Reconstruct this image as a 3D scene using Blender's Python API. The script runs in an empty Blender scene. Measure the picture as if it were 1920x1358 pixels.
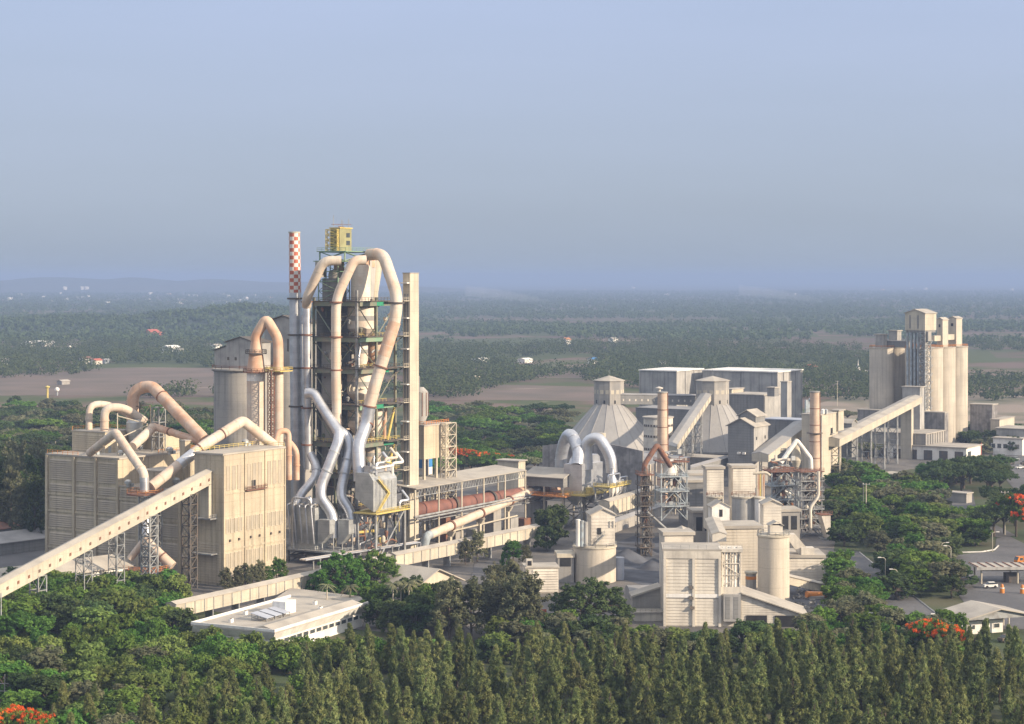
import bpy, math, random
import numpy as np
from mathutils import Vector, Matrix
random.seed(7)
S = bpy.context.scene
COL = S.collection
R = math.radians
# ------------------------------------------------------------------ camera, sky, sun, exposure
F, H, HY = 3600.0, 93.0, 522.0            # focal length in photo pixels, camera height, horizon row
cd = bpy.data.cameras.new('camera'); cam = bpy.data.objects.new('camera', cd); COL.objects.link(cam)
cam.location = (0, 0, H); cam.rotation_euler = (R(90), 0, 0)
cd.sensor_width = 36; cd.lens = 36 * F / 1920; cd.shift_y = -(679 - HY) / 1920
cd.clip_start = 1; cd.clip_end = 90000
S.camera = cam
SUN_AZ, SUN_EL = 64.0, 21.0               # azimuth from the camera-facing direction towards the right
sd = Vector((math.sin(R(SUN_AZ)) * math.cos(R(SUN_EL)), -math.cos(R(SUN_AZ)) * math.cos(R(SUN_EL)), math.sin(R(SUN_EL))))
W = bpy.data.worlds.new('World'); S.world = W; W.use_nodes = True
wn, wl = W.node_tree.nodes, W.node_tree.links
bg = wn['Background']; bg.inputs[1].default_value = 0.08
sky = wn.new('ShaderNodeTexSky'); sky.sky_type = 'NISHITA'; sky.sun_disc = False
sky.sun_elevation = R(SUN_EL); sky.sun_rotation = math.atan2(sd.x, sd.y)
sky.altitude = 100; sky.air_density = 1.0; sky.dust_density = 3.0; sky.ozone_density = 2.0
# thin high overcast: real skies here are milky, so mix the clear sky with a pale layer that has faint streaks
tc = wn.new('ShaderNodeTexCoord'); mp = wn.new('ShaderNodeMapping'); mp.inputs['Scale'].default_value = (1.0, 1.0, 7.0)
nz = wn.new('ShaderNodeTexNoise'); nz.inputs['Scale'].default_value = 2.2; nz.inputs['Detail'].default_value = 6
wl.new(tc.outputs['Generated'], mp.inputs[0]); wl.new(mp.outputs[0], nz.inputs[0])
rp = wn.new('ShaderNodeMapRange'); rp.inputs[1].default_value = .3; rp.inputs[2].default_value = .72
rp.inputs[3].default_value = .80; rp.inputs[4].default_value = .97
wl.new(nz.outputs[0], rp.inputs[0])
sep = wn.new('ShaderNodeSeparateXYZ'); wl.new(tc.outputs['Generated'], sep.inputs[0])
veil = wn.new('ShaderNodeValToRGB'); wl.new(sep.outputs[2], veil.inputs[0])   # milky veil: dull and grey low, brightened overhead out of view for fill light
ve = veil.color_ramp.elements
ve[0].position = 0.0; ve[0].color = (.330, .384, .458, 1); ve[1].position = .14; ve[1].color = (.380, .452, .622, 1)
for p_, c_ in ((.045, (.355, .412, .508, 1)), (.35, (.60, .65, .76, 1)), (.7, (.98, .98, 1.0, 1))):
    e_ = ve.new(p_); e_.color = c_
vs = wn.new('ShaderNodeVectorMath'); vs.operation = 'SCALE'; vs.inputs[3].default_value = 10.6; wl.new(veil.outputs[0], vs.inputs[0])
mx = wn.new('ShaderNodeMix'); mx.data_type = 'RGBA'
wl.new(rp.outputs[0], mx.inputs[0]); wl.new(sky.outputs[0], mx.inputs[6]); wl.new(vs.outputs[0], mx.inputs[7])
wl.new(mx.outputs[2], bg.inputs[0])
ld = bpy.data.lights.new('sun', 'SUN'); sun = bpy.data.objects.new('sun', ld); COL.objects.link(sun)
ld.energy = 4.8; ld.angle = R(0.6); ld.color = (1.0, .83, .62)
sun.rotation_euler = (-sd).to_track_quat('-Z', 'Y').to_euler(); sun.location = sd * 3000
S.view_settings.view_transform = 'Standard'; S.view_settings.look = 'None'
S.view_settings.exposure = 0.62; S.view_settings.gamma = 1
S.cycles.max_bounces = 6; S.cycles.diffuse_bounces = 3; S.cycles.transparent_max_bounces = 8; S.cycles.volume_bounces = 0

# ------------------------------------------------------------------ photo pixel + distance -> point in the place
def X(px, Y): return (px - 960) / F * Y
def Z(py, Y): return H - (py - HY) / F * Y
def P(px, py, Y): return Vector((X(px, Y), Y, Z(py, Y)))
def GY(py): return H * F / (py - HY)
def G(px, py, z=0.0):
    Y = (H - z) * F / (py - HY); return Vector((X(px, Y), Y, z))
ANG = 58.0                                 # the plant's street grid: u runs right and away, v runs left and away
class Fr:
    def __init__(s, x, y, ang=ANG):
        s.x, s.y = x, y; c, n = math.cos(R(ang)), math.sin(R(ang)); s.u = (c, n); s.v = (-n, c)
    def __call__(s, a, b, z=0.0):
        return Vector((s.x + s.u[0]*a + s.v[0]*b, s.y + s.u[1]*a + s.v[1]*b, z))
    def alen(s, px, b=0):                  # length along u that reaches photo column px
        p = s(0, b); k = (px - 960) / F; return (k*p.y - p.x) / (s.u[0] - k*s.u[1])
    def blen(s, px, a=0):
        p = s(a, 0); k = (px - 960) / F; return (k*p.y - p.x) / (s.v[0] - k*s.v[1])
def fr(px, Y, ang=ANG): return Fr(X(px, Y), Y, ang)

# ------------------------------------------------------------------ mesh builder
class MB:
    def __init__(s): s.v = []; s.f = []
    def add(s, vs, fs):
        o = len(s.v); s.v += [tuple(p) for p in vs]; s.f += [tuple(i + o for i in f) for f in fs]; return s
    def extr(s, pts, vec):                 # closed polygon swept along vec
        n = len(pts); vec = Vector(vec); a = [Vector(p) for p in pts]; nm = Vector((0, 0, 0))
        for i in range(n): nm += a[i].cross(a[(i+1) % n])
        if nm.dot(vec) > 0: a.reverse()      # outward normals
        fs = [tuple(range(n)), tuple(range(2*n - 1, n - 1, -1))] + [(i, i + n, (i + 1) % n + n, (i + 1) % n) for i in range(n)]
        return s.add(a + [p + vec for p in a], fs)
    def prism(s, poly, z0, z1): return s.extr([(p[0], p[1], z0) for p in poly], (0, 0, z1 - z0))
    def box(s, f, a0, a1, b0, b1, z0, z1):
        return s.prism([f(a0, b0), f(a1, b0), f(a1, b1), f(a0, b1)], z0, z1)
    def ring(s, c, d, r, n, up=None):
        d = d.normalized(); up = up or (Vector((0, 0, 1)) if abs(d.z) < .95 else Vector((1, 0, 0)))
        x = d.cross(up).normalized(); y = x.cross(d)
        return [c + x*(r*math.cos(2*math.pi*i/n)) + y*(-r*math.sin(2*math.pi*i/n)) for i in range(n)]
    def rings(s, rs, cap=True):
        n = len(rs[0]); vs = [p for r in rs for p in r]
        fs = [(k*n + i, k*n + (i+1) % n, (k+1)*n + (i+1) % n, (k+1)*n + i) for k in range(len(rs)-1) for i in range(n)]
        if cap: fs += [tuple(range(n-1, -1, -1)), tuple(range((len(rs)-1)*n, len(rs)*n))]
        return s.add(vs, fs)
    def cyl(s, p, q, r, r2=None, n=20, cap=True):
        p, q = Vector(p), Vector(q); d = q - p
        return s.rings([s.ring(p, d, r, n), s.ring(q, d, r if r2 is None else r2, n)], cap)
    def bar(s, p, q, w):
        p, q = Vector(p), Vector(q); d = q - p
        return s.rings([s.ring(p, d, w*.7071, 4), s.ring(q, d, w*.7071, 4)])
    def lathe(s, c, prof, n=32):
        c = Vector(c)
        return s.rings([[c + Vector((r*math.cos(2*math.pi*i/n), r*math.sin(2*math.pi*i/n), z)) for i in range(n)] for r, z in prof])
    def tube(s, pts, r, n=18, bend=None):
        pts = [Vector(p) for p in pts]; rs = r if isinstance(r, (list, tuple)) else None
        if rs is None and bend is not False:
            o = [pts[0]]
            for a, b, c in zip(pts, pts[1:], pts[2:]):
                d = min(bend or r*2.2, (b-a).length*.48, (c-b).length*.48)
                p, q = b + (a-b).normalized()*d, b + (c-b).normalized()*d
                o += [p*(1-t)**2 + b*2*t*(1-t) + q*t*t for t in (0, .2, .4, .6, .8, 1)]
            pts = o + [pts[-1]]
        out = []; up = None
        for i, p in enumerate(pts):
            d = (pts[min(i+1, len(pts)-1)] - pts[max(i-1, 0)]).normalized()
            if up is None: up = d.orthogonal()
            x = d.cross(up).normalized(); up = x.cross(d).normalized(); rr = rs[i] if rs else r
            out.append([p + x*(rr*math.cos(2*math.pi*k/n)) + up*(-rr*math.sin(2*math.pi*k/n)) for k in range(n)])
        return s.rings(out)
    def collar(s, p, d, r, w=.35, t=.22, n=18):
        p = Vector(p); d = Vector(d).normalized(); return s.cyl(p - d*w/2, p + d*w/2, r + t, n=n)
    def rail(s, pts, h=1.15, step=2.2, w=.11, loop=False):
        pts = [Vector(p) for p in pts]; pts = pts + [pts[0]] if loop else pts
        for a, b in zip(pts, pts[1:]):
            n = max(1, int((b-a).length/step))
            for k in range(n + 1):
                c = a.lerp(b, k/n); s.bar(c, c + Vector((0, 0, h)), w)
            for q in (h, h*.55): s.bar(a + Vector((0, 0, q)), b + Vector((0, 0, q)), w*.9)
        return s
    def lattice(s, f, a0, a1, b0, b1, z0, z1, n, w=.22, x=False):   # four-legged steel trestle
        cs = [(a0, b0), (a1, b0), (a1, b1), (a0, b1)]
        for c in cs: s.bar(f(*c, z0), f(*c, z1), w*1.35)
        for k in range(n):
            za, zb = z0 + (z1-z0)*k/n, z0 + (z1-z0)*(k+1)/n
            for i in range(4):
                p, q = cs[i], cs[(i+1) % 4]
                s.bar(f(*p, zb), f(*q, zb), w)
                if x or k % 2 == 0: s.bar(f(*p, za), f(*q, zb), w*.8)
                if x or k % 2 == 1: s.bar(f(*q, za), f(*p, zb), w*.8)
        return s
    def slats(s, p, q, z0, z1, n, nrm, d=.16, duty=.8):             # horizontal cladding boards
        p, q, nrm = Vector(p), Vector(q), Vector(nrm).normalized(); h = (z1-z0)/n
        for k in range(n):
            za = z0 + h*k; zb = za + h*duty
            a, b = Vector((p.x, p.y, za)), Vector((q.x, q.y, za)); up = Vector((0, 0, zb-za))
            s.add([a + nrm*d, b + nrm*d, b + up + nrm*.02, a + up + nrm*.02, a, b, b + up, a + up],
                  [(0, 1, 2, 3), (4, 7, 6, 5), (0, 4, 5, 1), (3, 2, 6, 7), (0, 3, 7, 4), (1, 5, 6, 2)])
        return s
    def gable(s, f, a0, a1, b0, b1, z0, ze, rise, ridge='a'):       # walls with two gable ends
        if ridge == 'a':
            m = (b0+b1)/2; return s.extr([f(a0, b0, z0), f(a0, b1, z0), f(a0, b1, ze), f(a0, m, ze+rise), f(a0, b0, ze)], f(a1, 0) - f(a0, 0))
        m = (a0+a1)/2; return s.extr([f(a0, b0, z0), f(a1, b0, z0), f(a1, b0, ze), f(m, b0, ze+rise), f(a0, b0, ze)], f(0, b1) - f(0, b0))
    def groof(s, f, a0, a1, b0, b1, ze, rise, ridge='a', o=.5, t=.3):   # gable roof as one folded sheet
        if ridge == 'a': k0, k1, e0, e1, g = b0, b1, a0-o, a1+o, (lambda e, k, z: f(e, k, z))
        else: k0, k1, e0, e1, g = a0, a1, b0-o, b1+o, (lambda e, k, z: f(k, e, z))
        m = (k0+k1)/2; sl = rise/((k1-k0)/2); zl = ze - sl*o + .04; zm = ze + rise + .04
        return s.extr([g(e0, k0-o, zl), g(e0, m, zm), g(e0, k1+o, zl), g(e0, k1+o, zl+t), g(e0, m, zm+t), g(e0, k0-o, zl+t)], g(e1, 0, 0) - g(e0, 0, 0))

def mk(name, m, material, base=Vector((0, 0, 0)), parent=None, smooth=True):
    me = bpy.data.meshes.new(name); b = Vector(base)
    me.from_pydata([(p[0]-b.x, p[1]-b.y, p[2]-b.z) for p in m.v], [], m.f)
    if material: me.materials.append(material)
    if smooth and len(me.polygons):
        me.polygons.foreach_set('use_smooth', [True]*len(me.polygons)); me.set_sharp_from_angle(angle=R(32))
    me.update()
    o = bpy.data.objects.new(name, me); COL.objects.link(o)
    if parent: o.parent = parent
    else: o.location = b
    return o
class T:                                    # a thing: an Empty at its base with its parts as children
    def __init__(s, name, label, cat, base, group=None):
        s.e = bpy.data.objects.new(name, None); COL.objects.link(s.e); s.b = Vector(base); s.e.location = s.b
        s.e.empty_display_size = 1
        s.e['label'] = label; s.e['category'] = cat
        if group: s.e['group'] = group
    def part(s, name, m, material, parent=None, label=None, smooth=True):
        o = mk(name, m, material, s.b, parent or s.e, smooth)
        if label: o['label'] = label
        return o
def single(name, label, cat, m, material, base, group=None, kind=None):
    o = mk(name, m, material, base)
    if label: o['label'] = label; o['category'] = cat
    if group: o['group'] = group
    if kind: o['kind'] = kind
    return o
def structure(name, m, material, base=(0, 0, 0)):
    o = mk(name, m, material, Vector(base), None, False); o['kind'] = 'structure'; return o

# ------------------------------------------------------------------ materials (all procedural, world-space grain)
def mat(name, c, c2=None, scale=.25, rough=.8, metal=0.0, streak=0.0, fine=.06, bump=0.0, spec=.3, lo=.42, hi=.62, lines=0, lw=.06, obj=False):
    m = bpy.data.materials.new(name); m.use_nodes = True; n, l = m.node_tree.nodes, m.node_tree.links
    b = n['Principled BSDF']; b.inputs['Roughness'].default_value = rough; b.inputs['Metallic'].default_value = metal
    b.inputs['Specular IOR Level'].default_value = spec
    c2 = c2 or tuple(x*.72 for x in c)
    if obj: co = n.new('ShaderNodeTexCoord').outputs['Object']
    else: co = n.new('ShaderNodeNewGeometry').outputs['Position']
    def noise(sc, detail, squash=1.0):
        q = n.new('ShaderNodeMapping'); q.inputs['Scale'].default_value = (sc, sc, sc*squash); l.new(co, q.inputs[0])
        t = n.new('ShaderNodeTexNoise'); t.inputs['Scale'].default_value = 1; t.inputs['Detail'].default_value = detail
        l.new(q.outputs[0], t.inputs[0]); return t.outputs[0]
    def rng(x, a, b_, c_=0.0, d=1.0):
        q = n.new('ShaderNodeMapRange'); q.inputs[1].default_value = a; q.inputs[2].default_value = b_
        q.inputs[3].default_value = c_; q.inputs[4].default_value = d; l.new(x, q.inputs[0]); return q.outputs[0]
    def mix(fac, a, b_, mode='MIX'):
        q = n.new('ShaderNodeMix'); q.data_type = 'RGBA'; q.blend_type = mode
        for s_, v in ((0, fac), (6, a), (7, b_)):
            if hasattr(v, 'links'): l.new(v, q.inputs[s_])
            else: q.inputs[s_].default_value = v if s_ == 0 else (*v, 1)
        return q.outputs[2]
    col = mix(rng(noise(scale, 5), lo, hi), c, c2)
    if streak:                               # rain and dust streaks that run down the wall
        col = mix(rng(noise(.9, 4, .04), .48, .72, 0, streak), col, tuple(x*.45 for x in c))
    if fine:
        col = mix(1.0, col, mix(noise(2.6, 3), (1-fine*2.2,)*3, (1+fine*2.2,)*3), 'MULTIPLY')
    if lines:                                # pour joints and sheet seams
        sx = n.new('ShaderNodeSeparateXYZ'); l.new(co, sx.inputs[0])
        q = n.new('ShaderNodeMath'); q.operation = 'FRACT'; q2 = n.new('ShaderNodeMath'); q2.operation = 'DIVIDE'; q2.inputs[1].default_value = lines
        l.new(sx.outputs[2], q2.inputs[0]); l.new(q2.outputs[0], q.inputs[0])
        q3 = n.new('ShaderNodeMath'); q3.operation = 'LESS_THAN'; q3.inputs[1].default_value = lw; l.new(q.outputs[0], q3.inputs[0])
        q4 = n.new('ShaderNodeMath'); q4.operation = 'MULTIPLY'; q4.inputs[1].default_value = .45; l.new(q3.outputs[0], q4.inputs[0])
        col = mix(q4.outputs[0], col, tuple(x*.5 for x in c))
    l.new(col, b.inputs['Base Color'])
    if bump:
        q = n.new('ShaderNodeBump'); q.inputs['Strength'].default_value = bump; q.inputs['Distance'].default_value = .3
        l.new(noise(1.2, 4), q.inputs['Height']); l.new(q.outputs[0], b.inputs['Normal'])
    return m
class M: pass
M.beige = mat('beige_concrete', (.505, .432, .312), (.425, .36, .268), .12, streak=.62, lines=4.2, lw=.03, fine=.09)
M.conc = mat('grey_concrete', (.36, .335, .30), (.27, .26, .245), .10, streak=.5, lines=3.0, lw=.03)
M.louvre = mat('louvre_sheet', (.46, .395, .305), (.40, .345, .275), .2, streak=.3)
M.pane = mat('louvre_pane', (.40, .345, .265), (.34, .30, .24), .3)
M.pale = mat('pale_concrete', (.53, .475, .375), (.44, .395, .32), .12, streak=.4, lines=3.4, lw=.03)
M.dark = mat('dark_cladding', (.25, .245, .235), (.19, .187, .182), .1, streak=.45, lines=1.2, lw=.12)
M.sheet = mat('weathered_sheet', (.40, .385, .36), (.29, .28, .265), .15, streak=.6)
M.cone = mat('cone_shell', (.34, .325, .305), (.28, .27, .26), .05, streak=.2, rough=.7)
M.wallgrey = mat('streaked_wall', (.30, .285, .275), (.16, .15, .145), .3, streak=.85)
M.white = mat('dusty_white', (.66, .605, .515), (.52, .475, .41), .2, streak=.4)
M.bright = mat('white_paint', (.80, .77, .72), (.66, .63, .58), .2, streak=.3)
M.roof = mat('dusty_roof', (.42, .382, .325), (.33, .30, .26), .15, streak=0, rough=.85)
M.roofgrey = mat('grey_roof', (.30, .29, .285), (.22, .215, .21), .15, rough=.8)
M.roofblue = mat('bluish_roof', (.40, .42, .47), (.33, .35, .40), .15, rough=.6)
M.cream = mat('cream_duct', (.60, .515, .425), (.57, .435, .33), .18, streak=.35, rough=.6, lines=5.0, lw=.02)
M.vessel = mat('vessel_lagging', (.74, .66, .56), (.66, .54, .43), .25, streak=.2, rough=.6, lines=2.2, lw=.03)
M.pink = mat('rusty_duct', (.585, .425, .315), (.52, .31, .20), .25, streak=.25, rough=.65)
M.silver = mat('silver_lagging', (.62, .63, .65), (.48, .49, .52), .3, rough=.40, metal=.75, lines=2.4, lw=.03, fine=.04)
M.zinc = mat('galvanised_sheet', (.50, .51, .50), (.38, .39, .39), .35, rough=.5, metal=.55, lines=2.6, lw=.04)
M.green = mat('green_steel', (.19, .31, .21), (.24, .30, .21), .3, rough=.6)
M.greend = mat('dull_green_steel', (.16, .19, .14), (.22, .20, .15), .4, rough=.7)
M.greenb = mat('bright_green_paint', (.03, .26, .14), (.05, .20, .12), .4, rough=.5)
M.steel = mat('grey_steel', (.30, .31, .31), (.20, .19, .18), .5, rough=.6)
M.steelb = mat('blue_grey_steel', (.36, .41, .44), (.27, .28, .28), .5, rough=.6)
M.darkst = mat('dark_steel', (.09, .085, .08), (.13, .10, .075), .5, rough=.7)
M.rust = mat('rusty_steel', (.22, .10, .06), (.15, .09, .07), .6, rough=.8)
M.orange = mat('orange_rail', (.60, .24, .07), (.45, .20, .08), .6, rough=.6)
M.yellow = mat('yellow_paint', (.60, .47, .14), (.48, .38, .14), .5, rough=.6)
M.ylhouse = mat('yellow_sheet', (.29, .28, .145), (.24, .225, .12), .3, rough=.6, streak=.3)
M.kiln = mat('kiln_shell', (.24, .11, .085), (.17, .085, .07), .3, rough=.7)
M.black = mat('dark_opening', (.02, .02, .022), (.03, .03, .03), .5, rough=.6, fine=0)
M.glass = mat('window_glass', (.05, .06, .065), (.08, .09, .09), .4, rough=.12, spec=.6, fine=0)
M.blue = mat('blue_box', (.05, .22, .50), (.05, .18, .42), .5, rough=.5)
M.asphalt = mat('asphalt', (.135, .13, .13), (.10, .098, .10), .06, rough=.9, fine=.1, streak=.4)
M.yard = mat('yard_dirt', (.17, .155, .14), (.10, .095, .09), .07, rough=.95, fine=.12, streak=.45)
M.kerb = mat('kerb_paint', (.55, .52, .48), (.40, .38, .35), .8)
M.greyash = mat('grey_clinker', (.10, .105, .12), (.06, .06, .068), .15, rough=.95, fine=.1)
M.bark = mat('bark', (.11, .085, .065), (.07, .055, .045), .8, rough=.95, obj=True)
M.truck = mat('orange_truck_paint', (.62, .22, .04), (.5, .2, .05), .8, rough=.4)
M.tyre = mat('tyre_rubber', (.03, .03, .03), (.04, .04, .04), .8, rough=.9)
M.red = mat('red_roof', (.42, .12, .07), (.33, .10, .07), .4)
def leafmat(name, c, c2, hue=.04, tl=.3):
    m = bpy.data.materials.new(name); m.use_nodes = True; n, l = m.node_tree.nodes, m.node_tree.links
    n.remove(n['Principled BSDF']); out = n['Material Output']
    tcn = n.new('ShaderNodeTexCoord'); t = n.new('ShaderNodeTexNoise'); t.inputs['Scale'].default_value = .55; t.inputs['Detail'].default_value = 3
    l.new(tcn.outputs['Object'], t.inputs[0])
    r_ = n.new('ShaderNodeMapRange'); r_.inputs[1].default_value = .36; r_.inputs[2].default_value = .64; l.new(t.outputs[0], r_.inputs[0])
    mx_ = n.new('ShaderNodeMix'); mx_.data_type = 'RGBA'; l.new(r_.outputs[0], mx_.inputs[0]); mx_.inputs[6].default_value = (*c, 1); mx_.inputs[7].default_value = (*c2, 1)
    oi = n.new('ShaderNodeObjectInfo'); hs = n.new('ShaderNodeHueSaturation'); l.new(mx_.outputs[2], hs.inputs['Color'])
    def rg(a, b_):
        q = n.new('ShaderNodeMapRange'); q.inputs[3].default_value = a; q.inputs[4].default_value = b_; l.new(oi.outputs['Random'], q.inputs[0]); return q.outputs[0]
    l.new(rg(.5 - hue, .5 + hue*.12), hs.inputs['Hue'])
    fr_ = n.new('ShaderNodeMath'); fr_.operation = 'MULTIPLY'; fr_.inputs[1].default_value = 7.31; l.new(oi.outputs['Random'], fr_.inputs[0])
    f2 = n.new('ShaderNodeMath'); f2.operation = 'FRACT'; l.new(fr_.outputs[0], f2.inputs[0])
    q = n.new('ShaderNodeMapRange'); q.inputs[3].default_value = .72; q.inputs[4].default_value = 1.28; l.new(f2.outputs[0], q.inputs[0]); l.new(q.outputs[0], hs.inputs['Value'])
    d = n.new('ShaderNodeBsdfDiffuse'); tr = n.new('ShaderNodeBsdfTranslucent'); ms = n.new('ShaderNodeMixShader'); ms.inputs[0].default_value = tl
    l.new(hs.outputs[0], d.inputs[0]); l.new(hs.outputs[0], tr.inputs[0]); l.new(d.outputs[0], ms.inputs[1]); l.new(tr.outputs[0], ms.inputs[2]); l.new(ms.outputs[0], out.inputs[0])
    return m
M.casu = leafmat('casuarina_needles', (.108, .152, .056), (.195, .222, .088), .03, .18)
M.leaf = leafmat('broad_leaves', (.062, .155, .030), (.105, .205, .045), .05)
M.leaf2 = leafmat('yellow_green_leaves', (.118, .185, .048), (.170, .228, .066), .03)
M.leafd = leafmat('dark_leaves', (.052, .092, .035), (.080, .122, .046), .04)
M.leafg = leafmat('grey_green_leaves', (.125, .145, .080), (.175, .180, .105), .03)
M.flame = leafmat('flame_flowers', (.60, .10, .02), (.68, .20, .04), .01)
M.far = leafmat('far_leaves', (.055, .090, .040), (.100, .125, .052), .02)
# ------------------------------------------------------------------ ground, fields, roads, hills
def field_material():
    m = bpy.data.materials.new('countryside'); m.use_nodes = True; n, l = m.node_tree.nodes, m.node_tree.links; b = n['Principled BSDF']
    b.inputs['Roughness'].default_value = 1; b.inputs['Specular IOR Level'].default_value = .05
    g = n.new('ShaderNodeNewGeometry'); q = n.new('ShaderNodeMapping'); q.inputs['Scale'].default_value = (1/210, 1/330, 0); q.inputs['Rotation'].default_value = (0, 0, .25)
    l.new(g.outputs['Position'], q.inputs[0]); v = n.new('ShaderNodeTexVoronoi'); v.inputs['Scale'].default_value = 1; l.new(q.outputs[0], v.inputs[0])
    sx = n.new('ShaderNodeSeparateXYZ'); l.new(v.outputs['Color'], sx.inputs[0])
    r = n.new('ShaderNodeValToRGB'); l.new(sx.outputs[0], r.inputs[0]); e = r.color_ramp
    e.interpolation = 'CONSTANT'
    cols = [(0, (.135, .098, .080)), (.2, (.160, .118, .096)), (.42, (.135, .10, .08)), (.55, (.085, .098, .045)), (.72, (.175, .135, .105)), (.86, (.075, .09, .042))]
    e.elements[0].color = (*cols[0][1], 1); e.elements[1].position = cols[1][0]; e.elements[1].color = (*cols[1][1], 1)
    for p_, c_ in cols[2:]:
        k = e.elements.new(p_); k.color = (*c_, 1)
    def noise(s, d):
        t = n.new('ShaderNodeTexNoise'); t.inputs['Scale'].default_value = s; t.inputs['Detail'].default_value = d; l.new(g.outputs['Position'], t.inputs[0]); return t.outputs[0]
    def rng(x, a, c): 
        t = n.new('ShaderNodeMapRange'); t.inputs[1].default_value = a; t.inputs[2].default_value = c; l.new(x, t.inputs[0]); return t.outputs[0]
    def mix(f_, a, c):
        t = n.new('ShaderNodeMix'); t.data_type = 'RGBA'; l.new(f_, t.inputs[0])
        for s_, v_ in ((6, a), (7, c)):
            if hasattr(v_, 'links'): l.new(v_, t.inputs[s_])
            else: t.inputs[s_].default_value = (*v_, 1)
        return t.outputs[2]
    c = mix(rng(noise(.012, 8), .44, .58), r.outputs[0], (.085, .10, .045))
    c = mix(rng(noise(.03, 6), .66, .8), c, (.27, .22, .165))
    l.new(c, b.inputs['Base Color']); return m
M.field = field_material()
M.floor = mat('forest_floor', (.055, .075, .03), (.09, .085, .045), .05, rough=1, fine=.12)
M.brown = mat('ploughed_field', (.172, .128, .102), (.118, .098, .072), .016, rough=1, fine=.16, streak=.3, lo=.36, hi=.66)
M.sand = mat('sandy_ground', (.25, .20, .155), (.12, .115, .07), .018, rough=1, fine=.1)
M.hill = mat('wooded_hill', (.045, .065, .032), (.065, .08, .04), .03, rough=1)
M.mount = mat('hill_slope', (.07, .08, .06), (.09, .09, .07), .002, rough=1)
structure('ground', MB().add([(-60000, -3000, 0), (60000, -3000, 0), (60000, 60000, 0), (-60000, 60000, 0)], [(0, 1, 2, 3)]), M.field)
def sheet(name, px, z, material):
    return structure(name, MB().add([G(*p, z) for p in px], [tuple(range(len(px)))]), material)
def ripple(pts, seed, step=24, amp=.10):   # gives a field's outline natural wobble
    r = random.Random(seed); out = []
    n = len(pts)
    for i in range(n):
        a, b = Vector(pts[i]), Vector(pts[(i+1) % n]); k = max(1, int((b-a).length/step))
        nr = (b-a).orthogonal().normalized() if (b-a).length else Vector((0, 0))
        for j in range(k):
            p = a.lerp(b, j/k); out.append(p + nr*r.uniform(-1, 1)*amp*step if j else p)
    return out
def rsheet(name, px, z, material, seed):
    pts = [G(*p, z) for p in px]; w = ripple([(p.x, p.y) for p in pts], seed, 60, .12)
    return structure(name, MB().add([(p.x, p.y, z) for p in w], [tuple(range(len(w)))]), material)
structure('forest_floor', MB().add([(-420, 300, .06), (420, 300, .06), (560, 1330, .06), (-560, 1330, .06)], [(0, 1, 2, 3)]), M.floor)
rsheet('ploughed_field', [(-260, 742), (420, 742), (420, 690), (200, 690), (60, 700), (-260, 694)], .10, M.brown, 1)
rsheet('ploughed_field', [(790, 750), (1130, 752), (1130, 726), (960, 722), (800, 724)], .10, M.brown, 2)
rsheet('ploughed_field', [(800, 708), (1180, 710), (1160, 700), (1000, 697), (830, 701)], .12, M.brown, 3)
rsheet('ploughed_field', [(1500, 730), (1640, 738), (1640, 690), (1500, 694)], .12, M.brown, 4)
rsheet('sandy_ground', [(1520, 800), (1660, 800), (1650, 746), (1560, 742), (1520, 760)], .14, M.sand, 5)
rsheet('sandy_ground', [(1810, 790), (2060, 800), (2060, 744), (1810, 740)], .14, M.sand, 6)
# the works' own ground
f0 = fr(418, 579)
sheet('plant_yard', [(90, 1100), (560, 1170), (1250, 1235), (1540, 1190), (1560, 1060), (1580, 900), (1900, 850), (1640, 830), (1000, 850), (760, 900), (420, 950), (88, 1040)], .10, M.yard)
sheet('clinker_yard', [(1150, 1080), (1245, 1110), (1245, 1010), (1200, 1000), (1150, 1020)], .15, M.greyash)
sheet('rubble_yard', [(1470, 1130), (1640, 1150), (1600, 1080), (1470, 1080)], .15, M.greyash)
def slab(name, px, z, t=.02):
    return structure(name, MB().add([G(*p, z) for p in px], [tuple(range(len(px)))]), M.asphalt)
slab('asphalt_yard', [(1775, 1048), (1800, 1040), (1865, 1034), (1868, 1010), (1890, 1004), (1980, 1050), (1980, 1180), (1850, 1180), (1800, 1120), (1780, 1080)], .14)
slab('road', [(1550, 1034), (1612, 1034), (1690, 1100), (1780, 1168), (1790, 1192), (1700, 1178), (1620, 1090), (1560, 1062)], .18)
slab('road', [(1768, 922), (1822, 918), (1830, 950), (1850, 975), (1905, 1004), (1870, 1008), (1800, 970)], .22)
slab('car_park', [(1865, 846), (2000, 838), (2000, 925), (1900, 915), (1870, 880)], .16)
slab('road', [(893, 1042), (938, 1038), (926, 1100), (880, 1100)], .2)
slab('road', [(-30, 1012), (92, 1000), (92, 1062), (-30, 1080)], .2)
k = MB()                                    # painted kerb of the planted island
ks = [G(1776, 1040, .14), G(1800, 1037, .14), G(1840, 1036, .14), G(1864, 1032, .14), G(1872, 1024, .14)]
for a, b in zip(ks, ks[1:]): k.bar(a + Vector((0, 0, .1)), b + Vector((0, 0, .1)), .45)
structure('kerb', k, M.kerb)
k = MB()
for a, b in zip([(1612, 1036), (1692, 1101), (1742, 1140)], [(1692, 1101), (1742, 1140), (1790, 1176)]):
    k.bar(G(*a, .18) + Vector((0, 0, .08)), G(*b, .18) + Vector((0, 0, .08)), .3)
structure('kerb', k, M.kerb)
for pts in ([(300, 727.5), (640, 724), (640, 724.8), (300, 728.6)], [(905, 731), (1030, 727), (1100, 728), (1030, 728.2), (905, 732.2)], [(60, 693), (240, 689), (400, 690), (240, 690), (60, 694.2)], [(1480, 719), (1660, 712), (1660, 713), (1480, 720.2)], [(820, 702), (940, 697), (940, 697.8), (820, 703)]):
    sheet('track', pts, .2, M.sand)
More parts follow.
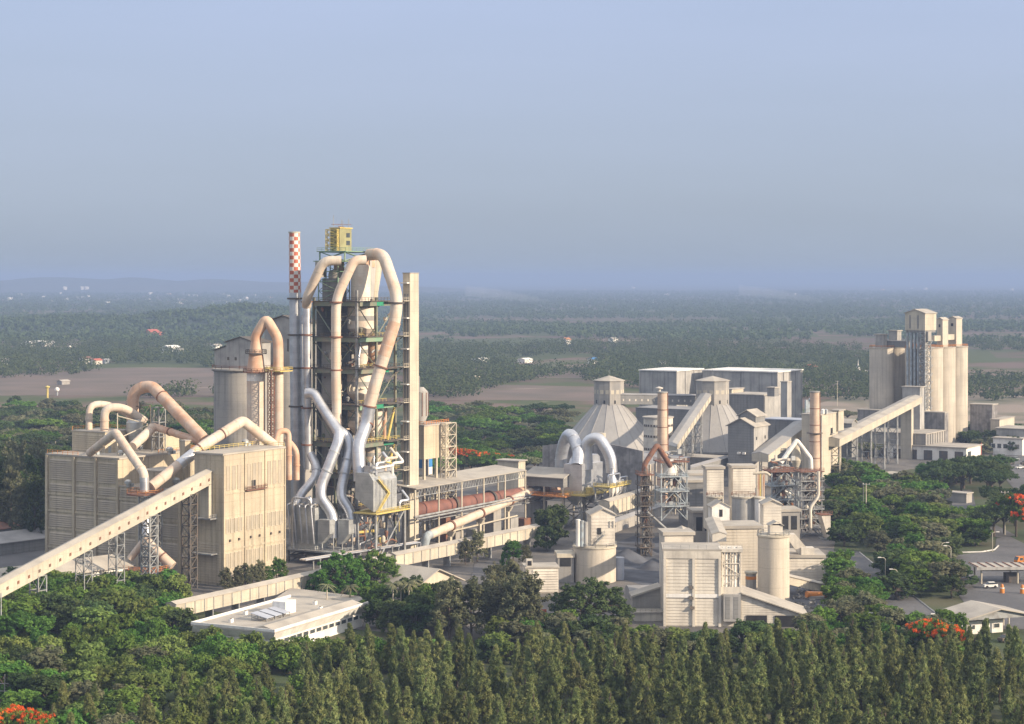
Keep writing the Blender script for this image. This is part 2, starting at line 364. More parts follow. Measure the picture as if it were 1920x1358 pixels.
# far hills
from mathutils import noise as NZ
def terrain(name, x0, x1, y0, y1, nx, ny, fn, material):
    m = MB(); m.add([(x0+(x1-x0)*i/nx, y0+(y1-y0)*j/ny, fn(x0+(x1-x0)*i/nx, y0+(y1-y0)*j/ny)) for j in range(ny+1) for i in range(nx+1)],
          [(j*(nx+1)+i, j*(nx+1)+i+1, (j+1)*(nx+1)+i+1, (j+1)*(nx+1)+i) for j in range(ny) for i in range(nx)])
    o = mk(name, m, material); o['kind'] = 'structure'; return o
def bump(x, c, w): return max(0.0, 1 - ((x-c)/w)**2)**1.5
def hillz(x, y):
    e = bump(y, 3560, 420)
    z = 34*bump(x, -465, 250) + 15*bump(x, -700, 330) + 9*bump(x, -1000, 320)
    return z*e*(.9 + .25*NZ.noise((x/90, y/140, 3))) - .5
terrain('hill', -1400, -150, 3150, 3980, 70, 36, hillz, M.hill)
def mountz(x, y):
    e = bump(y, 13100, 1500); p = 960 + F*x/13100
    z = 88 + 30*bump(p, 270, 70) + 26*bump(p, 70, 150) + 22*bump(p, 420, 120) + 20*bump(p, 560, 90)
    return (z*(.86 + .5*NZ.noise((x/700, y/900, 1)))*bump(p, 230, 700)**.5)*e - 1
terrain('mountain_range', -5600, 400, 11600, 14600, 140, 24, mountz, M.mount)

# ------------------------------------------------------------------ trees
rg = np.random.default_rng(11)
def leafmesh(name, C, Rr, per, size, material, up=0.0, out=1.0, flat=.55, hang=0.0):
    C = np.asarray(C, float); Rr = np.asarray(Rr, float); n = len(C)*per
    d = rg.normal(size=(n, 3)); d /= np.linalg.norm(d, axis=1)[:, None]
    c = np.repeat(C, per, 0); r = np.repeat(Rr, per, 0)
    p = c + d*r*rg.uniform(.55, 1.05, (n, 1))
    nr = d*out + rg.normal(size=(n, 3))*.55 + np.array([0, 0, up]); nr /= np.linalg.norm(nr, axis=1)[:, None]
    t = np.cross(nr, rg.normal(size=(n, 3))); t = t + np.array([0, 0, hang]); t /= np.linalg.norm(t, axis=1)[:, None]; b = np.cross(nr, t)
    s = size*rg.uniform(.6, 1.3, (n, 1)); w = s*flat
    v = np.stack([p - t*s, p + b*w, p + t*s, p - b*w], 1).reshape(-1, 3)
    me = bpy.data.meshes.new(name); me.vertices.add(4*n); me.vertices.foreach_set('co', v.astype(np.float32).ravel())
    me.loops.add(4*n); me.loops.foreach_set('vertex_index', np.arange(4*n, dtype=np.int32))
    me.polygons.add(n); me.polygons.foreach_set('loop_start', np.arange(0, 4*n, 4, dtype=np.int32))
    me.update(); me.validate(); me.materials.append(material); return me
def tree_proto(name, kind, seed):           # meshes of one tree: crown and trunk, base at the origin, 1 unit = 1 m
    global rg
    rg = np.random.default_rng(seed); r = random.Random(seed); tr = MB(); C, Q = [], []
    if kind == 'casuarina':
        h, Rm = 20, 2.9
        tr.tube([(0, 0, -.3), (.1, 0, 6), (-.1, .1, 13), (0, 0, 19)], [.28, .22, .14, .04], 7)
        for i in range(150):
            z = 1.2 + 18.6*(i/150)**.85; k = z/h; rr = Rm*(1-k)**.72*min(1, .6 + k*2.2)*(1 + .22*math.sin(z*1.3 + seed))
            a = r.uniform(0, 6.28); q = rr*r.uniform(.35, 1.0)
            C.append((q*math.cos(a) + .9*k*k*math.cos(seed), q*math.sin(a) + .9*k*k*math.sin(seed), z)); s = .95*(1-.62*k)*r.uniform(.6, 1.35); Q.append((s*.72, s*.72, s*1.55))
            if i % 4 == 0: tr.bar((0, 0, max(.5, z - 1.8)), (q*math.cos(a), q*math.sin(a), z), .06)
        cm = leafmesh(name, C, Q, 52, .50, M.casu, up=.15, flat=.24, hang=1.5)
    elif kind == 'broad':
        h = 10
        tr.tube([(0, 0, -.3), (.1, .1, 2.2), (0, .2, 4.5)], [.32, .26, .2], 7)
        for j in range(17):
            a = j*2.4 + r.uniform(-.3, .3); q = (r.uniform(.8, 3.4) if j < 11 else r.uniform(2.6, 3.9)) if j else .2; z = 8.2 - q*.55 + r.uniform(-1.6, .9) if j < 11 else r.uniform(2.2, 4.6)
            L = Vector((q*math.cos(a), q*math.sin(a), z)); tr.tube([(0, .2, 3.2), (L.x*.5, L.y*.5, max(3.3, z*.72)), L], [.17, .12, .05], 5)
            for i in range(9):
                d = Vector((r.gauss(0, 1), r.gauss(0, 1), r.gauss(.25, .7))).normalized()*r.uniform(.5, 1.75)
                C.append(tuple(L + d)); s = r.uniform(.5, 1.0); Q.append((s, s, s*.8))
        cm = leafmesh(name, C, Q, 30, .42, M.leaf, up=.6)
    elif kind == 'umbrella':                # wide flat-topped crown
        h = 9
        tr.tube([(0, 0, -.3), (.1, 0, 2.5), (.1, .1, 4.2)], [.42, .36, .3], 8)
        for j in range(17):
            a = j*2.4; q = 6.0*math.sqrt((j+.4)/17); z = 8.3 - .042*q*q + r.uniform(-.7, .4)
            L = Vector((q*math.cos(a), q*math.sin(a), z)); tr.tube([(.1, .1, 3.8), (L.x*.5, L.y*.5, 3.8 + (z-3.8)*.75), L], [.2, .13, .05], 5)
            for i in range(9):
                C.append((L.x + r.gauss(0, .95), L.y + r.gauss(0, .95), L.z + r.gauss(0, .32))); s = r.uniform(.6, 1.05); Q.append((s, s, s*.55))
        cm = leafmesh(name, C, Q, 34, .34, M.leafd, up=.5)
    elif kind == 'dome':                    # great old crown, round and dense down to the ground
        h = 16
        tr.tube([(0, 0, -.3), (.2, 0, 3), (0, .3, 6)], [.7, .6, .5], 9)
        for j in range(46):
            a = j*2.4; u_ = (j+.5)/46; el = math.asin(1-u_*.98); q = r.uniform(.8, 1.02)
            L = Vector((11.2*q*math.cos(el)*math.cos(a), 11.2*q*math.cos(el)*math.sin(a), 1.6 + 12.6*q*math.sin(el)))
            tr.tube([(0, .2, 4.5), (L.x*.5, L.y*.5, 4 + L.z*.4), L], [.3, .18, .06], 5)
            for i in range(10):
                d = Vector((r.gauss(0, 1), r.gauss(0, 1), r.gauss(.2, .7))).normalized()*r.uniform(.4, 2.3)
                C.append(tuple(L + d)); s = r.uniform(.6, 1.15); Q.append((s, s, s*.75))
        cm = leafmesh(name, C, Q, 34, .44, M.leafd, up=.6)
    elif kind == 'tall':                     # loose upright crown with visible limbs
        h = 16
        tr.tube([(0, 0, -.3), (.2, .1, 6), (-.1, .2, 11), (0, 0, 15)], [.26, .2, .13, .04], 7)
        for j in range(24):
            z = 4 + 11*j/24 + r.uniform(-.5, .5); a = j*2.4; q = 3.2*(1-(z-4)/15)**.7*r.uniform(.5, 1)
            L = Vector((q*math.cos(a), q*math.sin(a), z)); tr.tube([(0, .1, z-1.8), L], [.09, .04], 5)
            for i in range(6):
                C.append((L.x + r.gauss(0, .6), L.y + r.gauss(0, .6), L.z + r.gauss(0, .7))); s = r.uniform(.45, .85); Q.append((s, s, s*1.1))
        cm = leafmesh(name, C, Q, 34, .32, M.leafg, up=.1)
    else:                                    # shrub: foliage to the ground
        h = 5
        tr.tube([(0, 0, -.2), (.1, 0, 1.5)], [.14, .08], 6)
        for i in range(60):
            a = r.uniform(0, 6.28); q = 2.4*math.sqrt(r.random()); z = .6 + (4.2 - q*q*.42)*r.random()**.6
            C.append((q*math.cos(a), q*math.sin(a), z)); s = r.uniform(.45, .85); Q.append((s, s, s*.85))
        cm = leafmesh(name, C, Q, 34, .30, M.leaf2, up=.3)
    tm = bpy.data.meshes.new(name + '_trunk'); tm.from_pydata(tr.v, [], tr.f); tm.materials.append(M.bark)
    return cm, tm
def blossom_proto(name, seed):
    global rg
    rg = np.random.default_rng(seed); r = random.Random(seed); C, Q = [], []
    for j in range(26):
        a = j*2.4; q = 6.2*math.sqrt((j+.4)/26)
        if r.random() < .25: continue
        for i in range(4): C.append((q*math.cos(a) + r.gauss(0, .8), q*math.sin(a) + r.gauss(0, .8), 8.95 - .042*q*q + r.uniform(-.5, .25))); Q.append((.75, .75, .3))
    return leafmesh(name, C, Q, 26, .30, M.flame, up=.6)
BLOOM = [blossom_proto('blossom', 900 + j) for j in range(2)]
PROTO = {k: [tree_proto(k + '_crown', k, 100*i + j) for j in range(n)] for i, (k, n) in enumerate((('casuarina', 7), ('broad', 4), ('umbrella', 3), ('tall', 3), ('shrub', 3), ('dome', 2)))}
VAR = {}
def variant(mesh, material):                 # same crown, other leaves
    k = (mesh.name, material.name)
    if k not in VAR:
        c = mesh.copy(); c.materials[0] = material; VAR[k] = c
    return VAR[k]
trr = random.Random(5)
def tree(name, kind, x, y, sc, label, cat='tree', group=None, leaves=None, sq=1.0, trunk=True):
    cm, tm = trr.choice(PROTO[kind]); fl = leaves is M.flame and kind == 'umbrella'
    if fl: leaves = M.leaf
    if leaves: cm = variant(cm, leaves)
    e = bpy.data.objects.new(name, None); COL.objects.link(e); e.location = (x, y, 0); e.rotation_euler = (0, 0, trr.uniform(0, 6.28))
    e.scale = (sc*sq, sc*sq, sc); e['label'] = label; e['category'] = cat
    if group: e['group'] = group
    for nm, me in (('crown', cm),) + ((('trunk', tm),) if trunk else ()) + ((('blossom', trr.choice(BLOOM)),) if fl else ()):
        o = bpy.data.objects.new(nm, me); COL.objects.link(o); o.parent = e
    return e
def gtree(name, kind, px, py_top, Y, h, *a, **k):    # tree whose top shows at photo row py_top
    hh = Z(py_top, Y); return tree(name, kind, X(px, Y), Y, hh/h, *a, **k)
# foreground casuarina plantation: rows across the whole foreground
n_c = 0
rows = [(364, 11.2, 6.6, -400), (375, 11.8, 6.4, -400), (386, 12.4, 6.2, -400), (397, 12.8, 6.0, -400), (408, 13.2, 5.8, 330), (419, 13.4, 5.6, 420), (430, 13.0, 5.6, 560), (440, 12.2, 5.6, 600), (450, 11.6, 5.6, 640)]
for ri, (Yr, h, sp, pmin) in enumerate(rows):
    x = X(-25, Yr) + trr.uniform(0, sp)
    while x < X(1945, Yr):
        y = Yr + trr.uniform(-3.5, 3.5); px = 960 + F*x/y
        prob = .92 if ri < 4 else .85
        if px < 560: prob = (.92, .9, .8, .62, .4, .2, .1, 0, 0)[ri]
        if px > max(95 + trr.uniform(-40, 60), pmin) and trr.random() < prob:
            hh = h*trr.uniform(.74, 1.13)*(1 if px > 520 else .84)
            tree('casuarina_tree', 'casuarina', x, y, hh/20, ('tall olive green casuarina in the front ranks of the plantation across the foreground' if ri < 4 else 'casuarina in the rear ranks of the foreground plantation, only its feathery top showing'),
                 group='casuarinas in the foreground plantation, ' + ('front ranks' if ri < 4 else 'rear ranks'), sq=trr.uniform(1.3, 1.95)); n_c += 1
        x += sp*trr.uniform(.75, 1.25)
def scatter(name, kind, pxa, pxb, Ya, Yb, n, h0, h1, base, label, group, leaves=None, sq=1.0, mind=3.5, keep=None, seed=0, cat='tree'):
    r = random.Random(seed); pts = []; tries = 0
    while len(pts) < n and tries < n*40:
        tries += 1; Y = r.uniform(Ya, Yb); px = r.uniform(pxa, pxb); x = X(px, Y)
        if keep and not keep(px, Y): continue
        if any((x-a)**2 + (Y-b)**2 < mind**2 for a, b in pts): continue
        pts.append((x, Y)); lv = r.choice(leaves) if isinstance(leaves, list) else leaves
        tree(name, kind, x, Y, r.uniform(h0, h1)/base, label, cat, group, lv, sq*r.uniform(.85, 1.2))
scatter('broadleaf_tree', 'broad', 880, 1560, 462, 500, 46, 5.5, 8.5, 10, 'green tree filling the strip between the casuarina tops and the white crusher building', 'green strip behind the casuarinas', [M.leaf, M.leafd, M.leafg, M.leaf2], 1.25, 4.2, seed=31, keep=lambda px, Y: not (1170 < px < 1520 and Y > 480))
scatter('broadleaf_tree', 'broad', -20, 300, 372, 450, 34, 6, 9.5, 10, 'bushy green tree in the lower left corner thicket', 'lower left thicket', [M.leaf, M.leaf2, M.leafd, M.leafg], 1.3, 4.4, seed=32, keep=lambda px, Y: not (px < 130 and Y < 398))
scatter('broadleaf_tree', 'broad', 1540, 1900, 452, 500, 26, 6, 9, 10, 'green tree just beyond the casuarina tops left of the toll shed', 'trees behind the casuarinas, right', [M.leaf, M.leafd, M.leafg], 1.25, 4.6, seed=33, keep=lambda px, Y: px < 1790)
scatter('shrub', 'shrub', 120, 560, 372, 452, 60, 4, 7.5, 5, 'yellow green bush among the thin left end of the casuarina plantation', 'bushes among the casuarinas, left', [M.leaf2, M.leaf, M.leaf2, M.leaf], 1.0, 3.4, seed=34, cat='shrub')
# left foreground: dense mixed trees below the belt gallery
scatter('broadleaf_tree', 'broad', -15, 335, 488, 560, 62, 6.5, 10.5, 10, 'bushy green tree in the dense grove below the long sloping belt gallery at left', 'grove below the belt gallery', [M.leaf, M.leaf, M.leafd, M.leaf2], 1.25, 4.2, seed=1)
scatter('shrub', 'shrub', -10, 420, 440, 490, 44, 4.5, 8, 5, 'yellow green shrub between the left grove and the casuarinas', 'yellow green shrubs left of the casuarinas', [M.leaf2, M.leaf2, M.leaf, M.leaf], .95, 3.2, seed=2, cat='shrub')
scatter('shrub', 'shrub', 400, 830, 452, 470, 48, 4.5, 8, 5, 'yellow green shrub growing in front of the long white office building', 'shrubs in front of the office', [M.leaf2, M.leaf, M.leaf2, M.leaf], .9, 3.0, seed=3, cat='shrub')
scatter('broadleaf_tree', 'broad', 690, 850, 500, 545, 13, 7, 10, 10, 'dark green tree between the palms and the casuarina tops', 'trees around the palms', [M.leaf, M.leafd], 1.1, 4.5, keep=lambda px, Y: px > 700, seed=4)
scatter('eucalyptus_tree', 'tall', 835, 1000, 490, 530, 13, 14, 18, 16, 'thin grey green eucalyptus standing left of the big dark rain tree', 'eucalyptus left of the rain tree', [M.leafg], 1.15, 3.6, seed=5)
scatter('eucalyptus_tree', 'tall', -15, 86, 660, 800, 34, 22, 30, 16, 'tall grey green tree in the dark wood left of the shaded mill building', 'tall wood left of the mill building', [M.leafg, M.leafg, M.leafd], .85, 5, seed=6)
scatter('eucalyptus_tree', 'tall', 85, 420, 720, 860, 26, 18, 24, 16, 'grey green tree rising behind the roof of the mill building', 'tall wood behind the mill building', [M.leafg, M.leafd], .95, 6, seed=66)
# row of small trees against the mill
for i, (px, pt, Y) in enumerate([(128, 1052, 588), (140, 1060, 584), (170, 1055, 586), (184, 1064, 583), (238, 1076, 578), (318, 1080, 570), (332, 1078, 572), (423, 1064, 566), (446, 1062, 571), (459, 1056, 575), (474, 1058, 578), (488, 1050, 581), (503, 1060, 584), (519, 1044, 588), (530, 1048, 590)]):
    gtree('young_tree', 'tall', px, pt, Y, 16, 'small upright tree planted against the foot of the mill wall', group='young trees at the foot of the mill', leaves=trr.choice([M.leafg, M.leaf]), sq=1.3)
def big(name, kind, px, pt, Y, h, label, leaves=None, sq=1.0): return gtree(name, kind, px, pt, Y, h, label, leaves=leaves, sq=sq)
big('rain_tree', 'dome', 1106, 1082, 512, 15.8, 'huge dome shaped dark green rain tree in front of the pale silo', M.leafd, 1.14)
big('flame_tree', 'broad', 1016, 1140, 511, 10, 'small dark red flowering tree at the left edge of the big rain tree', M.flame, .6)
big('spreading_tree', 'dome', 640, 1033, 560, 15.8, 'broad bright green tree behind the white office roof, left half of the pair', M.leaf, 1.0)
big('spreading_tree', 'dome', 704, 1030, 566, 15.8, 'broad bright green tree behind the white office roof, right half of the pair', M.leaf, .9)
big('bare_tree', 'tall', 585, 1068, 585, 16, 'thin half bare grey tree left of the broad bright green pair', M.leafg, 1.2)
big('courtyard_tree', 'broad', 1035, 938, 668, 10, 'tall dark tree beside the silver cooler filter box', M.leafd, .85)
big('courtyard_tree', 'broad', 1025, 985, 655, 10, 'dark lower tree under the silver cooler filter box', M.leafd, 1.1)
big('courtyard_tree', 'tall', 895, 992, 628, 16, 'grey green tree rising in front of the cream tertiary duct', M.leafg, 1.2)
big('courtyard_tree', 'tall', 873, 1008, 622, 16, 'shorter grey green tree left of the one before the cream duct', M.leafg, 1.2)
big('courtyard_tree', 'broad', 962, 1012, 630, 10, 'bright green tree by the road under the pale belt gallery', M.leaf, 1.1)
big('courtyard_tree', 'tall', 986, 1020, 620, 16, 'brownish grey tree left of the ribbed low building', M.leafg, 1.3)
big('column_tree', 'casuarina', 941, 1036, 604, 20, 'slim columnar green tree beside the road, nearer the eucalyptus', M.leaf, 1.2)
big('column_tree', 'casuarina', 952, 1040, 600, 20, 'slim columnar green tree beside the road, nearer the ribbed building', M.leaf, 1.2)
# right: wooded slope beyond the plant
nr = lambda px, Y: not (1560 < px < 1615 and 640 < Y < 665) and not (1770 < px and Y < 662) and not (px < 1575 and Y < 680) and not (1762 < px < 1850 and 735 < Y < 860) and not (1640 < px < 1730 and 850 < Y < 925)
scatter('broadleaf_tree', 'broad', 1556, 1850, 648, 905, 112, 6.5, 10.5, 10, 'green tree in the wooded slope right of the second tall stack', 'wooded slope right of the plant', [M.leaf, M.leaf, M.leafd, M.leafg, M.leaf2], 1.35, 6, keep=nr, seed=7)
scatter('broadleaf_tree', 'umbrella', 1760, 1880, 800, 900, 12, 10, 14, 9, 'dark spreading tree in front of the grey car park', 'dark trees by the car park', [M.leafd], 1, 8, seed=8)
scatter('broadleaf_tree', 'umbrella', 1855, 1960, 690, 780, 9, 9, 12, 9, 'dark tree under the flame blossom at the right edge', 'dark trees at the right edge', [M.leafd], 1, 7, seed=9)
scatter('broadleaf_tree', 'broad', 1565, 1710, 510, 600, 24, 6, 9, 10, 'green tree beside the lower road, left of the toll shed', 'trees by the lower road', [M.leaf, M.leafg, M.leaf], 1.25, 5, keep=lambda px, Y: px < 1600 + (590 - Y)*.9, seed=10)
scatter('broadleaf_tree', 'broad', 1670, 1800, 555, 640, 19, 7, 10.5, 10, 'grey green tree on the island between lower road and asphalt yard', 'trees on the traffic island', [M.leaf, M.leafg, M.leafd], 1.35, 5, seed=11)
for px, pt, Y, tx in [(1742, 1160, 460, 'large orange blossoming flame tree above the casuarina tops left of the toll shed'), (1775, 1172, 456, 'smaller orange flame tree just right of the large one by the toll shed'),
                      (1905, 925, 690, 'orange flame tree at the far right edge above the asphalt yard'), (1935, 950, 660, 'flame tree half cut by the right edge of the view'),
                      (26, 1322, 380, 'bright orange flame tree in the lower left corner'), (-6, 1330, 376, 'orange flame tree half cut by the left edge in the lower corner'), (62, 1332, 374, 'low orange flame tree at the right of the lower left clump'),
                      (30, 1246, 470, 'small flame blossom tree beside the dark hut at the left edge')]:
    e = gtree('flame_tree', 'umbrella', px, pt, Y, 9.3, tx, leaves=M.flame, sq=.62)
for px in (852, 868, 884, 905, 925, 950):
    gtree('flame_tree', 'umbrella', px, 838 + (px-850)*.14, 925 - (px-850)*.3, 9.3, 'dull red flame tree in the dark band behind the kiln shed roof', group='flame trees behind the kiln shed', leaves=M.flame, sq=.75)
# middle woods left and centre
scatter('woodland_tree', 'umbrella', -20, 400, 930, 1270, 105, 8, 12.5, 9, 'flat crowned tree in the green wood beyond the mill building', 'wood beyond the mill', [M.leaf, M.leafd, M.leafd, M.leafg], 1.15, 9, seed=12)
scatter('woodland_tree', 'umbrella', 795, 1060, 880, 1290, 95, 8, 12, 9, 'green tree in the wood between the lift shaft and the first storage cone', 'wood between lift shaft and cones', [M.leaf, M.leafd, M.leaf, M.leafg], 1.15, 9, keep=lambda px, Y: not (1010 < px and Y < 1000), seed=13)
scatter('woodland_tree', 'broad', -20, 400, 1180, 1300, 22, 10, 15, 10, 'tall tree at the edge of the ploughed field beyond the mill', 'trees at the field edge', [M.leafd, M.leafg], 1.2, 14, seed=14)
scatter('woodland_tree', 'umbrella', 1535, 1640, 980, 1260, 20, 6, 9, 9, 'low tree on the sandy waste left of the shaded silos', 'trees on the waste left of the silos', [M.leafg, M.leaf], 1.1, 9, seed=15)
scatter('woodland_tree', 'broad', 1815, 1950, 1010, 1120, 18, 7, 11, 10, 'dark tree beyond the small block at the foot of the lit silos', 'trees beyond the lit silos', [M.leafd, M.leafg], 1.2, 9, seed=16)
# far woods: thousands of trees that read as one mass
C, Q = [], []
fr_ = random.Random(3)
def farclump(x, y, z, h):
    C.append((x, y, z + h*.55)); w = h*fr_.uniform(.55, .95); Q.append((w, w, h*.5))
Yr = 1480.0
while Yr < 13500:
    half = Yr*.272
    sp = 7.5*(Yr/2500)**.75 + 2; x = -half
    thr = (-.26 if Yr > 4600 else -.10) if Yr > 2900 else -.04
    if Yr < 1950: thr = .10
    while x < half:
        y = Yr + fr_.uniform(-1, 1)*Yr*.016; px = 960 + F*x/y
        v = NZ.noise((x/330, y/640, 0)) + .65*NZ.noise((x/110, y/150, 5))
        t = thr
        if px < 400 and 2000 < y < 2700: t = -.25
        if 780 < px < 1700 and 1700 < y < 2500: t = -.12
        if px < 410 and y < 2080: t = .34
        hz = hillz(x, y) if (-1400 < x < -150 and 3150 < y < 3980) else -1
        if hz > 2 or v > t: farclump(x, y, max(0, hz), fr_.uniform(6, 14)*(1 if Yr < 5000 else 1.25))
        x += sp*fr_.uniform(.6, 1.4)
    Yr *= 1.017
for j in range(900):
    x, y = fr_.uniform(-1350, -190), fr_.uniform(3180, 3640); hz = hillz(x, y)
    if hz > 1.5: farclump(x, y, hz, fr_.uniform(7, 11))
C, Q = np.array(C), np.array(Q); near = C[:, 1] < 2700
rg = np.random.default_rng(4)
for msk, per, sz in ((near, 60, 1.15), (~near, 22, 2.6)):
    o = bpy.data.objects.new('distant_woods', leafmesh('distant_woods', C[msk], Q[msk], per, sz, M.far, up=.4, flat=.7)); COL.objects.link(o); o['kind'] = 'stuff'
    o['label'] = 'scattered woods and hedgerows of the hazy plain'
print('trees', n_c, 'far clumps', len(C))
# ------------------------------------------------------------------ clutter for the steel towers: short pipes, ducts and drums
def clutter(t, f, a0, a1, b0, b1, z0, z1, n, seed, ms):
    r = random.Random(seed)
    for k in range(n):
        a, b, z = r.uniform(a0, a1), r.uniform(b0, b1), r.uniform(z0, z1); m = r.choice(ms); h = (z1-z0)/6
        c = r.random()
        if c < .45: t.part('small_pipe', MB().tube([f(a, b, z), f(a, b, min(z1, z+h*r.uniform(.5, 1.6))), f(r.uniform(a0, a1), b, min(z1, z+h*1.7))], r.uniform(.12, .3), 8), m)
        elif c < .7: t.part('drum', MB().lathe(f(a, b), [(.3, z), (.8*r.uniform(.5, 1.1), z+.6), (.7, z+h*.8), (.3, z+h)], 12), m)
        elif c < .87: t.part('cabinet', MB().box(f, a, a+r.uniform(.6, 1.6), b, b+1, z, z+r.uniform(.6, 2)), m, smooth=False)
        else: t.part('duct_piece', MB().tube([f(a0+.5, b, z), f(a, b, z+h*.6), f(a1-.4, b, z+h*.2)], r.uniform(.25, .5), 9), m)
# ------------------------------------------------------------------ builders shared by the plant
def winrow(t, f, face, k, ss, w, z0, z1, wm, pm, d=.14):    # windows on face a=k or b=k, each a frame with its pane
    for s_ in ss:
        fm, gm = MB(), MB(); g = .16
        def bx(m, s0, s1, za, zb, d0, d1):
            if face == 'b': m.box(f, s0, s1, k - d1, k - d0, za, zb)
            else: m.box(f, k - d1, k - d0, s0, s1, za, zb)
        bx(fm, s_, s_+g, z0, z1, -.01, d); bx(fm, s_+w-g, s_+w, z0, z1, -.01, d); bx(fm, s_+g, s_+w-g, z0, z0+g, -.01, d); bx(fm, s_+g, s_+w-g, z1-g, z1, -.01, d)
        bx(gm, s_+g, s_+w-g, z0+g, z1-g, -.01, d*.4)
        o = t.part('window', fm, wm, smooth=False); t.part('pane', gm, pm, o, smooth=False)
def block(name, label, cat, f, a1, b1, z0, z1, wm, rm, ov=.25, th=.45, a0=0, b0=0, group=None, pil=0, pilm=None):
    t = T(name, label, cat, f((a0+a1)/2, (b0+b1)/2, z0), group)
    t.part('wall', MB().box(f, a0, a1, b0, b1, z0, z1), wm, smooth=False)
    t.part('roof', MB().box(f, a0-ov, a1+ov, b0-ov, b1+ov, z1, z1+th), rm, smooth=False)
    if pil:
        for i in range(pil + 1):
            q = b0 + (b1-b0)*i/pil; t.part('pilaster', MB().box(f, a0-.4, a0-.003, q-.3, q+.3, z0, z1-.1), pilm or wm, smooth=False)
        q = a1
        for i in range(pil + 1):
            q = a0 + (a1-a0)*i/pil; t.part('pilaster', MB().box(f, q-.3, q+.3, b0-.4, b0-.003, z0, z1-.1), pilm or wm, smooth=False)
    return t
def gabled(name, label, cat, f, a1, b1, z0, ze, rise, wm, rm, ridge='a', a0=0, b0=0, o=.5, group=None):
    t = T(name, label, cat, f((a0+a1)/2, (b0+b1)/2, z0), group)
    t.part('wall', MB().gable(f, a0, a1, b0, b1, z0, ze, rise, ridge), wm, smooth=False)
    t.part('roof', MB().groof(f, a0, a1, b0, b1, ze, rise, ridge, o), rm, smooth=False)
    return t
def gallery(name, label, A, B, h, w, wm, rm, side=None, vents=0, vm=None, seams=0, ov=.3, rise=.7, group=None):
    """closed belt gallery: A, B = ends of its lower front edge; the body lies on the far side."""
    A, B = Vector(A), Vector(B); d = (B-A); hd = Vector((d.x, d.y, 0)).normalized(); n = Vector((-hd.y, hd.x, 0))
    if n.y < 0: n = -n
    if side: n = n*side
    up = Vector((0, 0, h)); t = T(name, label, 'conveyor', Vector((A.x, A.y, min(A.z, B.z))), group)
    t.part('body', MB().extr([A, A+n*w, A+n*w+up, A+n*(w/2)+up*(1+rise/h)-Vector((0, 0, .1)), A+up], d), wm, smooth=False)
    e = n*ov; r0 = A+up-e+Vector((0, 0, .03)); m = A+n*(w/2)+up+Vector((0, 0, rise)); r1 = A+n*w+up+e+Vector((0, 0, .03)); th = Vector((0, 0, .18))
    t.part('roof', MB().extr([r0, m, r1, r1+th, m+th, r0+th], d), rm, smooth=False)
    L = d.length
    for k in range(vents):
        c = A + d*((k+.5)/vents) + up*.45; q = d.normalized()
        t.part('vent', MB().extr([c-q*.35-up*.1, c+q*.35-up*.1, c+q*.35+up*.12, c-q*.35+up*.12], -n*.12), vm or M.rust, smooth=False)
    for k in range(seams + 1):
        c = A + d*(k/seams) if seams else A; q = d.normalized()*.12
        if seams: t.part('rib', MB().extr([c-q, c+q, c+q+up*.99, c-q+up*.99], -n*.14), vm or M.steel, smooth=False)
    return t
def trestle(t, f, a0, a1, b0, b1, z0, z1, n, w=.22, m=None, x=False): t.part('trestle', MB().lattice(f, a0, a1, b0, b1, z0, z1, n, w, x), m or M.steel, smooth=False)
def pipe(name, label, pts, r, m, cat='duct', collars=(), cm=None, bend=None, group=None, n=20):
    pts = [P(*p) if len(p) == 3 else Vector(p[:3]) for p in pts]
    t = T(name, label, cat, min(pts, key=lambda p: p.z), group)
    sh = MB().tube(pts, r, n, bend)
    for a, b in zip(pts, pts[1:]):           # welded joints of the lagging
        L = (b-a).length; k = 4.0
        while r > .7 and k < L - 2.5: sh.collar(a.lerp(b, k/L), b-a, r, .16, .07, n); k += 4.6
    t.part('duct_shell', sh, m)
    for i, k in collars:
        a, b = pts[i], pts[i+1]; t.part('flange', MB().collar(a.lerp(b, k), b-a, r), cm or m)
    return t

# ------------------------------------------------------------------ raw mill building, left
f0 = fr(418, 579)
t = T('mill_building', 'huge beige concrete mill building at left, shaded louvred front and a sunlit windowed end', 'building', f0(0, 0, 0))
ZT, ZM, ZL = 39.6, 36.2, 27.7
t.part('tower_wall', MB().box(f0, 0, 29.5, 0, 11.3, 0, ZT), M.beige, smooth=False)
t.part('tower_roof', MB().box(f0, -.3, 29.8, -.3, 11.6, ZT, ZT+.5), M.roof, smooth=False)
t.part('lower_wall', MB().box(f0, 0, 26, 11.3, 42.3, 0, ZL), M.beige, smooth=False)
t.part('lower_roof', MB().box(f0, -.2, 26, 11.3, 42.3, ZL, ZL+.4), M.roof, smooth=False)
t.part('upper_wall', MB().box(f0, .003, 38, 42.3, 73.8, 0, ZM), M.beige, smooth=False)
t.part('upper_roof', MB().box(f0, -.3, 38.3, 42.0, 74.1, ZM, ZM+.5), M.roof, smooth=False)
for q in (11.6, 16.8, 26, 34, 42.6, 52, 61.5, 73.4):
    t.part('pilaster', MB().box(f0, -.75, -.003, q-.45, q+.45, 0, (ZM if q > 42.4 else ZL) - .1), M.beige, smooth=False)
for z in (6.5, 12.5, 18.2, 23.6):
    t.part('ledge', MB().box(f0, -.35, -.003, 17.2, 73.0, z, z+.7), M.beige, smooth=False)
nU = f0(-1, 0) - f0(0, 0); nV = f0(0, -1) - f0(0, 0)
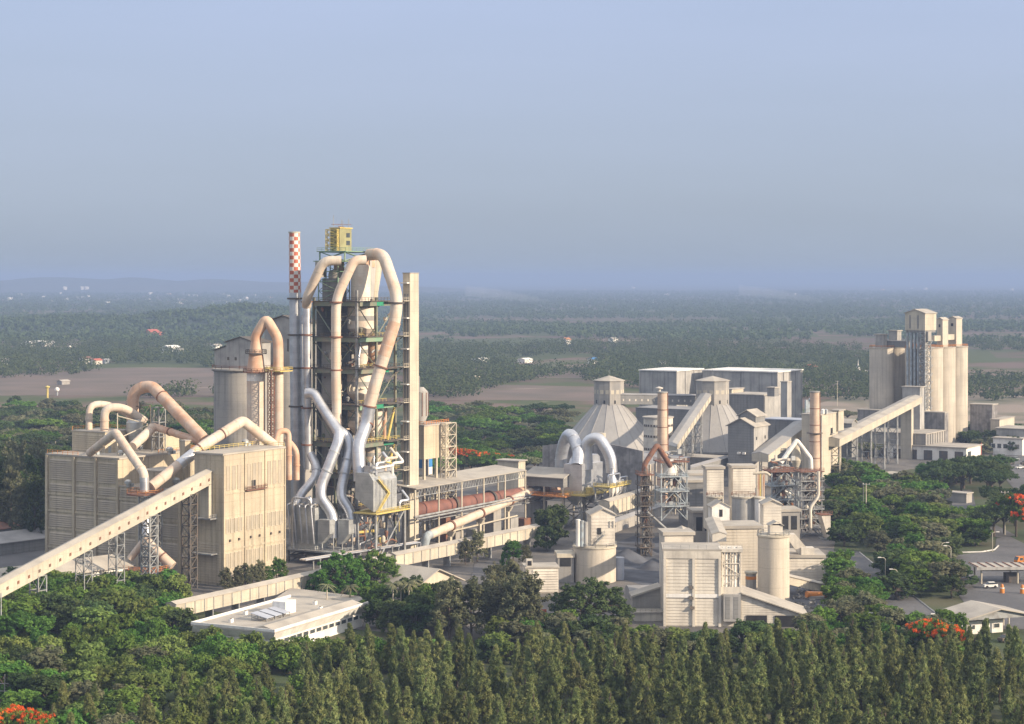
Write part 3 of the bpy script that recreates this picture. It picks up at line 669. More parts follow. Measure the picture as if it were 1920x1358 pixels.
for b0_, b1_ in ((17.6, 25.2), (26.8, 33.2), (34.8, 41.7), (43.6, 51), (53, 60.6), (62.5, 72.4)):
    for z0_, z1_ in ((.6, 5.8), (7.6, 11.8), (13.6, 17.6), (19.4, 23.2), (24.8, 27.4), (28.6, 35.2)):
        if z1_ > ZL and b0_ < 43: continue
        t.part('louvre_panel', MB().slats(f0(0, b0_), f0(0, b1_), z0_, z1_, max(3, int((z1_-z0_)/.62)), nU, .36), M.louvre, smooth=False)
for i in range(4): t.part('pilaster', MB().box(f0, i*9.75+.05, i*9.75+.45, -.35, -.003, 0, ZT-.2), M.beige, smooth=False)
for z in (10.6, 27.6): t.part('ledge', MB().box(f0, .6, 29.3, -.22, -.003, z, z+.5), M.beige, smooth=False)
for i in range(3):
    o_ = .6 + i*9.75
    winrow(t, f0, 'b', 0, [o_+.9, o_+3.5, o_+6.1], 1.7, 28.8, 36.2, M.louvre, M.pane)
    for (za, zb) in ((15.8, 20.2), (5.2, 9.8), (1, 3.6)): winrow(t, f0, 'b', 0, [o_+.7, o_+2.7, o_+4.7, o_+6.7], 1.5, za, zb, M.pale, M.pane, .2)
    for q in (2.2, 6.4): t.part('vent_hood', MB().box(f0, o_+q, o_+q+.5, -.5, -.003, 13.2, 13.9), M.darkst, smooth=False)
t.part('door', MB().box(f0, 13.4, 15.3, -.06, -.003, 28.4, 30.9), M.black, smooth=False)
t.part('balcony', MB().box(f0, 9.9, 19.6, -1.2, -.003, 27.9, 28.2).rail([f0(9.9, 0, 28.2), f0(9.9, -1.15, 28.2), f0(19.6, -1.15, 28.2), f0(19.6, 0, 28.2)], 1.0, 1.3), M.rust, smooth=False)
t.part('gate_opening', MB().box(f0, -.05, -.003, 52.5, 57, 0, 4.6), M.black, smooth=False)
# recess between tower block and lower wall, with slatted sheeting
t.part('louvre_panel', MB().slats(f0(0, 1), f0(0, 10.6), 1, 13, 16, nU, .2), M.beige, smooth=False)
t.part('dark_opening', MB().box(f0, -.06, -.003, 4.2, 7.6, 22, 30.4), M.black, smooth=False)
t.part('guard_rail', MB().rail([f0(0, 73.6, ZM+.5), f0(0, 60, ZM+.5)], loop=False), M.orange, smooth=False)
t.part('guard_rail', MB().rail([f0(37.8, 73.6, ZM+.5), f0(37.8, 43, ZM+.5), f0(18, 42.4, ZM+.5)]), M.orange, smooth=False)
t.part('guard_rail', MB().rail([f0(0.2, 11.2, ZT+.5), f0(29.4, 11.2, ZT+.5), f0(29.4, .1, ZT+.5)]), M.yellow, smooth=False)
def pent(px0, pxc, px1, Y, zb, pt, label, slat=True, **k):
    f = fr(pxc, Y); b = f.blen(px0); a = f.alen(px1); z1 = Z(pt, Y)
    q = block('rooftop_house', label, 'rooftop house', f, a, b, zb, z1, M.beige, M.roof, .2, .35, **k)
    if slat: q.part('louvre_panel', MB().slats(f(0, b*.1), f(0, b*.92), zb+.6, z1-.6, 8, f(-1, 0) - f(0, 0), .2), M.beige, smooth=False)
    return q
q = pent(135, 197, 248, 618, ZM+.5, 812, 'louvred rooftop house with two curved ducts at the left end of the mill roof')
ff = fr(197, 618); zz = Z(812, 618) + .35
q.part('guard_rail', MB().rail([ff(.2, ff.blen(135), zz), ff(ff.alen(248), ff.blen(135), zz), ff(ff.alen(248), .2, zz)]), M.orange, smooth=False)
q.part('door', MB().box(ff, 1.5, 2.7, -.06, -.003, ZM+.5, ZM+2.7), M.steelb, smooth=False)
pent(268, 306, 336, 628, ZM+.5, 815, 'dark slatted rooftop house right of centre on the mill roof, under crossing ducts')
pent(337, 347, 357, 600, ZL+.4, 828, 'small narrow rooftop shaft beside the sunlit mill tower', False)
pent(262, 300, 343, 592, ZL+.4, 885, 'low rooftop house on the lower mill roof behind the duct platform', False)
# ducts over the mill
c = pipe('cream_duct', 'big pinkish cream duct arching high over the mill roof and down to the right', [(249, 800, 630), (249, 733, 630), (283, 722, 628), (384, 826, 602)], 1.95, M.pink, collars=((2, .22), (0, .35)), cm=M.rust, bend=7)
c.part('support_frame', MB().lattice(fr(262, 628), 0, 5, 0, 5, ZM+.5, Z(762, 628), 3, .22).rail([fr(262, 628)(-.6, -.6, Z(762, 628)), fr(262, 628)(5.6, -.6, Z(762, 628))], 1.1), M.darkst, smooth=False)
c.part('support_frame', MB().lattice(fr(298, 622), 0, 3, 0, 3, ZM+.5, Z(765, 622), 3, .22), M.steel, smooth=False)
c.part('cyclone_hopper', MB().lathe((X(252, 626), 626, 0), [(0.3, ZM+.5), (1.2, 38), (2.6, 43.5), (2.6, 46), (1.9, 47)], 24), M.zinc)
pipe('cream_duct', 'left of the two small curved ducts rising from the rooftop house', [(167, 808, 628), (167, 758, 628), (205, 758, 632), (262, 790, 636)], 1.1, M.cream, collars=((0, .45),), bend=4.4)
pipe('cream_duct', 'right of the two small curved ducts rising from the rooftop house', [(196, 808, 622), (196, 764, 622), (232, 764, 624), (272, 790, 628)], 1.35, M.cream, collars=((0, .45),), bend=4.6)
pipe('cream_duct', 'straight cream duct with a red band sloping right below the big arch', [(288, 800, 622), (345, 818, 610), (388, 832, 600)], 1.15, M.pink, collars=((0, .55),), cm=M.rust)
pipe('cream_duct', 'dim short duct rising to the ridge below the big arch', [(248, 838, 606), (287, 802, 621)], 1.5, M.cream)
d4 = pipe('cream_duct', 'long cream duct zigzagging from the mill platform up past the sunlit tower roof', [(284, 912, 584), (384, 834, 596), (455, 789, 606), (522, 842, 612)], 1.65, M.cream, collars=((1, .45), (0, .9)), cm=M.rust, bend=1.3)
d4.part('silver_section', MB().cyl(P(335, 872, 590.1), P(362, 851, 593.4), 1.72), M.silver)
pipe('cream_duct', 'cream duct with a sharp peak and a silver foot on the mill platform', [(168, 850, 606), (217, 811, 596), (270, 888, 582), (271, 922, 582)], 1.35, M.cream, collars=((1, .9),), bend=1.2).part('silver_section', MB().cyl(P(270.4, 895, 582), P(271, 921, 582), 1.42), M.silver)
pl = T('duct_platform', 'round platform with orange rails carrying the duct feet in front of the mill', 'platform', P(275, 930, 583))
pc = P(272, 924, 583)
pl.part('deck', MB().lathe(pc, [(.2, -.5), (5.6, -.5), (5.6, 0), (.2, 0)], 20), M.rust)
pl.part('guard_rail', MB().rail([pc + Vector((5.5*math.cos(k*.449), 5.5*math.sin(k*.449), 0)) for k in range(14)], 1.1, 2, loop=True), M.orange, smooth=False)
pl.part('frame', MB().lattice(fr(275, 579), -1.6, 1.6, -1.6, 1.6, 0, pc.z-.5, 9, .24, True), M.steel, smooth=False)
pl.part('frame', MB().lattice(fr(292, 581), -1.3, 1.3, -1.3, 1.3, 0, pc.z-.5, 9, .2, True), M.steel, smooth=False)
pp = pipe('chute_pipe', 'silver and pink forked chute below the duct platform at the foot of the mill', [(272, 955, 579), (275, 1016, 577), (302, 1042, 575), (324, 1062, 574)], 1.5, M.cream, collars=((2, .1),), cm=M.rust, bend=2)
pp.part('branch', MB().tube([P(272, 1012, 578), P(244, 1048, 579)], 1.1, 16), M.cream)
pp.part('silver_section', MB().cyl(P(272.2, 958, 579), P(274.6, 1008, 577.2), 1.58), M.silver)
pp.part('landing', MB().box(fr(285, 574), -6, 3, -5, 6, Z(1066, 574)-.4, Z(1066, 574)), M.rust, smooth=False)
pp.part('guard_rail', MB().rail([fr(285, 574)(*k, Z(1066, 574)) for k in ((-6, 6), (-6, -5), (3, -5))], 1.1), M.orange, smooth=False)
# roof clutter on the mill: fans, small pipes, cabinets
for i, (px, Y, zb, s) in enumerate([(176, 612, ZM+.5, 1), (226, 610, ZM+.5, .8), (318, 614, ZM+.5, 1.1), (240, 598, ZL+.4, 1), (330, 598, ZL+.4, 1.3), (352, 590, ZL+.4, 1), (380, 596, ZT+.5, .9), (460, 606, ZT+.5, 1)]):
    u = T('roof_fan', 'small fan unit on the mill roof', 'fan', (X(px, Y), Y, zb), 'fan units on the mill roof')
    u.part('housing', MB().lathe((X(px, Y), Y, zb), [(.6*s, 0), (.6*s, 1.0*s), (1.1*s, 1.0*s), (1.1*s, 1.7*s), (.5*s, 2.2*s)], 14), M.zinc)
    u.part('motor', MB().box(fr(px, Y), 1*s, 2.2*s, -.4*s, .4*s, zb, zb+.9*s), M.steelb, smooth=False)
pk = T('roof_frame', 'pale steel bracing frame under the curved ducts at the left of the mill roof', 'frame', P(235, 845, 614))
fq = fr(220, 612); pk.part('post', MB().bar(fq(0, 0, ZM+.5), fq(0, 0, Z(775, 612)), .3), M.pale, smooth=False); pk.part('post', MB().bar(fq(17, 0, ZM+.5), fq(17, 0, Z(775, 612)), .3), M.pale, smooth=False)
pk.part('brace', MB().bar(fq(-6, 0, ZM+4), fq(17, 0, Z(798, 612)), .26).bar(fq(0, 0, Z(780, 612)), fq(17, 0, Z(805, 612)), .26), M.pale, smooth=False)

# ------------------------------------------------------------------ long sloping belt gallery at left
A, B = f0(-92, 4.2, 6.2), f0(.4, 4.2, 30.9)
g = gallery('belt_gallery', 'long pale belt gallery sloping from the lower left edge up to the mill', A, B, 3.7, 3.6, M.pale, M.roof, vents=24)
g.part('end_leg', MB().box(f0, -1.6, -.05, 4.2, 7.6, 20.6, 30.8), M.pale, smooth=False)
g.part('walkway', MB().box(f0, -3, -.02, 2.4, 11, 20.2, 20.6).rail([f0(-3, 2.4, 20.6), f0(-.1, 2.4, 20.6)], 1.1, 1).box(f0, -3, -.02, 2, 11, 9.6, 9.9), M.steel, smooth=False)
def gz(a): return A.z + (B.z-A.z)*(a+92)/92.4 - .1
for px, n, w, dd in ((72, 3, .22, 3), (158, 5, .16, 3), (219, 6, .16, 3), (281, 8, .26, 3.4), (356, 9, .24, 3)):
    a = f0.alen(px, 5.8); trestle(g, f0, a-dd/2, a+dd/2, 4.3, 7.6, 0, gz(a), n, w, M.steel if px != 356 else M.darkst, px == 281)
# second, low belt gallery running in front of the plant
A2, B2 = G(334, 1176), G(738, 1084); f2 = Fr(A2.x, A2.y, math.degrees(math.atan2(B2.y-A2.y, B2.x-A2.x)))
L2 = (B2-A2).length
g = gallery('belt_gallery', 'low cream belt gallery with ribbed side behind the white office building', f2(-1, 0, 2.6), f2(L2, 0, 3.2), 3.4, 3.4, M.pale, M.roof, seams=26)
for k in range(9): g.part('leg', MB().box(f2, L2*(k+.3)/9, L2*(k+.3)/9+.4, .3, 3, 0, 2.6 + .6*(k+.3)/9), M.steel, smooth=False)
g.part('end_pier', MB().box(f2, -1.2, .6, .1, 3.2, 0, 2.55), M.pale, smooth=False)
A3 = f2(L2+1, 0, 0); B3 = G(1012, 1030); f3 = Fr(A3.x, A3.y, math.degrees(math.atan2(B3.y-A3.y, B3.x-A3.x))); L3 = (B3-A3).length
g = gallery('belt_gallery', 'low pale belt gallery running on to the right under the kiln', f3(0, 0, 3.2), f3(L3, 0, 4.2), 3.6, 3.4, M.pale, M.roof, seams=18)
for k in range(7): g.part('leg', MB().box(f3, L3*(k+.5)/7, L3*(k+.5)/7+.5, .3, 3, 0, 3.2+1.0*(k+.5)/7), M.steel, smooth=False)

# ------------------------------------------------------------------ blending silo, gas cooling tower
sc = (X(457, 712), 712, 0)
t = T('blending_silo', 'wide grey concrete silo with a railed rim behind the mill', 'silo', sc)
zs = Z(693, 701)
t.part('shell', MB().lathe(sc, [(11, 0), (11, zs)], 48), M.conc)
t.part('rim', MB().lathe(sc, [(11.5, zs-.9), (11.9, zs-.5), (11.9, zs), (0.1, zs+.1)], 48), M.conc)
t.part('guard_rail', MB().rail([Vector(sc) + Vector((11.7*math.cos(k*.3142), 11.7*math.sin(k*.3142), zs)) for k in range(20)], 1.2, 2, .13, True), M.rust, smooth=False)
fs = fr(478, 704); hb = fs.blen(402); mid = fs.blen(424)
t.part('top_house', MB().gable(fs, 0, 9, 0, mid, zs, Z(643, 704), 1.9, 'a'), M.sheet, smooth=False)
t.part('top_roof', MB().groof(fs, 0, 9, 0, mid, Z(643, 704), 1.9, 'a', .5, .3), M.darkst, smooth=False)
t.part('top_lean_to', MB().extr([fs(0, mid, zs), fs(0, hb, zs), fs(0, hb, Z(659, 704)), fs(0, mid, Z(651, 704))], fs(8, 0)-fs(0, 0)), M.sheet, smooth=False)
t.part('lean_to_roof', MB().extr([fs(-.4, mid+.02, Z(651, 704)+.05), fs(-.4, hb+.5, Z(659, 704)-.1), fs(-.4, hb+.5, Z(659, 704)+.2), fs(-.4, mid+.02, Z(651, 704)+.35)], fs(9, 0)-fs(0, 0)), M.darkst, smooth=False)
for px in (428, 442): 
    b = fs.blen(px); t.part('wall_hole', MB().box(fs, -.05, -.003, b-.5, b+.5, Z(677, 704), Z(671, 704)), M.darkst, smooth=False)
s2 = (X(545, 722), 722, 0)
t = T('blending_silo', 'second concrete silo, mostly hidden behind the chequered chimney, with a tall gabled top house', 'silo', s2)
t.part('shell', MB().lathe(s2, [(11, 0), (11, zs)], 48), M.conc)
fs = fr(566, 712); hb = fs.blen(496)
t.part('top_house', MB().gable(fs, 0, 10, 0, hb, zs-.5, Z(606, 712), 2.5, 'a'), M.sheet, smooth=False)
t.part('top_roof', MB().groof(fs, 0, 10, 0, hb, Z(606, 712), 2.5, 'a', .6, .35), M.darkst, smooth=False)
b = fs.blen(540); t.part('wall_slot', MB().box(fs, -.05, -.003, b-.4, b+.4, Z(660, 712), Z(636, 712)), M.darkst, smooth=False)
cc = (X(480, 641), 641, 0)
t = T('gas_cooling_tower', 'cream cylindrical cooling tower with pink cone top and an inverted V duct', 'tower', cc)
z1, z2, z3 = Z(697, 641), Z(662, 641), Z(640, 641)
t.part('shell', MB().lathe(cc, [(3.05, 0), (3.05, z1-3)], 36), M.cream)
t.part('pale_band', MB().lathe(cc, [(3.08, z1-3), (3.08, z1)], 36), M.bright)
t.part('cone', MB().lathe(cc, [(3.1, z1), (2.3, z2), (1.66, z3)], 36), M.pink)
t.part('walkway', MB().lathe(cc, [(3.0, z1-.3), (4.3, z1-.3), (4.3, z1), (3.0, z1)], 30).rail([Vector(cc) + Vector((4.2*math.cos(k*.4488), 4.2*math.sin(k*.4488), z1)) for k in range(14)], 1.1, 2, .12, True), M.rust, smooth=False)
t.part('walkway', MB().lathe(cc, [(2.4, z2-.3), (3.6, z2-.3), (3.6, z2), (2.4, z2)], 30).rail([Vector(cc) + Vector((3.5*math.cos(k*.5236), 3.5*math.sin(k*.5236), z2)) for k in range(12)], 1.1, 2, .12, True), M.darkst, smooth=False)
t.part('duct_shell', MB().tube([Vector(cc) + Vector((0, 0, z3-.5)), P(480, 630, 641), P(499, 597, 640), P(521, 634, 639), P(522, 660, 639), P(522, 702, 639)], 1.68, 20, 2.0), M.pink)
t.part('downcomer', MB().cyl(P(522, 702, 639), (X(522, 639), 639, 2), 1.68), M.cream)
t.part('walkway', MB().box(fr(523, 637), -3, 3.5, -3, 3.5, Z(695, 637)-.3, Z(695, 637)).rail([fr(523, 637)(*k, Z(695, 637)) for k in ((-3, -3), (3.5, -3), (3.5, 3.5), (-3, 3.5))], 1.1, 2, .12, True), M.yellow, smooth=False)
t.part('ladder_tower', MB().lattice(fr(509, 634), 0, 1.6, 0, 1.6, 20, Z(695, 634), 18, .16, True), M.rust, smooth=False)
pipe('pink_duct', 'left of the two small pink ducts beside the sunlit mill tower', [(512, 850, 618), (522, 808, 620), (541, 808, 622), (542, 900, 622)], .95, M.pink, bend=2.4, collars=((2, .5),))
pipe('pink_duct', 'right of the two small pink ducts beside the sunlit mill tower', [(536, 822, 630), (556, 845, 628), (556, 900, 628)], 1.0, M.pink, bend=2.0, collars=((1, .5),))

# ------------------------------------------------------------------ low things at the left edge
fw = fr(60, 553, 47); t = gabled('workshop', 'white workshop with a row of dark windows under the sloping belt gallery', 'building', fw, 34, 13, 0, 6.6, 2.6, M.bright, M.roof, 'a', a0=-30, b0=0, o=1.0)
t = t; winrow(t, fw, 'b', 0, [-26+3.2*i for i in range(12)], 2.8, 3.2, 4.9, M.bright, M.glass)
fw = fr(70, 655, 50)
gabled('storage_shed', 'long low shed with grey roof at the left edge beside the mill', 'shed', fw, 12, 16, 0, 4, 2.4, M.dark, M.roofgrey, 'a', a0=-60)
gabled('storage_shed', 'dark second shed with rusty roof behind the long low shed at the left edge', 'shed', fw, 6, 34, 0, 6, 2.0, M.dark, M.rust, 'a', a0=-66, b0=18)
t = T('storage_dome', 'small white rounded roof in the shade at the far left edge', 'dome', (X(4, 690), 690, 0)); t.part('shell', MB().lathe((X(2, 690), 690, 0), [(6, 0), (5.6, 4.5), (4.2, 6.6), (2, 7.6), (.1, 7.9)], 24), M.bright)
t = T('concrete_pier', 'pale concrete gallery pier with a broad head at the left edge', 'pier', (X(2, 496), 496, 0))
t.part('shaft', MB().box(fr(2, 496), -.6, .6, -.6, .6, 0, Z(1166, 496)), M.pale, smooth=False); t.part('head', MB().prism([fr(2, 496)(a, b) for a, b in ((-1.4, -1.4), (1.4, -1.4), (1.4, 1.4), (-1.4, 1.4))], Z(1166, 496), Z(1160, 496)), M.pale, smooth=False)
t.part('mast', MB().bar((X(2, 496), 496, Z(1160, 496)), (X(2, 496), 496, Z(1112, 496)), .25), M.steel, smooth=False)
fw = fr(14, 452, 50); gabled('hut', 'small dark hut with brown roof at the lower left edge', 'hut', fw, 5, 5, 0, Z(1252, 452), 1.6, M.darkst, M.rust, 'a', a0=-6)
t = T('power_pole', 'grey power pole with cross arms at the lower left edge', 'pole', (X(9, 420), 420, 0))
t.part('shaft', MB().cyl((X(9, 420), 420, 0), (X(9, 420), 420, Z(1265, 420)), .16, .11, 8), M.conc)
for py in (1282, 1296, 1326): t.part('cross_arm', MB().bar(P(-6, py, 420), P(22, py, 420), .14), M.steel, smooth=False)
# ------------------------------------------------------------------ chequered chimney
def check_mat():
    m = bpy.data.materials.new('red_white_chequers'); m.use_nodes = True; n, l = m.node_tree.nodes, m.node_tree.links
    g = n.new('ShaderNodeTexCoord'); s = n.new('ShaderNodeSeparateXYZ'); l.new(g.outputs['Object'], s.inputs[0])
    def ma(op, a, b=None):
        q = n.new('ShaderNodeMath'); q.operation = op
        for i, v in enumerate((a, b)):
            if v is None: continue
            if hasattr(v, 'links'): l.new(v, q.inputs[i])
            else: q.inputs[i].default_value = v
        return q.outputs[0]
    ang = ma('ARCTAN2', s.outputs[1], s.outputs[0]); k = ma('FLOOR', ma('MULTIPLY', ma('ADD', ang, 3.45), 10/6.28318)); r_ = ma('FLOOR', ma('DIVIDE', s.outputs[2], 1.31))
    f_ = ma('FLOORED_MODULO', ma('ADD', k, r_), 2.0)
    t_ = n.new('ShaderNodeTexNoise'); t_.inputs['Scale'].default_value = 1.2; l.new(g.outputs['Object'], t_.inputs[0])
    x = n.new('ShaderNodeMix'); x.data_type = 'RGBA'; l.new(f_, x.inputs[0]); x.inputs[6].default_value = (.78, .74, .69, 1); x.inputs[7].default_value = (.52, .13, .065, 1)
    y = n.new('ShaderNodeMix'); y.data_type = 'RGBA'; y.blend_type = 'MULTIPLY'; y.inputs[0].default_value = .35; l.new(x.outputs[2], y.inputs[6]); l.new(t_.outputs[0], y.inputs[7])
    l.new(y.outputs[2], n['Principled BSDF'].inputs['Base Color']); n['Principled BSDF'].inputs['Roughness'].default_value = .6; return m
M.check = check_mat()
cb = Vector((X(560, 668), 668, 0)); zt, zc = Z(435, 668), Z(549, 668)
t = T('chimney', 'tall chimney with red and white chequered top left of the preheater tower', 'chimney', cb)
lean = Vector((X(552, 668), 668, zt)) - cb; at = lambda z: cb + lean*(z/zt)
t.part('lower_shaft', MB().cyl(at(0), at(zc), 2.55, 2.1, 28), M.silver)
t.part('chequered_shaft', MB().cyl(at(zc), at(zt), 2.1, 1.92, 28), M.check)
t.part('top_ring', MB().collar(at(zt-.2), (0, 0, 1), 1.95, .5, .12), M.pale)
for py in (560, 628, 690, 762): t.part('flange', MB().collar(at(Z(py, 668)), (0, 0, 1), 2.45, .6, .4), M.darkst)

# ------------------------------------------------------------------ preheater tower
fk = fr(669, 640)
LA, LB = 22.0, 18.0
LV = [27.6, 38.0, 50.7, 62.8, 73.4, 85.4]
t = T('preheater_tower', 'very tall open steel preheater tower with green floors, cyclones and a yellow headhouse', 'tower', fk(0, 0, 0))
for i, (a, b) in enumerate(((0, 0), (11, 0), (LA, 0), (0, 9), (0, LB), (LA, 9), (LA, LB), (11, LB))):
    t.part('column', MB().box(fk, a-.38, a+.38, b-.38, b+.38, 0, 86.5 if i != 0 else 89), M.greend if i else M.steel, smooth=False)
for k, z in enumerate([16.0] + LV):
    t.part('floor', MB().box(fk, -.8, LA+1.0, -1.4, LB+1.2, z-.25, z), M.darkst, smooth=False)
    for m_, (a0, a1, b0, b1) in ((M.green if k % 2 else M.greend, (.4, LA-.4, -1.0, -.4)), (M.greend, (-.5, -.1, .4, LB-.4)), (M.greend, (.4, LA-.4, LB+.1, LB+.6))):
        t.part('edge_beam', MB().box(fk, a0, a1, b0, b1, z-1.75, z-.26), m_, smooth=False)
    if 0 < k: t.part('painted_beam', MB().box(fk, 10+k % 3*2, 14+k % 3*3, -1.06, -1.003, z-1.7, z-.3), M.greenb, smooth=False)
    t.part('guard_rail', MB().rail([fk(-.7, LB+1, z), fk(-.7, -1.3, z), fk(LA+.9, -1.3, z)], 1.15, 1.8, .1), M.yellow if k in (1, 2) else M.darkst, smooth=False)
    if k < 6:
        zb, za = z, ([16.0] + LV)[k+1] - 1.7
        t.part('brace', MB().bar(fk(.3, -.2, za), fk(10.7, -.2, zb+.2), .34).bar(fk(LA-.3, -.2, za), fk(11.3, -.2, zb+.2), .34), M.greend, smooth=False)
        t.part('brace', MB().bar(fk(-.2, LB-.3, za), fk(-.2, 9.3, zb), .32).bar(fk(-.2, .3, za), fk(-.2, 8.7, zb), .32), M.greend, smooth=False)
        # rear and side sheeting, added to give the inside a dark, shaded backdrop
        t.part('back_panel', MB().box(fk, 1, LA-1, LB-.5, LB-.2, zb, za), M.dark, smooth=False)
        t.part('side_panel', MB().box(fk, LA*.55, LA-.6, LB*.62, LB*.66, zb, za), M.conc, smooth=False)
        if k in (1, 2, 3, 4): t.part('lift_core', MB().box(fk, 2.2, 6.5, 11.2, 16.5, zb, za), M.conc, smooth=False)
        t.part('bracket', MB().box(fk, 3.0, 7.5, 10.3, 11.1, zb+5.2, zb+7.8), M.zinc, smooth=False)
def cyc(a, b, zt, R_, hc, hcone, m=M.vessel, band=True):
    c = fk(a, b, 0)
    o = t.part('cyclone', MB().lathe(c, [(.8, zt-hc-hcone), (R_, zt-hc), (R_, zt), (R_*.8, zt+.9), (R_*.35, zt+1.3)], 30), m)
    if band: t.part('cyclone_band', MB().lathe(c, [(R_+.04, zt-hc*.62), (R_+.04, zt-hc*.38)], 30), M.sheet, o)
    t.part('outlet', MB().lathe(c, [(R_*.42, zt+.8), (R_*.42, zt+2.8)], 18), m, o)
    t.part('cyclone_rail', MB().rail([c + Vector((R_*math.cos(q*.5236), R_*math.sin(q*.5236), zt+.1)) for q in range(12)], 1.1, 2, .1, True), M.yellow, o, smooth=False)
    return o
cyc(10.6, 5.6, 83.0, 5.0, 7.0, 4.5); cyc(17.2, 5.5, 71.2, 3.2, 3.5, 7.0, M.pink, False); cyc(9.5, 5.2, 71.0, 2.4, 5.5, 5)
cyc(9.6, 5.6, 60.6, 4.6, 6.6, 4.5); cyc(17.5, 6.2, 60.0, 2.6, 5, 5, M.pink); cyc(10, 5.6, 48.4, 4.6, 5.6, 4.8); cyc(17.5, 5.8, 48.0, 3.0, 5.5, 5)
cyc(4.5, 12.5, 69.5, 2.1, 3, 4, M.pale, False); cyc(15.5, 5.5, 35.5, 3.4, 5, 4, M.cream); cyc(7.5, 5.5, 35.6, 2.8, 4.6, 4.2, M.pale)
for i, (a, b, za, zb, r_) in enumerate(((13.6, 4.2, 51, 62, .5), (5.0, 3.0, 63, 72, .45), (20.2, 3.2, 38, 50, .6), (2.5, 2.0, 38, 50, .4), (13.5, 3.0, 27.6, 37.5, .7), (20.3, 3.4, 62, 72.6, .5), (14.2, 2.4, 17, 27, .8), (19.5, 2.6, 17, 27, .6))):
    t.part('riser_pipe', MB().tube([fk(a, b, za), fk(a, b, za+(zb-za)*.4), fk(a+1.3, b+.4, za+(zb-za)*.65), fk(a+1.3, b+.4, zb)], r_, 12), (M.cream, M.silver, M.pink)[i % 3])
for k, (za, zb) in enumerate(zip([16.0] + LV[:-1], LV)):
    clutter(t, fk, 11.5, LA-1.5, .3, 6.5, za+.2, zb-2, 8, 300+k, [M.vessel, M.pale, M.vessel, M.steel, M.zinc, M.rust])
    clutter(t, fk, .4, 10, .6, LB-2, za+.2, zb-2.2, 13, 320+k, [M.cream, M.pale, M.darkst, M.steel, M.rust, M.greend])
    t.part('guard_rail', MB().rail([fk(LA*.2, 3.0, za), fk(LA*.95, 3.0, za)], 1.1, 2, .1), M.yellow, smooth=False)
clutter(t, fk, 1, LA-1, 1, LB-2, 1, 15, 40, 333, [M.cream, M.pale, M.rust, M.steel, M.yellow, M.darkst, M.silver])
# crown of the tower
c = fk(9.2, 5.2); t.part('top_cyclone', MB().lathe(c, [(3.3, 85.4), (3.3, 92.5), (3.3, 96.6), (2.8, 97.6), (1.2, 98.0)], 30), M.vessel)
ct = t.part('top_cyclone', MB().lathe(fk(18.6, 6.8), [(1.6, 85.4), (1.7, 88.0), (2.9, 95.5), (3.0, 99.2), (2.8, 99.5)], 30), M.pale)
t.part('inlet_box', MB().extr([fk(13.2, 4.2, 86.0), fk(15.2, 4.2, 86.0), fk(16.8, 4.2, 99.2), fk(13.2, 4.2, 99.2)], fk(0, 4) - fk(0, 0)), M.sheet, ct, smooth=False)
c = fk(7.0, 13.5); t.part('top_cyclone', MB().lathe(c, [(3.0, 85.4), (3.0, 94.5), (2.6, 95.6), (1.2, 96.0)], 30), M.conc)
for a, b, z, r_, m_ in ((15.2, 5.6, 99.3, 1.75, M.pink), (7.4, 13.0, 96.0, 1.8, M.pink), (11.3, 5.4, 98.0, 1.6, M.pink)):
    t.part('gas_outlet', MB().lathe(fk(a, b), [(r_, z-2.5), (r_, z+1.8), (r_*.95, z+3.0)], 20), m_)
t.part('grey_box', MB().box(fk, 2.2, 5.5, 16.8, 19.2, 93.3, 99.0), M.sheet, smooth=False)
t.part('crown_frame', MB().lattice(fk, 1.5, 8, 9, 17.2, 85.4, 98.6, 4, .2), M.green, smooth=False)
t.part('crown_house', MB().box(fk, 2, 7, 9.5, 16.0, 85.5, 93.0), M.dark, smooth=False)
t.part('crown_deck', MB().box(fk, -1.0, 15, 5.2, 17.5, 98.6, 98.9), M.green, smooth=False)
t.part('crown_deck', MB().box(fk, -.5, 15.5, 4.2, 16.5, 101.9, 102.2).rail([fk(-.4, 16.4, 102.2), fk(-.4, 4.3, 102.2), fk(15.4, 4.3, 102.2)], 1.1, 1.8, .1), M.green, smooth=False)
t.part('crown_post', MB().lattice(fk, 0, 14, 5, 15.5, 98.9, 101.9, 1, .28, True), M.green, smooth=False)
hh = t.part('headhouse', MB().box(fk, 2.0, 8.6, 8.6, 12.6, 102.2, 109.8), M.ylhouse, smooth=False)
t.part('headhouse_roof', MB().box(fk, 1.7, 8.9, 8.3, 12.9, 109.8, 110.15), M.yellow, hh, smooth=False)
for z in (104.2, 106.8): t.part('window', MB().box(fk, 5.6, 7.6, 8.54, 8.597, z, z+1.5), M.glass, hh, smooth=False)
t.part('headhouse_stair', MB().lattice(fk, 1.0, 1.9, 9.0, 13.8, 102.2, 109.5, 4, .14, True), M.yellow, hh, smooth=False)
t.part('hoist_beam', MB().bar(fk(1.8, 9, 110.4), fk(9, 12, 110.4), .2).bar(fk(1.8, 12, 111.2), fk(9, 9, 111.2), .12), M.rust, hh, smooth=False)
for a, b, h_ in ((3, 12, 4.2), (7.5, 9, 3.0), (4.5, 9.2, 2.4), (7.8, 12.3, 2.8)): t.part('lightning_rod', MB().bar(fk(a, b, 110.15), fk(a, b, 110.15+h_), .12), M.steel, hh, smooth=False)
for z0_, z1_ in ((16.1, 27.4), (27.6, 37.8), (38, 50.4)):      # zigzag stairs inside the lit bay
    t.part('stair', MB().extr([fk(16.5, -.9, z0_), fk(17.1, -.9, z0_), fk(21.6, -.9, z1_), fk(21.0, -.9, z1_)], fk(0, .7) - fk(0, 0)).rail([fk(16.6, -.9, z0_+.3), fk(21.2, -.9, z1_)], 1, 2, .09), M.yellow, smooth=False)
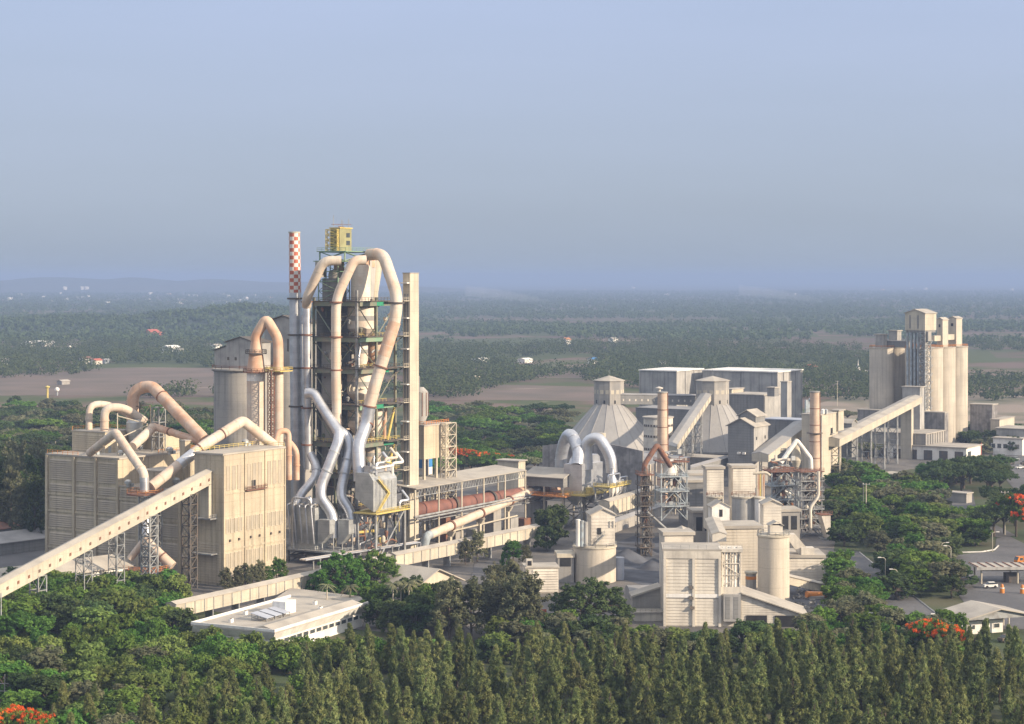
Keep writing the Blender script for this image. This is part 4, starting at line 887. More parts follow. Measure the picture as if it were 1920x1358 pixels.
# concrete lift shaft
fe = fr(768.5, 657); zt = Z(513, 657)
t = T('lift_shaft', 'tall square concrete lift shaft right of the preheater tower, sunlit on its right face', 'tower', fe(0, 0, 0))
t.part('shaft', MB().box(fe, 0, 5.3, 0, 2.9, 0, zt), M.pale, smooth=False)
t.part('shaft_cap', MB().box(fe, -.12, 5.42, -.12, 3.02, zt, zt+.3), M.conc, smooth=False)
t.part('ribbed_panel', MB().box(fe, -.12, -.003, .5, 1.2, 8, zt-7).box(fe, -.12, -.003, 1.7, 2.4, 8, zt-7), M.dark, smooth=False)
for z in LV + [16.0]:
    t.part('landing', MB().box(fe, -3.2, -.003, .2, 3.6, z-.25, z).rail([fe(-3.1, .3, z), fe(-.2, .3, z)], 1.1, 1, .1), M.pale, smooth=False)
    t.part('canopy', MB().box(fe, -1.6, -.13, .1, 2.9, z+5.8, z+6.2), M.bright, smooth=False)
    t.part('bridge', MB().box(fe, -9.5, -.2, 2.3, 4.0, z-.5, z-.26).bar(fe(-9, 3, z-5), fe(-.3, 3, z-.5), .3), M.darkst, smooth=False)

# ------------------------------------------------------------------ the big gas ducts on the tower
def rail_ring(tt, p, r_): tt.part('support_ring', MB().collar(p, (0, 0, 1), r_, .5, .5), M.rust)
d = pipe('gas_duct', 'left cream duct bending off the tower top, falling beside the chimney as silver pipe', [(640, 489, 642), (606, 489, 641.5), (575, 560, 645), (575, 574, 648)], 1.62, M.cream, bend=4.2)
d.part('silver_section', MB().cyl(P(575, 574, 648), P(577.5, 880, 648), 1.45), M.silver)
for py in (566, 628, 690, 765, 834): rail_ring(d, P(575.5, py, 648), 1.5)
d = pipe('gas_duct', 'middle cream duct bending off the tower top and falling straight down the front', [(686, 488, 641), (664, 488, 640), (630, 560, 638), (630, 700, 637), (632, 812, 636)], 1.62, M.cream, bend=4.2)
for py in (567, 632, 694, 766): rail_ring(d, P(630, py, 637.5), 1.65)
d = pipe('gas_duct', 'right big cream duct arching high from the tower top and slanting back across the front', [(692, 478, 650), (718, 476, 645), (745, 556, 637), (741, 602, 636), (705, 715, 634), (692, 764, 633)], 2.0, M.cream, bend=5.5)
d.part('rusty_section', MB().cyl(P(740.2, 604, 635.95), P(720, 668, 634.83), 2.05), M.pink)
d.part('silver_section', MB().tube([P(692, 764, 633), P(686, 800, 633), P(671, 834, 630), P(675, 902, 628)], 2.15, 20, 4), M.silver)
for p_, q_ in ((P(713.5, 688, 634.47), P(705, 715, 634)), (P(687, 795, 633.2), P(680, 814, 631.5)), (P(692.5, 762, 633), P(686, 800, 633))): d.part('flange', MB().collar(p_, q_-p_, 2.1, .5, .4), M.rust)
d.part('support_ring', MB().collar(P(744.2, 568, 636.8), (0, 0, 1), 2.1, .5, .5), M.darkst)
d = pipe('gas_duct', 'silver forked duct crossing the tower front, its left leg ending in the left hopper', [(575, 738, 640), (589, 737, 639), (607, 768, 637), (637, 812, 633), (634, 830, 632), (602, 912, 629), (601, 934, 628), (622, 962, 627), (625, 985, 626), (625, 1008, 626)], 1.8, M.silver, bend=3.4)
d.part('branch', MB().tube([P(634, 806, 634), P(652, 818, 634), P(657, 842, 633), P(640, 915, 630), (X(640, 629), 629, Z(934, 629)), P(659, 962, 628), P(659, 1008, 627)], 1.65, 18, 3.2), M.silver)
for p_, q_ in ((P(627, 848, 631.5), P(602, 912, 629)), (P(613, 884, 630), P(602, 912, 629)), (P(600, 757, 638), P(607, 768, 637))): d.part('flange', MB().collar(p_, q_-p_, 1.85, .35, .25), M.zinc)
for p_, q_ in ((P(652.5, 862, 632), P(640, 915, 630)), (P(646.5, 888, 631), P(640, 915, 630))): d.part('branch_flange', MB().collar(p_, q_-p_, 1.7, .35, .25), M.zinc)
d.part('branch_strut', MB().lattice(fr(640, 634), -.6, .8, -.6, .8, 8, Z(838, 634), 10, .16, True), M.steel, smooth=False)
pipe('gas_duct', 'short silver duct with a kink low at the foot of the chimney', [(583, 852, 640), (594, 876, 637), (592, 896, 635), (563, 928, 632), (556, 948, 631)], 1.45, M.silver, bend=2.6, collars=((1, .3),))

# ------------------------------------------------------------------ filters at the tower foot
ft = fr(618, 622); b = ft.blen(545)
t = T('filter_house', 'grey galvanised dust filter box at the foot of the tower beside the mill', 'filter', ft(0, 0, 0))
z0, z1 = Z(1034, 622), Z(955, 622)
t.part('casing', MB().box(ft, 0, 7, 6, b, z0, z1), M.zinc, smooth=False)
t.part('deck', MB().box(ft, -2, 10, -5, b+.5, z0-.5, z0).rail([ft(-1.9, b, z0), ft(-1.9, -5, z0), ft(9, -5, z0)], 1.1, 1.6, .1), M.steel, smooth=False)
t.part('frame', MB().lattice(ft, -1, 8, -4, b, 0, z0-.5, 2, .4, True), M.darkst, smooth=False)
t.part('pipework', MB().tube([ft(-.6, b*.9, z0), ft(-.6, b*.9, z1+3), ft(-.6, b*.5, z1+3), ft(1, b*.5, z1)], .35, 10), M.silver)
for k in range(5): t.part('pipework', MB().tube([ft(-.5, 6+k*2.4, z0+2), ft(-.9, 6+k*2.4, z0+5), ft(-.9, 7+k*2.4, z1+.6), ft(2, 7+k*2.4, z1+1.2)], .26, 9), M.silver)
for k in range(3): t.part('fan_casing', MB().cyl(ft(2, 8+k*4, z1+1.4), ft(3.6, 8+k*4, z1+1.4), 1.5), M.silver)
t.part('guard_rail', MB().rail([ft(.1, b, z1), ft(.1, 6, z1), ft(6.9, 6, z1)], 1.1, 1.5, .1), M.pale, smooth=False)
for k in range(4): t.part('cylinder', MB().lathe(ft(1.5+k % 2*3, 9+k*2.6), [(.7, z1), (.7, z1+2.4), (.3, z1+3.2)], 12), M.silver)
for lab, px, pw in (('left of the twin silver hoppers hung under the forked duct', 608, 22), ('right of the twin silver hoppers hung under the forked duct', 645, 20)):
    t = T('hopper', lab, 'hopper', P(px, 1022, 625)); fh = fr(px+pw*.45, 622)
    z0, z1 = Z(1022, 622), Z(976, 622); b = fh.blen(px-pw*.55)
    t.part('casing', MB().extr([fh(0, 0, z0+3.5), fh(0, b*.75, z0), fh(0, b, z0), fh(0, b, z1), fh(0, 0, z1)], fh(3.2, 0) - fh(0, 0)), M.zinc, smooth=False)
    t.part('leg', MB().bar(fh(1, b*.8, 0), fh(1, b*.8, z0+.3), .4).bar(fh(2.5, .4, 0), fh(2.5, .4, z0+3.6), .35), M.steel, smooth=False)
fh = fr(700, 622); b = fh.blen(666); a = fh.alen(744)
z0, z1 = Z(958, 626), Z(900, 626)
t = T('filter_house', 'large silver filter box with sloping bottom and yellow stair right of the twin hoppers', 'filter', fh(0, 0, 0))
t.part('casing', MB().extr([fh(0, 0, z0), fh(0, b, z0+4.2), fh(0, b, z1+2.4), fh(0, b*.25, z1+2.4), fh(0, 0, z1)], fh(a, 0) - fh(0, 0)), M.zinc, smooth=False)
t.part('roof_duct', MB().box(fh, 1, a-1, 1, b*.6, z1+2.42, z1+4.6), M.silver, smooth=False)
t.part('deck', MB().box(fh, -1, a+5, -2, b, z0-.7, z0-.3).rail([fh(-.9, -1.9, z0-.3), fh(a+4.9, -1.9, z0-.3)], 1.1, 1.6, .12), M.yellow, smooth=False)
t.part('frame', MB().lattice(fh, 0, a+3, -1, b-1, 0, z0-.7, 1, .5), M.steel, smooth=False)
for k, (q0, q1) in enumerate(((z0, z0+5.5), (z0+5.5, z0+10.5))):
    s_ = 1 if k % 2 else -1; t.part('stair', MB().extr([fh(a*.35 + s_*3, -1.0, q0), fh(a*.35 + s_*3 + .5, -1.0, q0), fh(a*.35 - s_*3 + .5, -1.0, q1), fh(a*.35 - s_*3, -1.0, q1)], fh(0, .8) - fh(0, 0)).rail([fh(a*.35 + s_*3, -1.0, q0+.2), fh(a*.35 - s_*3, -1.0, q1+.2)], 1, 2, .1), M.yellow, smooth=False)
for k in range(5): t.part('stiffener', MB().box(fh, a*(k+.6)/6, a*(k+.6)/6+.25, -.2, -.003, z0+.4, z1-.4), M.silver, smooth=False)
for k, (a_, z_, L_) in enumerate(((3, z1+5.5, 9), (8, z1+6.6, 8), (12, z1+4.8, 7), (16, z0+2, 6))):
    t.part('pipework', MB().tube([fh(a_, 1, z_-4), fh(a_, 1, z_), fh(a_+L_*.7, 0, z_), fh(a_+L_*.7, 3, z_+3)], .5, 10), (M.silver, M.cream, M.bright, M.silver)[k])
clutter(t, fh, 1, a+2, 0, b-2, .2, z0-1, 36, 401, [M.steel, M.pale, M.yellow, M.rust, M.silver, M.darkst])
clutter(t, fh, 0, a-2, -1.0, b*.5, z1+2.5, z1+6, 12, 402, [M.silver, M.bright, M.steel, M.yellow])
# pipe rack in front of the tower foot
A, B = fr(545, 610)(0, 0), fr(545, 610)(0, 0); fp = Fr(X(600, 606), 606, 50); z = Z(1048, 606)
t = T('pipe_rack', 'low rack of silver pipes running right behind the broad green tree', 'pipe rack', fp(0, 0, 0))
for k in range(6): t.part('bent', MB().bar(fp(k*9, 0, 0), fp(k*9, 0, z), .35).bar(fp(k*9, 3, 0), fp(k*9, 3, z), .35).bar(fp(k*9, -.4, z-.2), fp(k*9, 3.4, z-.2), .35), M.steel, smooth=False)
for k in range(4): t.part('pipe_run', MB().tube([fp(-6, .3+k*.8, z+.2), fp(47, .3+k*.8, z+.2), fp(47, .3+k*.8, 2+k)], .28, 9), (M.silver, M.cream)[k == 2])
# concrete side building and lattice mast right of the shaft
fb = fr(795, 672); t = block('raw_meal_building', 'cream block raised on posts right of the lift shaft with orange rails on its roof', 'building', fb, fb.alen(842), 10, Z(862, 672), Z(800, 672), M.beige, M.roof)
za = Z(862, 672); zr = Z(800, 672)+.45; aL = fb.alen(842)
for a in (.3, aL*.5, aL-.6): t.part('post', MB().box(fb, a, a+.8, .1, .9, 0, za-.002), M.pale, smooth=False)
for a in (.3, aL-.6): t.part('post', MB().box(fb, a, a+.8, 8.9, 9.8, 0, za-.002), M.conc, smooth=False)
t.part('guard_rail', MB().rail([fb(.1, 9, zr), fb(.1, .1, zr), fb(aL-.1, .1, zr)], 1.2, 1.5, .13), M.orange, smooth=False)
t.part('trestle', MB().lattice(fb, aL*.62, aL+.6, -2.6, -.4, 0, zr, 10, .24, True), M.pale, smooth=False)
t = T('surge_bin', 'slim ribbed grey bin standing on the cream block right of the lift shaft', 'silo', fb(aL*.28, 4, zr)); cbn = fb(aL*.22, 4)
t.part('shell', MB().lathe(cbn, [(1.4, zr), (2.7, zr+3), (2.7, Z(735, 674)), (1.2, Z(727, 674))], 24), M.sheet)
for k in range(10): t.part('rib', MB().bar(cbn + Vector((2.75*math.cos(k*.628), 2.75*math.sin(k*.628), zr+3)), cbn + Vector((2.75*math.cos(k*.628), 2.75*math.sin(k*.628), Z(737, 674))), .22), M.rust, smooth=False)
t.part('pipe', MB().tube([cbn + Vector((-1, -.5, Z(732, 674))), cbn + Vector((-1, -.5, Z(706, 674)))], .9, 14), M.dark)
t = T('container', 'bright blue container with white base under the raised cream block', 'container', G(800, 990)); fcn = fr(793, 690)
zc_ = Z(878, 690); t.part('body', MB().box(fcn, 0, 6, 0, 3, zc_, zc_+3.4).box(fcn, .3, .5, -.05, -.003, zc_+.2, zc_+3.2), M.blue, smooth=False); t.part('base', MB().box(fcn, 0, 6, 0, 3, zc_-2.6, zc_-.003), M.bright, smooth=False)
t.part('stand', MB().lattice(fcn, .2, 5.8, .2, 2.8, 0, zc_-2.6, 4, .3), M.pale, smooth=False)

# ------------------------------------------------------------------ kiln, tertiary duct, kiln shed
K0, K1 = P(772, 958, 664), P(1040, 918, 738)
t = T('rotary_kiln', 'long reddish brown rotary kiln lying under the open shed', 'kiln', Vector((K0.x, K0.y, 0)))
kd = (K1-K0).normalized()
t.part('kiln_shell', MB().cyl(K0, K0.lerp(K1, .72), 2.6, n=32), M.kiln); t.part('burner_end', MB().cyl(K0.lerp(K1, .72), K1, 2.75, n=32), M.pink)
for q in (.26, .52, .86): t.part('kiln_tyre', MB().collar(K0.lerp(K1, q), kd, 2.6, 1.1, .6, 32), M.darkst)
for q in (.80, .92, .97): t.part('cooling_ring', MB().collar(K0.lerp(K1, q), kd, 2.75, .5, .35, 32), M.cream)
fx = Fr(K0.x, K0.y, math.degrees(math.atan2(K1.y-K0.y, K1.x-K0.x))); LK = Vector((K1.x-K0.x, K1.y-K0.y)).length
for q in (.26, .52, .86):
    zz = K0.lerp(K1, q).z; t.part('kiln_pier', MB().box(fx, LK*q-2.4, LK*q+2.4, -3.4, 3.4, 0, zz-3.3), M.conc, smooth=False)
t.part('walkway', MB().box(fx, 0, LK, -4.4, -3.5, K0.z-3.4, K0.z-3.1).rail([fx(0, -4.4, K0.z-3.1), fx(LK, -4.4, K0.z-3.1)], 1.1, 3, .1), M.steel, smooth=False)
t.part('drive_guard', MB().box(fx, LK*.17, LK*.20, -3.4, -1, 0, K0.z-2.5), M.rust, smooth=False)
for q, h_ in ((.34, 3.0), (.6, 4.6), (.7, 3.6)): t.part('drive_house', MB().box(fx, LK*q, LK*q+5, -4.3, -1, 0, h_), (M.sheet, M.rust, M.pale)[int(q*10) % 3], smooth=False)
# tertiary air duct
E0, E1 = P(806, 1003, 655), P(998, 921, 722); ed = (E1-E0).normalized()
t = T('tertiary_duct', 'long cream tertiary air duct rising to the right on Y shaped concrete posts', 'duct', Vector((E0.x, E0.y, 0)))
t.part('duct_shell', MB().cyl(E0, E1, 1.55, n=24), M.cream)
for q in (.19, .47, .76): t.part('flange', MB().collar(E0.lerp(E1, q), ed, 1.55, .9, .35, 24), M.rust)
t.part('end_elbow', MB().tube([E1 - ed*.5, E1 + ed*3, E1 + ed*5 + Vector((0, 3, -1))], 1.6, 20, 2), M.silver)
t.part('lower_elbow', MB().tube([E0 + ed*.5, E0 - ed*2.2, E0 - ed*3 + Vector((-.4, 1, -3))], 1.5, 20, 2), M.steelb)
for q in (.18, .46, .74):
    c = E0.lerp(E1, q); fy = fr(960 + F*c.x/c.y, c.y)
    t.part('concrete_post', MB().box(fy, -.6, .6, -.6, .6, 0, c.z-3.6), M.pale, smooth=False)
    t.part('post_head', MB().extr([fy(0, -.7, c.z-3.6), fy(0, .7, c.z-3.6), fy(0, 1.9, c.z-1.7), fy(0, -1.9, c.z-1.7)], fy(1.2, 0) - fy(0, 0)), M.pale, smooth=False)
# open shed roof over the kiln
R0, R1 = P(778, 914, 652), P(985, 886, 716)
fr2 = Fr(R0.x, R0.y, math.degrees(math.atan2(R1.y-R0.y, R1.x-R0.x))); LR = Vector((R1.x-R0.x, R1.y-R0.y)).length; zr0 = (R0.z+R1.z)/2
t = T('kiln_shed', 'long open steel shed with a tan sheet roof over the kiln', 'shed', Vector((R0.x, R0.y, 0)))
t.part('roof', MB().extr([fr2(0, -.6, zr0), fr2(0, 13, zr0+1.3), fr2(0, 13, zr0+1.55), fr2(0, -.6, zr0+.25)], fr2(LR, 0) - fr2(0, 0)), M.roof, smooth=False)
m_ = MB()
for b in (0, 12):
    m_.bar(fr2(0, b, zr0-.2), fr2(LR, b, zr0-.2), .25).bar(fr2(0, b, zr0-2.6), fr2(LR, b, zr0-2.6), .25)
    for k in range(42): m_.bar(fr2(LR*k/42, b, zr0-2.6), fr2(LR*(k+.5)/42, b, zr0-.2), .16).bar(fr2(LR*(k+.5)/42, b, zr0-.2), fr2(LR*(k+1)/42, b, zr0-2.6), .16)
t.part('roof_truss', m_, M.steel, smooth=False)
for k in range(6):
    for b in (0, 12): t.part('post', MB().bar(fr2(LR*k/5, b, 0), fr2(LR*k/5, b, zr0-.2), .45), M.pale, smooth=False)
t.part('pipe_bridge', MB().tube([fr2(-2, -1.0, zr0-9.2), fr2(LR+4, -1.0, zr0-9.2)], .38, 10).tube([fr2(-2, -1.9, zr0-9.9), fr2(LR+4, -1.9, zr0-9.9)], .3, 10), M.steel)
t.part('service_pipe', MB().tube([fr2(-2, -.8, zr0-17), fr2(LR*.9, -.8, zr0-16)], .3, 10), M.pale)
Q0 = P(985, 884, 717); fg = fr(1056, 712); b = fg.blen(984)
t = gabled('burner_shed', 'pitched tan and bluish shed roof over the hot end of the kiln', 'shed', fg, 16, b, Z(915, 712), Z(897, 712), 2.6, M.dark, M.roof, 'b', o=.8)
t.part('blue_roof', MB().extr([fg(16.9, -.6, Z(897, 712)), fg(16.9, b*.6, Z(897, 712)), fg(26, b*.6, Z(897, 712)+2.2), fg(26, -.6, Z(897, 712)+2.2)], (0, 0, .2)), M.roofblue, smooth=False)
for a_, b_ in ((.2, .2), (15.6, .2), (.2, b-.4), (.2, b/2), (8, .2)): t.part('post', MB().bar(fg(a_, b_, 0), fg(a_, b_, Z(915, 712)), .5), M.pale, smooth=False)
t.part('deck', MB().box(fg, -2, 17, -2, b, Z(930, 712)-.4, Z(930, 712)).rail([fg(-2, b, Z(930, 712)), fg(-2, -2, Z(930, 712)), fg(17, -2, Z(930, 712))], 1.1, 1.8, .12), M.orange, smooth=False)
block('switch_house', 'small flat roofed house behind the kiln shed ridge', 'building', fr(972, 800), fr(972, 800).alen(985), fr(972, 800).blen(933), 0, Z(866, 800), M.pale, M.roof, .7)

# ------------------------------------------------------------------ clinker cooler filter with silver arches
fz = fr(1091, 712); b = fz.blen(1057); a = fz.alen(1130); z0, z1 = Z(927, 712), Z(872, 712)
t = T('cooler_filter', 'big silver cooler filter box standing on a steel frame', 'filter', fz(0, 0, 0))
t.part('casing', MB().box(fz, 0, a, 0, b, z0, z1), M.silver, smooth=False)
t.part('casing_dome', MB().extr([fz(2, 1, z1+.02), fz(a, 1, z1+.02), fz(a-.4, 1, z1+2), fz(a-2, 1, z1+3), fz(5, 1, z1+3), fz(3, 1, z1+1.8)], fz(0, b-2) - fz(0, 0)), M.silver, smooth=False)
t.part('deck', MB().box(fz, -2, a+3, -2.5, b+1, z0-.6, z0-.003).rail([fz(-1.9, b, z0), fz(-1.9, -2.4, z0), fz(a+2.9, -2.4, z0)], 1.1, 1.6, .12), M.yellow, smooth=False)
t.part('frame', MB().lattice(fz, 0, a, .2, b, 0, z0-.6, 2, .42), M.steel, smooth=False)
for k in range(3): t.part('hopper', MB().rings([[fz(a*(k+.05)/3, .4, z0-.61), fz(a*(k+.95)/3, .4, z0-.61), fz(a*(k+.95)/3, b-.4, z0-.61), fz(a*(k+.05)/3, b-.4, z0-.61)], [fz(a*(k+.4)/3, b*.4, z0-4.6), fz(a*(k+.6)/3, b*.4, z0-4.6), fz(a*(k+.6)/3, b*.6, z0-4.6), fz(a*(k+.4)/3, b*.6, z0-4.6)]]), M.zinc, smooth=False)
t.part('cabinet', MB().box(fz, 3, 5.5, -1.6, -.02, z0+.02, z0+2.2), M.yellow, smooth=False)
pipe('silver_arch_duct', 'left silver arch duct looping onto the cooler filter box', [(1051, 905, 728), (1052, 846, 728), (1068, 806, 722), (1086, 846, 716), (1083, 872, 714)], 2.3, M.silver, bend=7.5, collars=((2, .9),))
pipe('silver_arch_duct', 'right silver arch duct leaving the cooler filter box and dropping to the right', [(1101, 880, 716), (1099, 828, 716), (1122, 819, 714), (1145, 855, 712), (1147, 886, 712)], 2.15, M.silver, bend=7.5, collars=((0, .3),))
fq = fr(1140, 705); zq = Z(912, 705)
t = T('fan_station', 'fan deck with small pipes and yellow rails right of the cooler filter box', 'platform', fq(0, 0, 0))
t.part('deck', MB().box(fq, -2, 14, -2, 5, zq-.4, zq).rail([fq(-2, 5, zq), fq(-2, -2, zq), fq(14, -2, zq)], 1.1, 1.6, .13), M.yellow, smooth=False)
t.part('frame', MB().lattice(fq, -1.5, 13, -1.5, 4.5, 0, zq-.4, 3, .3), M.steel, smooth=False)
t.part('exhaust_cone', MB().lathe(fq(5, 1), [(1.9, zq), (1.9, zq+1.6), (.8, zq+4), (.8, zq+6.4)], 20), M.silver)
t.part('pipework', MB().tube([fq(0, 0, zq), fq(0, 0, zq+4), fq(9, 0, zq+4), fq(9, 0, zq)], .32, 9).tube([fq(7, -1, zq), fq(7, -1, zq+2.6), fq(13, -1, zq+2.6), fq(13, -1, zq-3)], .28, 9), M.silver)
for k in range(3): t.part('motor', MB().cyl(fq(8+k*2, 1, zq+.7), fq(9.2+k*2, 1, zq+.7), .7), M.bright)
for k in range(4): t.part('hopper', MB().lathe(fq(3+k*3, 0), [(.3, zq-4.2), (1.1, zq-2.2), (1.1, zq-.41)], 12), M.bright)
# ------------------------------------------------------------------ storage hall and cones
fh = fr(1205, 790); b = fh.blen(1017); ze = Z(846, 790)
t = T('storage_hall', 'streaked grey gable wall of the storage hall behind the silver arch ducts', 'building', fh(0, 0, 0))
t.part('gable_wall', MB().gable(fh, 0, .8, 0, b, 0, ze, 3.4, 'a'), M.wallgrey, smooth=False)
t.part('wall', MB().box(fh, .803, 44, .2, b-.2, 0, ze-6.2), M.wallgrey, smooth=False); t.part('roof', MB().groof(fh, .81, 44, .2, b-.2, ze-6.2, 1.6, 'a', 0, .3), M.roofgrey, smooth=False)
for k in range(9): t.part('pilaster', MB().box(fh, 1+k*4.6, 1.9+k*4.6, -.5, .197, 0, ze-6), M.pale, smooth=False)
t.part('vent_stack', MB().cyl(P(1128, 838, 806), P(1128, 812, 806), 1.75, n=20), M.pale)
def conebin(label, px, Y, pr, caps, top):
    c = (X(px, Y), Y, 0); s_ = F/Y; r1 = pr/s_; rc = caps/s_; zb, zt, zc = Z(840, Y), Z(757, Y), Z(714, Y)
    t = T('storage_cone', label, 'storage cone', c)
    t.part('drum', MB().lathe(c, [(r1-1.2, 0), (r1-1.2, zb)], 48), M.dark)
    t.part('shell', MB().lathe(c, [(r1, zb-.8), (r1, zb), (rc-.5, zt)], 18), M.cone, smooth=False)
    for k in range(18):
        q = 2*math.pi*k/18; t.part('seam', MB().bar((c[0]+r1*math.cos(q), Y+r1*math.sin(q), zb+.05), (c[0]+(rc-.5)*math.cos(q), Y+(rc-.5)*math.sin(q), zt+.05), .2), M.cone, smooth=False)
    o = t.part('cap', MB().lathe(c, [(rc, zt-.6), (rc, zc)], 8), M.conc, smooth=False)
    t.part('cap_roof', MB().lathe(c, [(rc+.6, zc), (rc+.6, zc+.25), (.15, zc+top)], 8), M.roof, o, smooth=False)
    fcx = math.cos(math.pi/8)*rc
    for k in range(8):
        q = (k+.5)*math.pi/4; cx = Vector((c[0]+fcx*math.cos(q), Y+fcx*math.sin(q), 0)); tg = Vector((-math.sin(q), math.cos(q), 0)); nn = Vector((math.cos(q), math.sin(q), 0))
        for j in (-1, 1):
            p_ = cx + tg*j*rc*.19; w_ = tg*rc*.11
            t.part('window', MB().extr([p_-w_+Vector((0, 0, zc-6.4)), p_+w_+Vector((0, 0, zc-6.4)), p_+w_+Vector((0, 0, zc-4.4)), p_-w_+Vector((0, 0, zc-4.4))], nn*.08), M.pale, o, smooth=False)
        t.part('vent', MB().extr([cx-tg*.45+Vector((0, 0, zt+.3)), cx+tg*.45+Vector((0, 0, zt+.3)), cx+tg*.45+Vector((0, 0, zt+2)), cx-tg*.45+Vector((0, 0, zt+2))], nn*.1), M.black, o, smooth=False)
    t.part('lightning_rod', MB().bar((c[0], Y, zc+top-.2), (c[0], Y, zc+top+3.2), .12), M.steel, o, smooth=False)
conebin('left grey storage cone with an eight sided cap', 1142, 960, 101, 28, 2.6)
conebin('right grey storage cone with a belt gallery leaning up to its cap', 1336, 955, 92, 31, 2.4)
g = gallery('conveyor_bridge', 'level grey belt bridge with small windows running from the left cone cap to the right', P(1163, 758, 955), P(1312, 760, 968), 4.6, 4, M.dark, M.roofgrey, vents=13, vm=M.white)
block('storage_building', 'dark flat building between the two storage cones, under the belt bridge', 'building', fr(1306, 985), 20, fr(1306, 985).blen(1192), 0, Z(770, 985), M.dark, M.roofgrey)
g = gallery('belt_gallery', 'steep grey belt gallery leaning up to the cap of the right storage cone', P(1266, 852, 880), P(1333, 752, 945), 3.2, 5.0, M.pale, M.cone, vents=0, seams=12, vm=M.conc)
for q in (.25, .5, .75): c = P(1266, 852, 880).lerp(P(1333, 752, 945), q); ff = Fr(c.x, c.y); g.part('trestle', MB().lattice(ff, -.8, .8, .6, 4, 0, c.z-.1, 5, .25), M.steel, smooth=False)
# buildings behind the cones
block('cement_mill_building', 'boxy grey building with pale roof behind, left of the larger one', 'building', fr(1268, 1060), fr(1268, 1060).alen(1317), fr(1268, 1060).blen(1200), 0, Z(697, 1060), M.sheet, M.bright, .8, .6, pil=3)
t = block('cement_mill_building', 'largest boxy grey building with pale roof on the skyline behind the right cone', 'building', fr(1457, 1050), fr(1457, 1050).alen(1503), fr(1457, 1050).blen(1319), 0, Z(699, 1050), M.sheet, M.bright, .8, .6, pil=4)
fv = fr(1476, 1036); block('vent_tower', 'narrow upright shaft against the sunlit end of the largest boxy building', 'tower', fv, fv.alen(1484), fv.blen(1464), 0, Z(717, 1036), M.sheet, M.roof)
fv = fr(1432, 985); t = block('mill_annex', 'dark walled block with sunlit right end in front of the largest boxy building', 'building', fv, fv.alen(1462), fv.blen(1368), 0, Z(742, 985), M.dark, M.roof, pil=2)
t.part('painted_sunlit_side', MB().box(fv, .5, fv.alen(1462)-.4, -.55, -.42, 1, Z(742, 985)-.4), M.sheet, smooth=False)  # paler overlay on the sunward end; sunlight put into its colour
fv = fr(1372, 1000); block('rooftop_house', 'small pale house on a roof right of the right cone cap', 'rooftop house', fv, fv.alen(1394), 4, 20, Z(731, 1000), M.pale, M.roof, .5)
fv = fr(1452, 975); block('rooftop_house', 'tiny house at the right end of the dark walled block roof', 'rooftop house', fv, fv.alen(1460), 4, Z(742, 975)-.5, Z(728, 975), M.dark, M.roof, .5)
fv = fr(1518, 905); t = block('hopper_house', 'low dark building with bluish roof left of the second stack', 'building', fv, 12, fv.blen(1432), 0, Z(790, 905), M.dark, M.roofblue, .4, pil=4)
fv = fr(1511, 930); t = T('filter_unit', 'group of pale blue dust filters with sloping pipes left of the second stack top', 'filter', fv(0, 0, 20))
for k in range(4): t.part('filter_bag_tube', MB().cyl(fv(k*1.6, 0, Z(776, 930)), fv(k*1.6, 0, Z(750, 930)), .55, n=12), M.steelb)
t.part('discharge_pipe', MB().tube([fv(3, -1, Z(748, 930)), fv(8, -2, Z(766, 930)), fv(8, -2, Z(776, 930))], .8, 12), M.steelb); t.part('deck', MB().box(fv, -2, 9, -3, 3, Z(777, 930)-.4, Z(777, 930)).rail([fv(-2, 3, Z(777, 930)), fv(-2, -3, Z(777, 930)), fv(9, -3, Z(777, 930))]), M.steel, smooth=False)
t.part('stand', MB().lattice(fv, -1, 8, -2, 2, 0, Z(777, 930)-.4, 5, .3), M.steel, smooth=False)
# round bin behind stack one
c = (X(1234, 905), 905, 0); zt = Z(783, 905)
t = T('round_bin', 'pale round bin with rows of dark vents behind the first stack', 'silo', c)
t.part('shell', MB().lathe(c, [(6.9, 0), (6.9, zt)], 40), M.white); t.part('roof', MB().lathe(c, [(7.4, zt), (7.4, zt+.5), (.1, zt+1.2)], 40), M.roof)
for z in (zt-4, zt-9, zt-15, zt-21):
    for k in range(14):
        q = 3.5 + k*.22; v = Vector((math.cos(q), math.sin(q), 0)); p_ = Vector(c) + v*6.92; w_ = Vector((-v.y, v.x, 0))*.45
        t.part('vent', MB().extr([p_-w_+Vector((0, 0, z)), p_+w_+Vector((0, 0, z)), p_+w_+Vector((0, 0, z+1)), p_-w_+Vector((0, 0, z+1))], v*.2), M.darkst, smooth=False)
# stacks
M.stack = mat('stack_concrete', (.58, .44, .33), (.46, .34, .26), .2, streak=.4, lines=3.3, lw=.04)
for px, Y, pt, lab in ((1242, 782, 736, 'first tall slim pinkish stack, left of the right storage cone'), (1527.5, 802, 735, 'second tall slim pinkish stack, at the right end of the plant')):
    c = Vector((X(px, Y), Y, 0)); z = Z(pt, Y); t = T('stack', lab, 'chimney', c)
    t.part('shaft', MB().cyl(c, c + Vector((0, 0, z)), 2.35, 1.95, 28), M.stack); t.part('rim', MB().lathe(c, [(1.6, z-.2), (2.2, z-.2), (2.2, z+.3), (1.6, z+.3)], 28), M.conc)
    for k in range(6): t.part('band', MB().collar(c + Vector((0, 0, z*(k+.6)/6.6)), (0, 0, 1), 2.34 - .38*(k+.6)/6.6, .3, .08, 28), M.rust)
    t.part('ladder', MB().bar(c + Vector((2.5, -.5, 0)), c + Vector((2.1, -.5, z)), .25), M.rust, smooth=False)
    t.part('platform', MB().lathe(c, [(2.1, z*.62), (3.4, z*.62), (3.4, z*.62+.25), (2.1, z*.62+.25)], 20), M.darkst) if px > 1500 else None
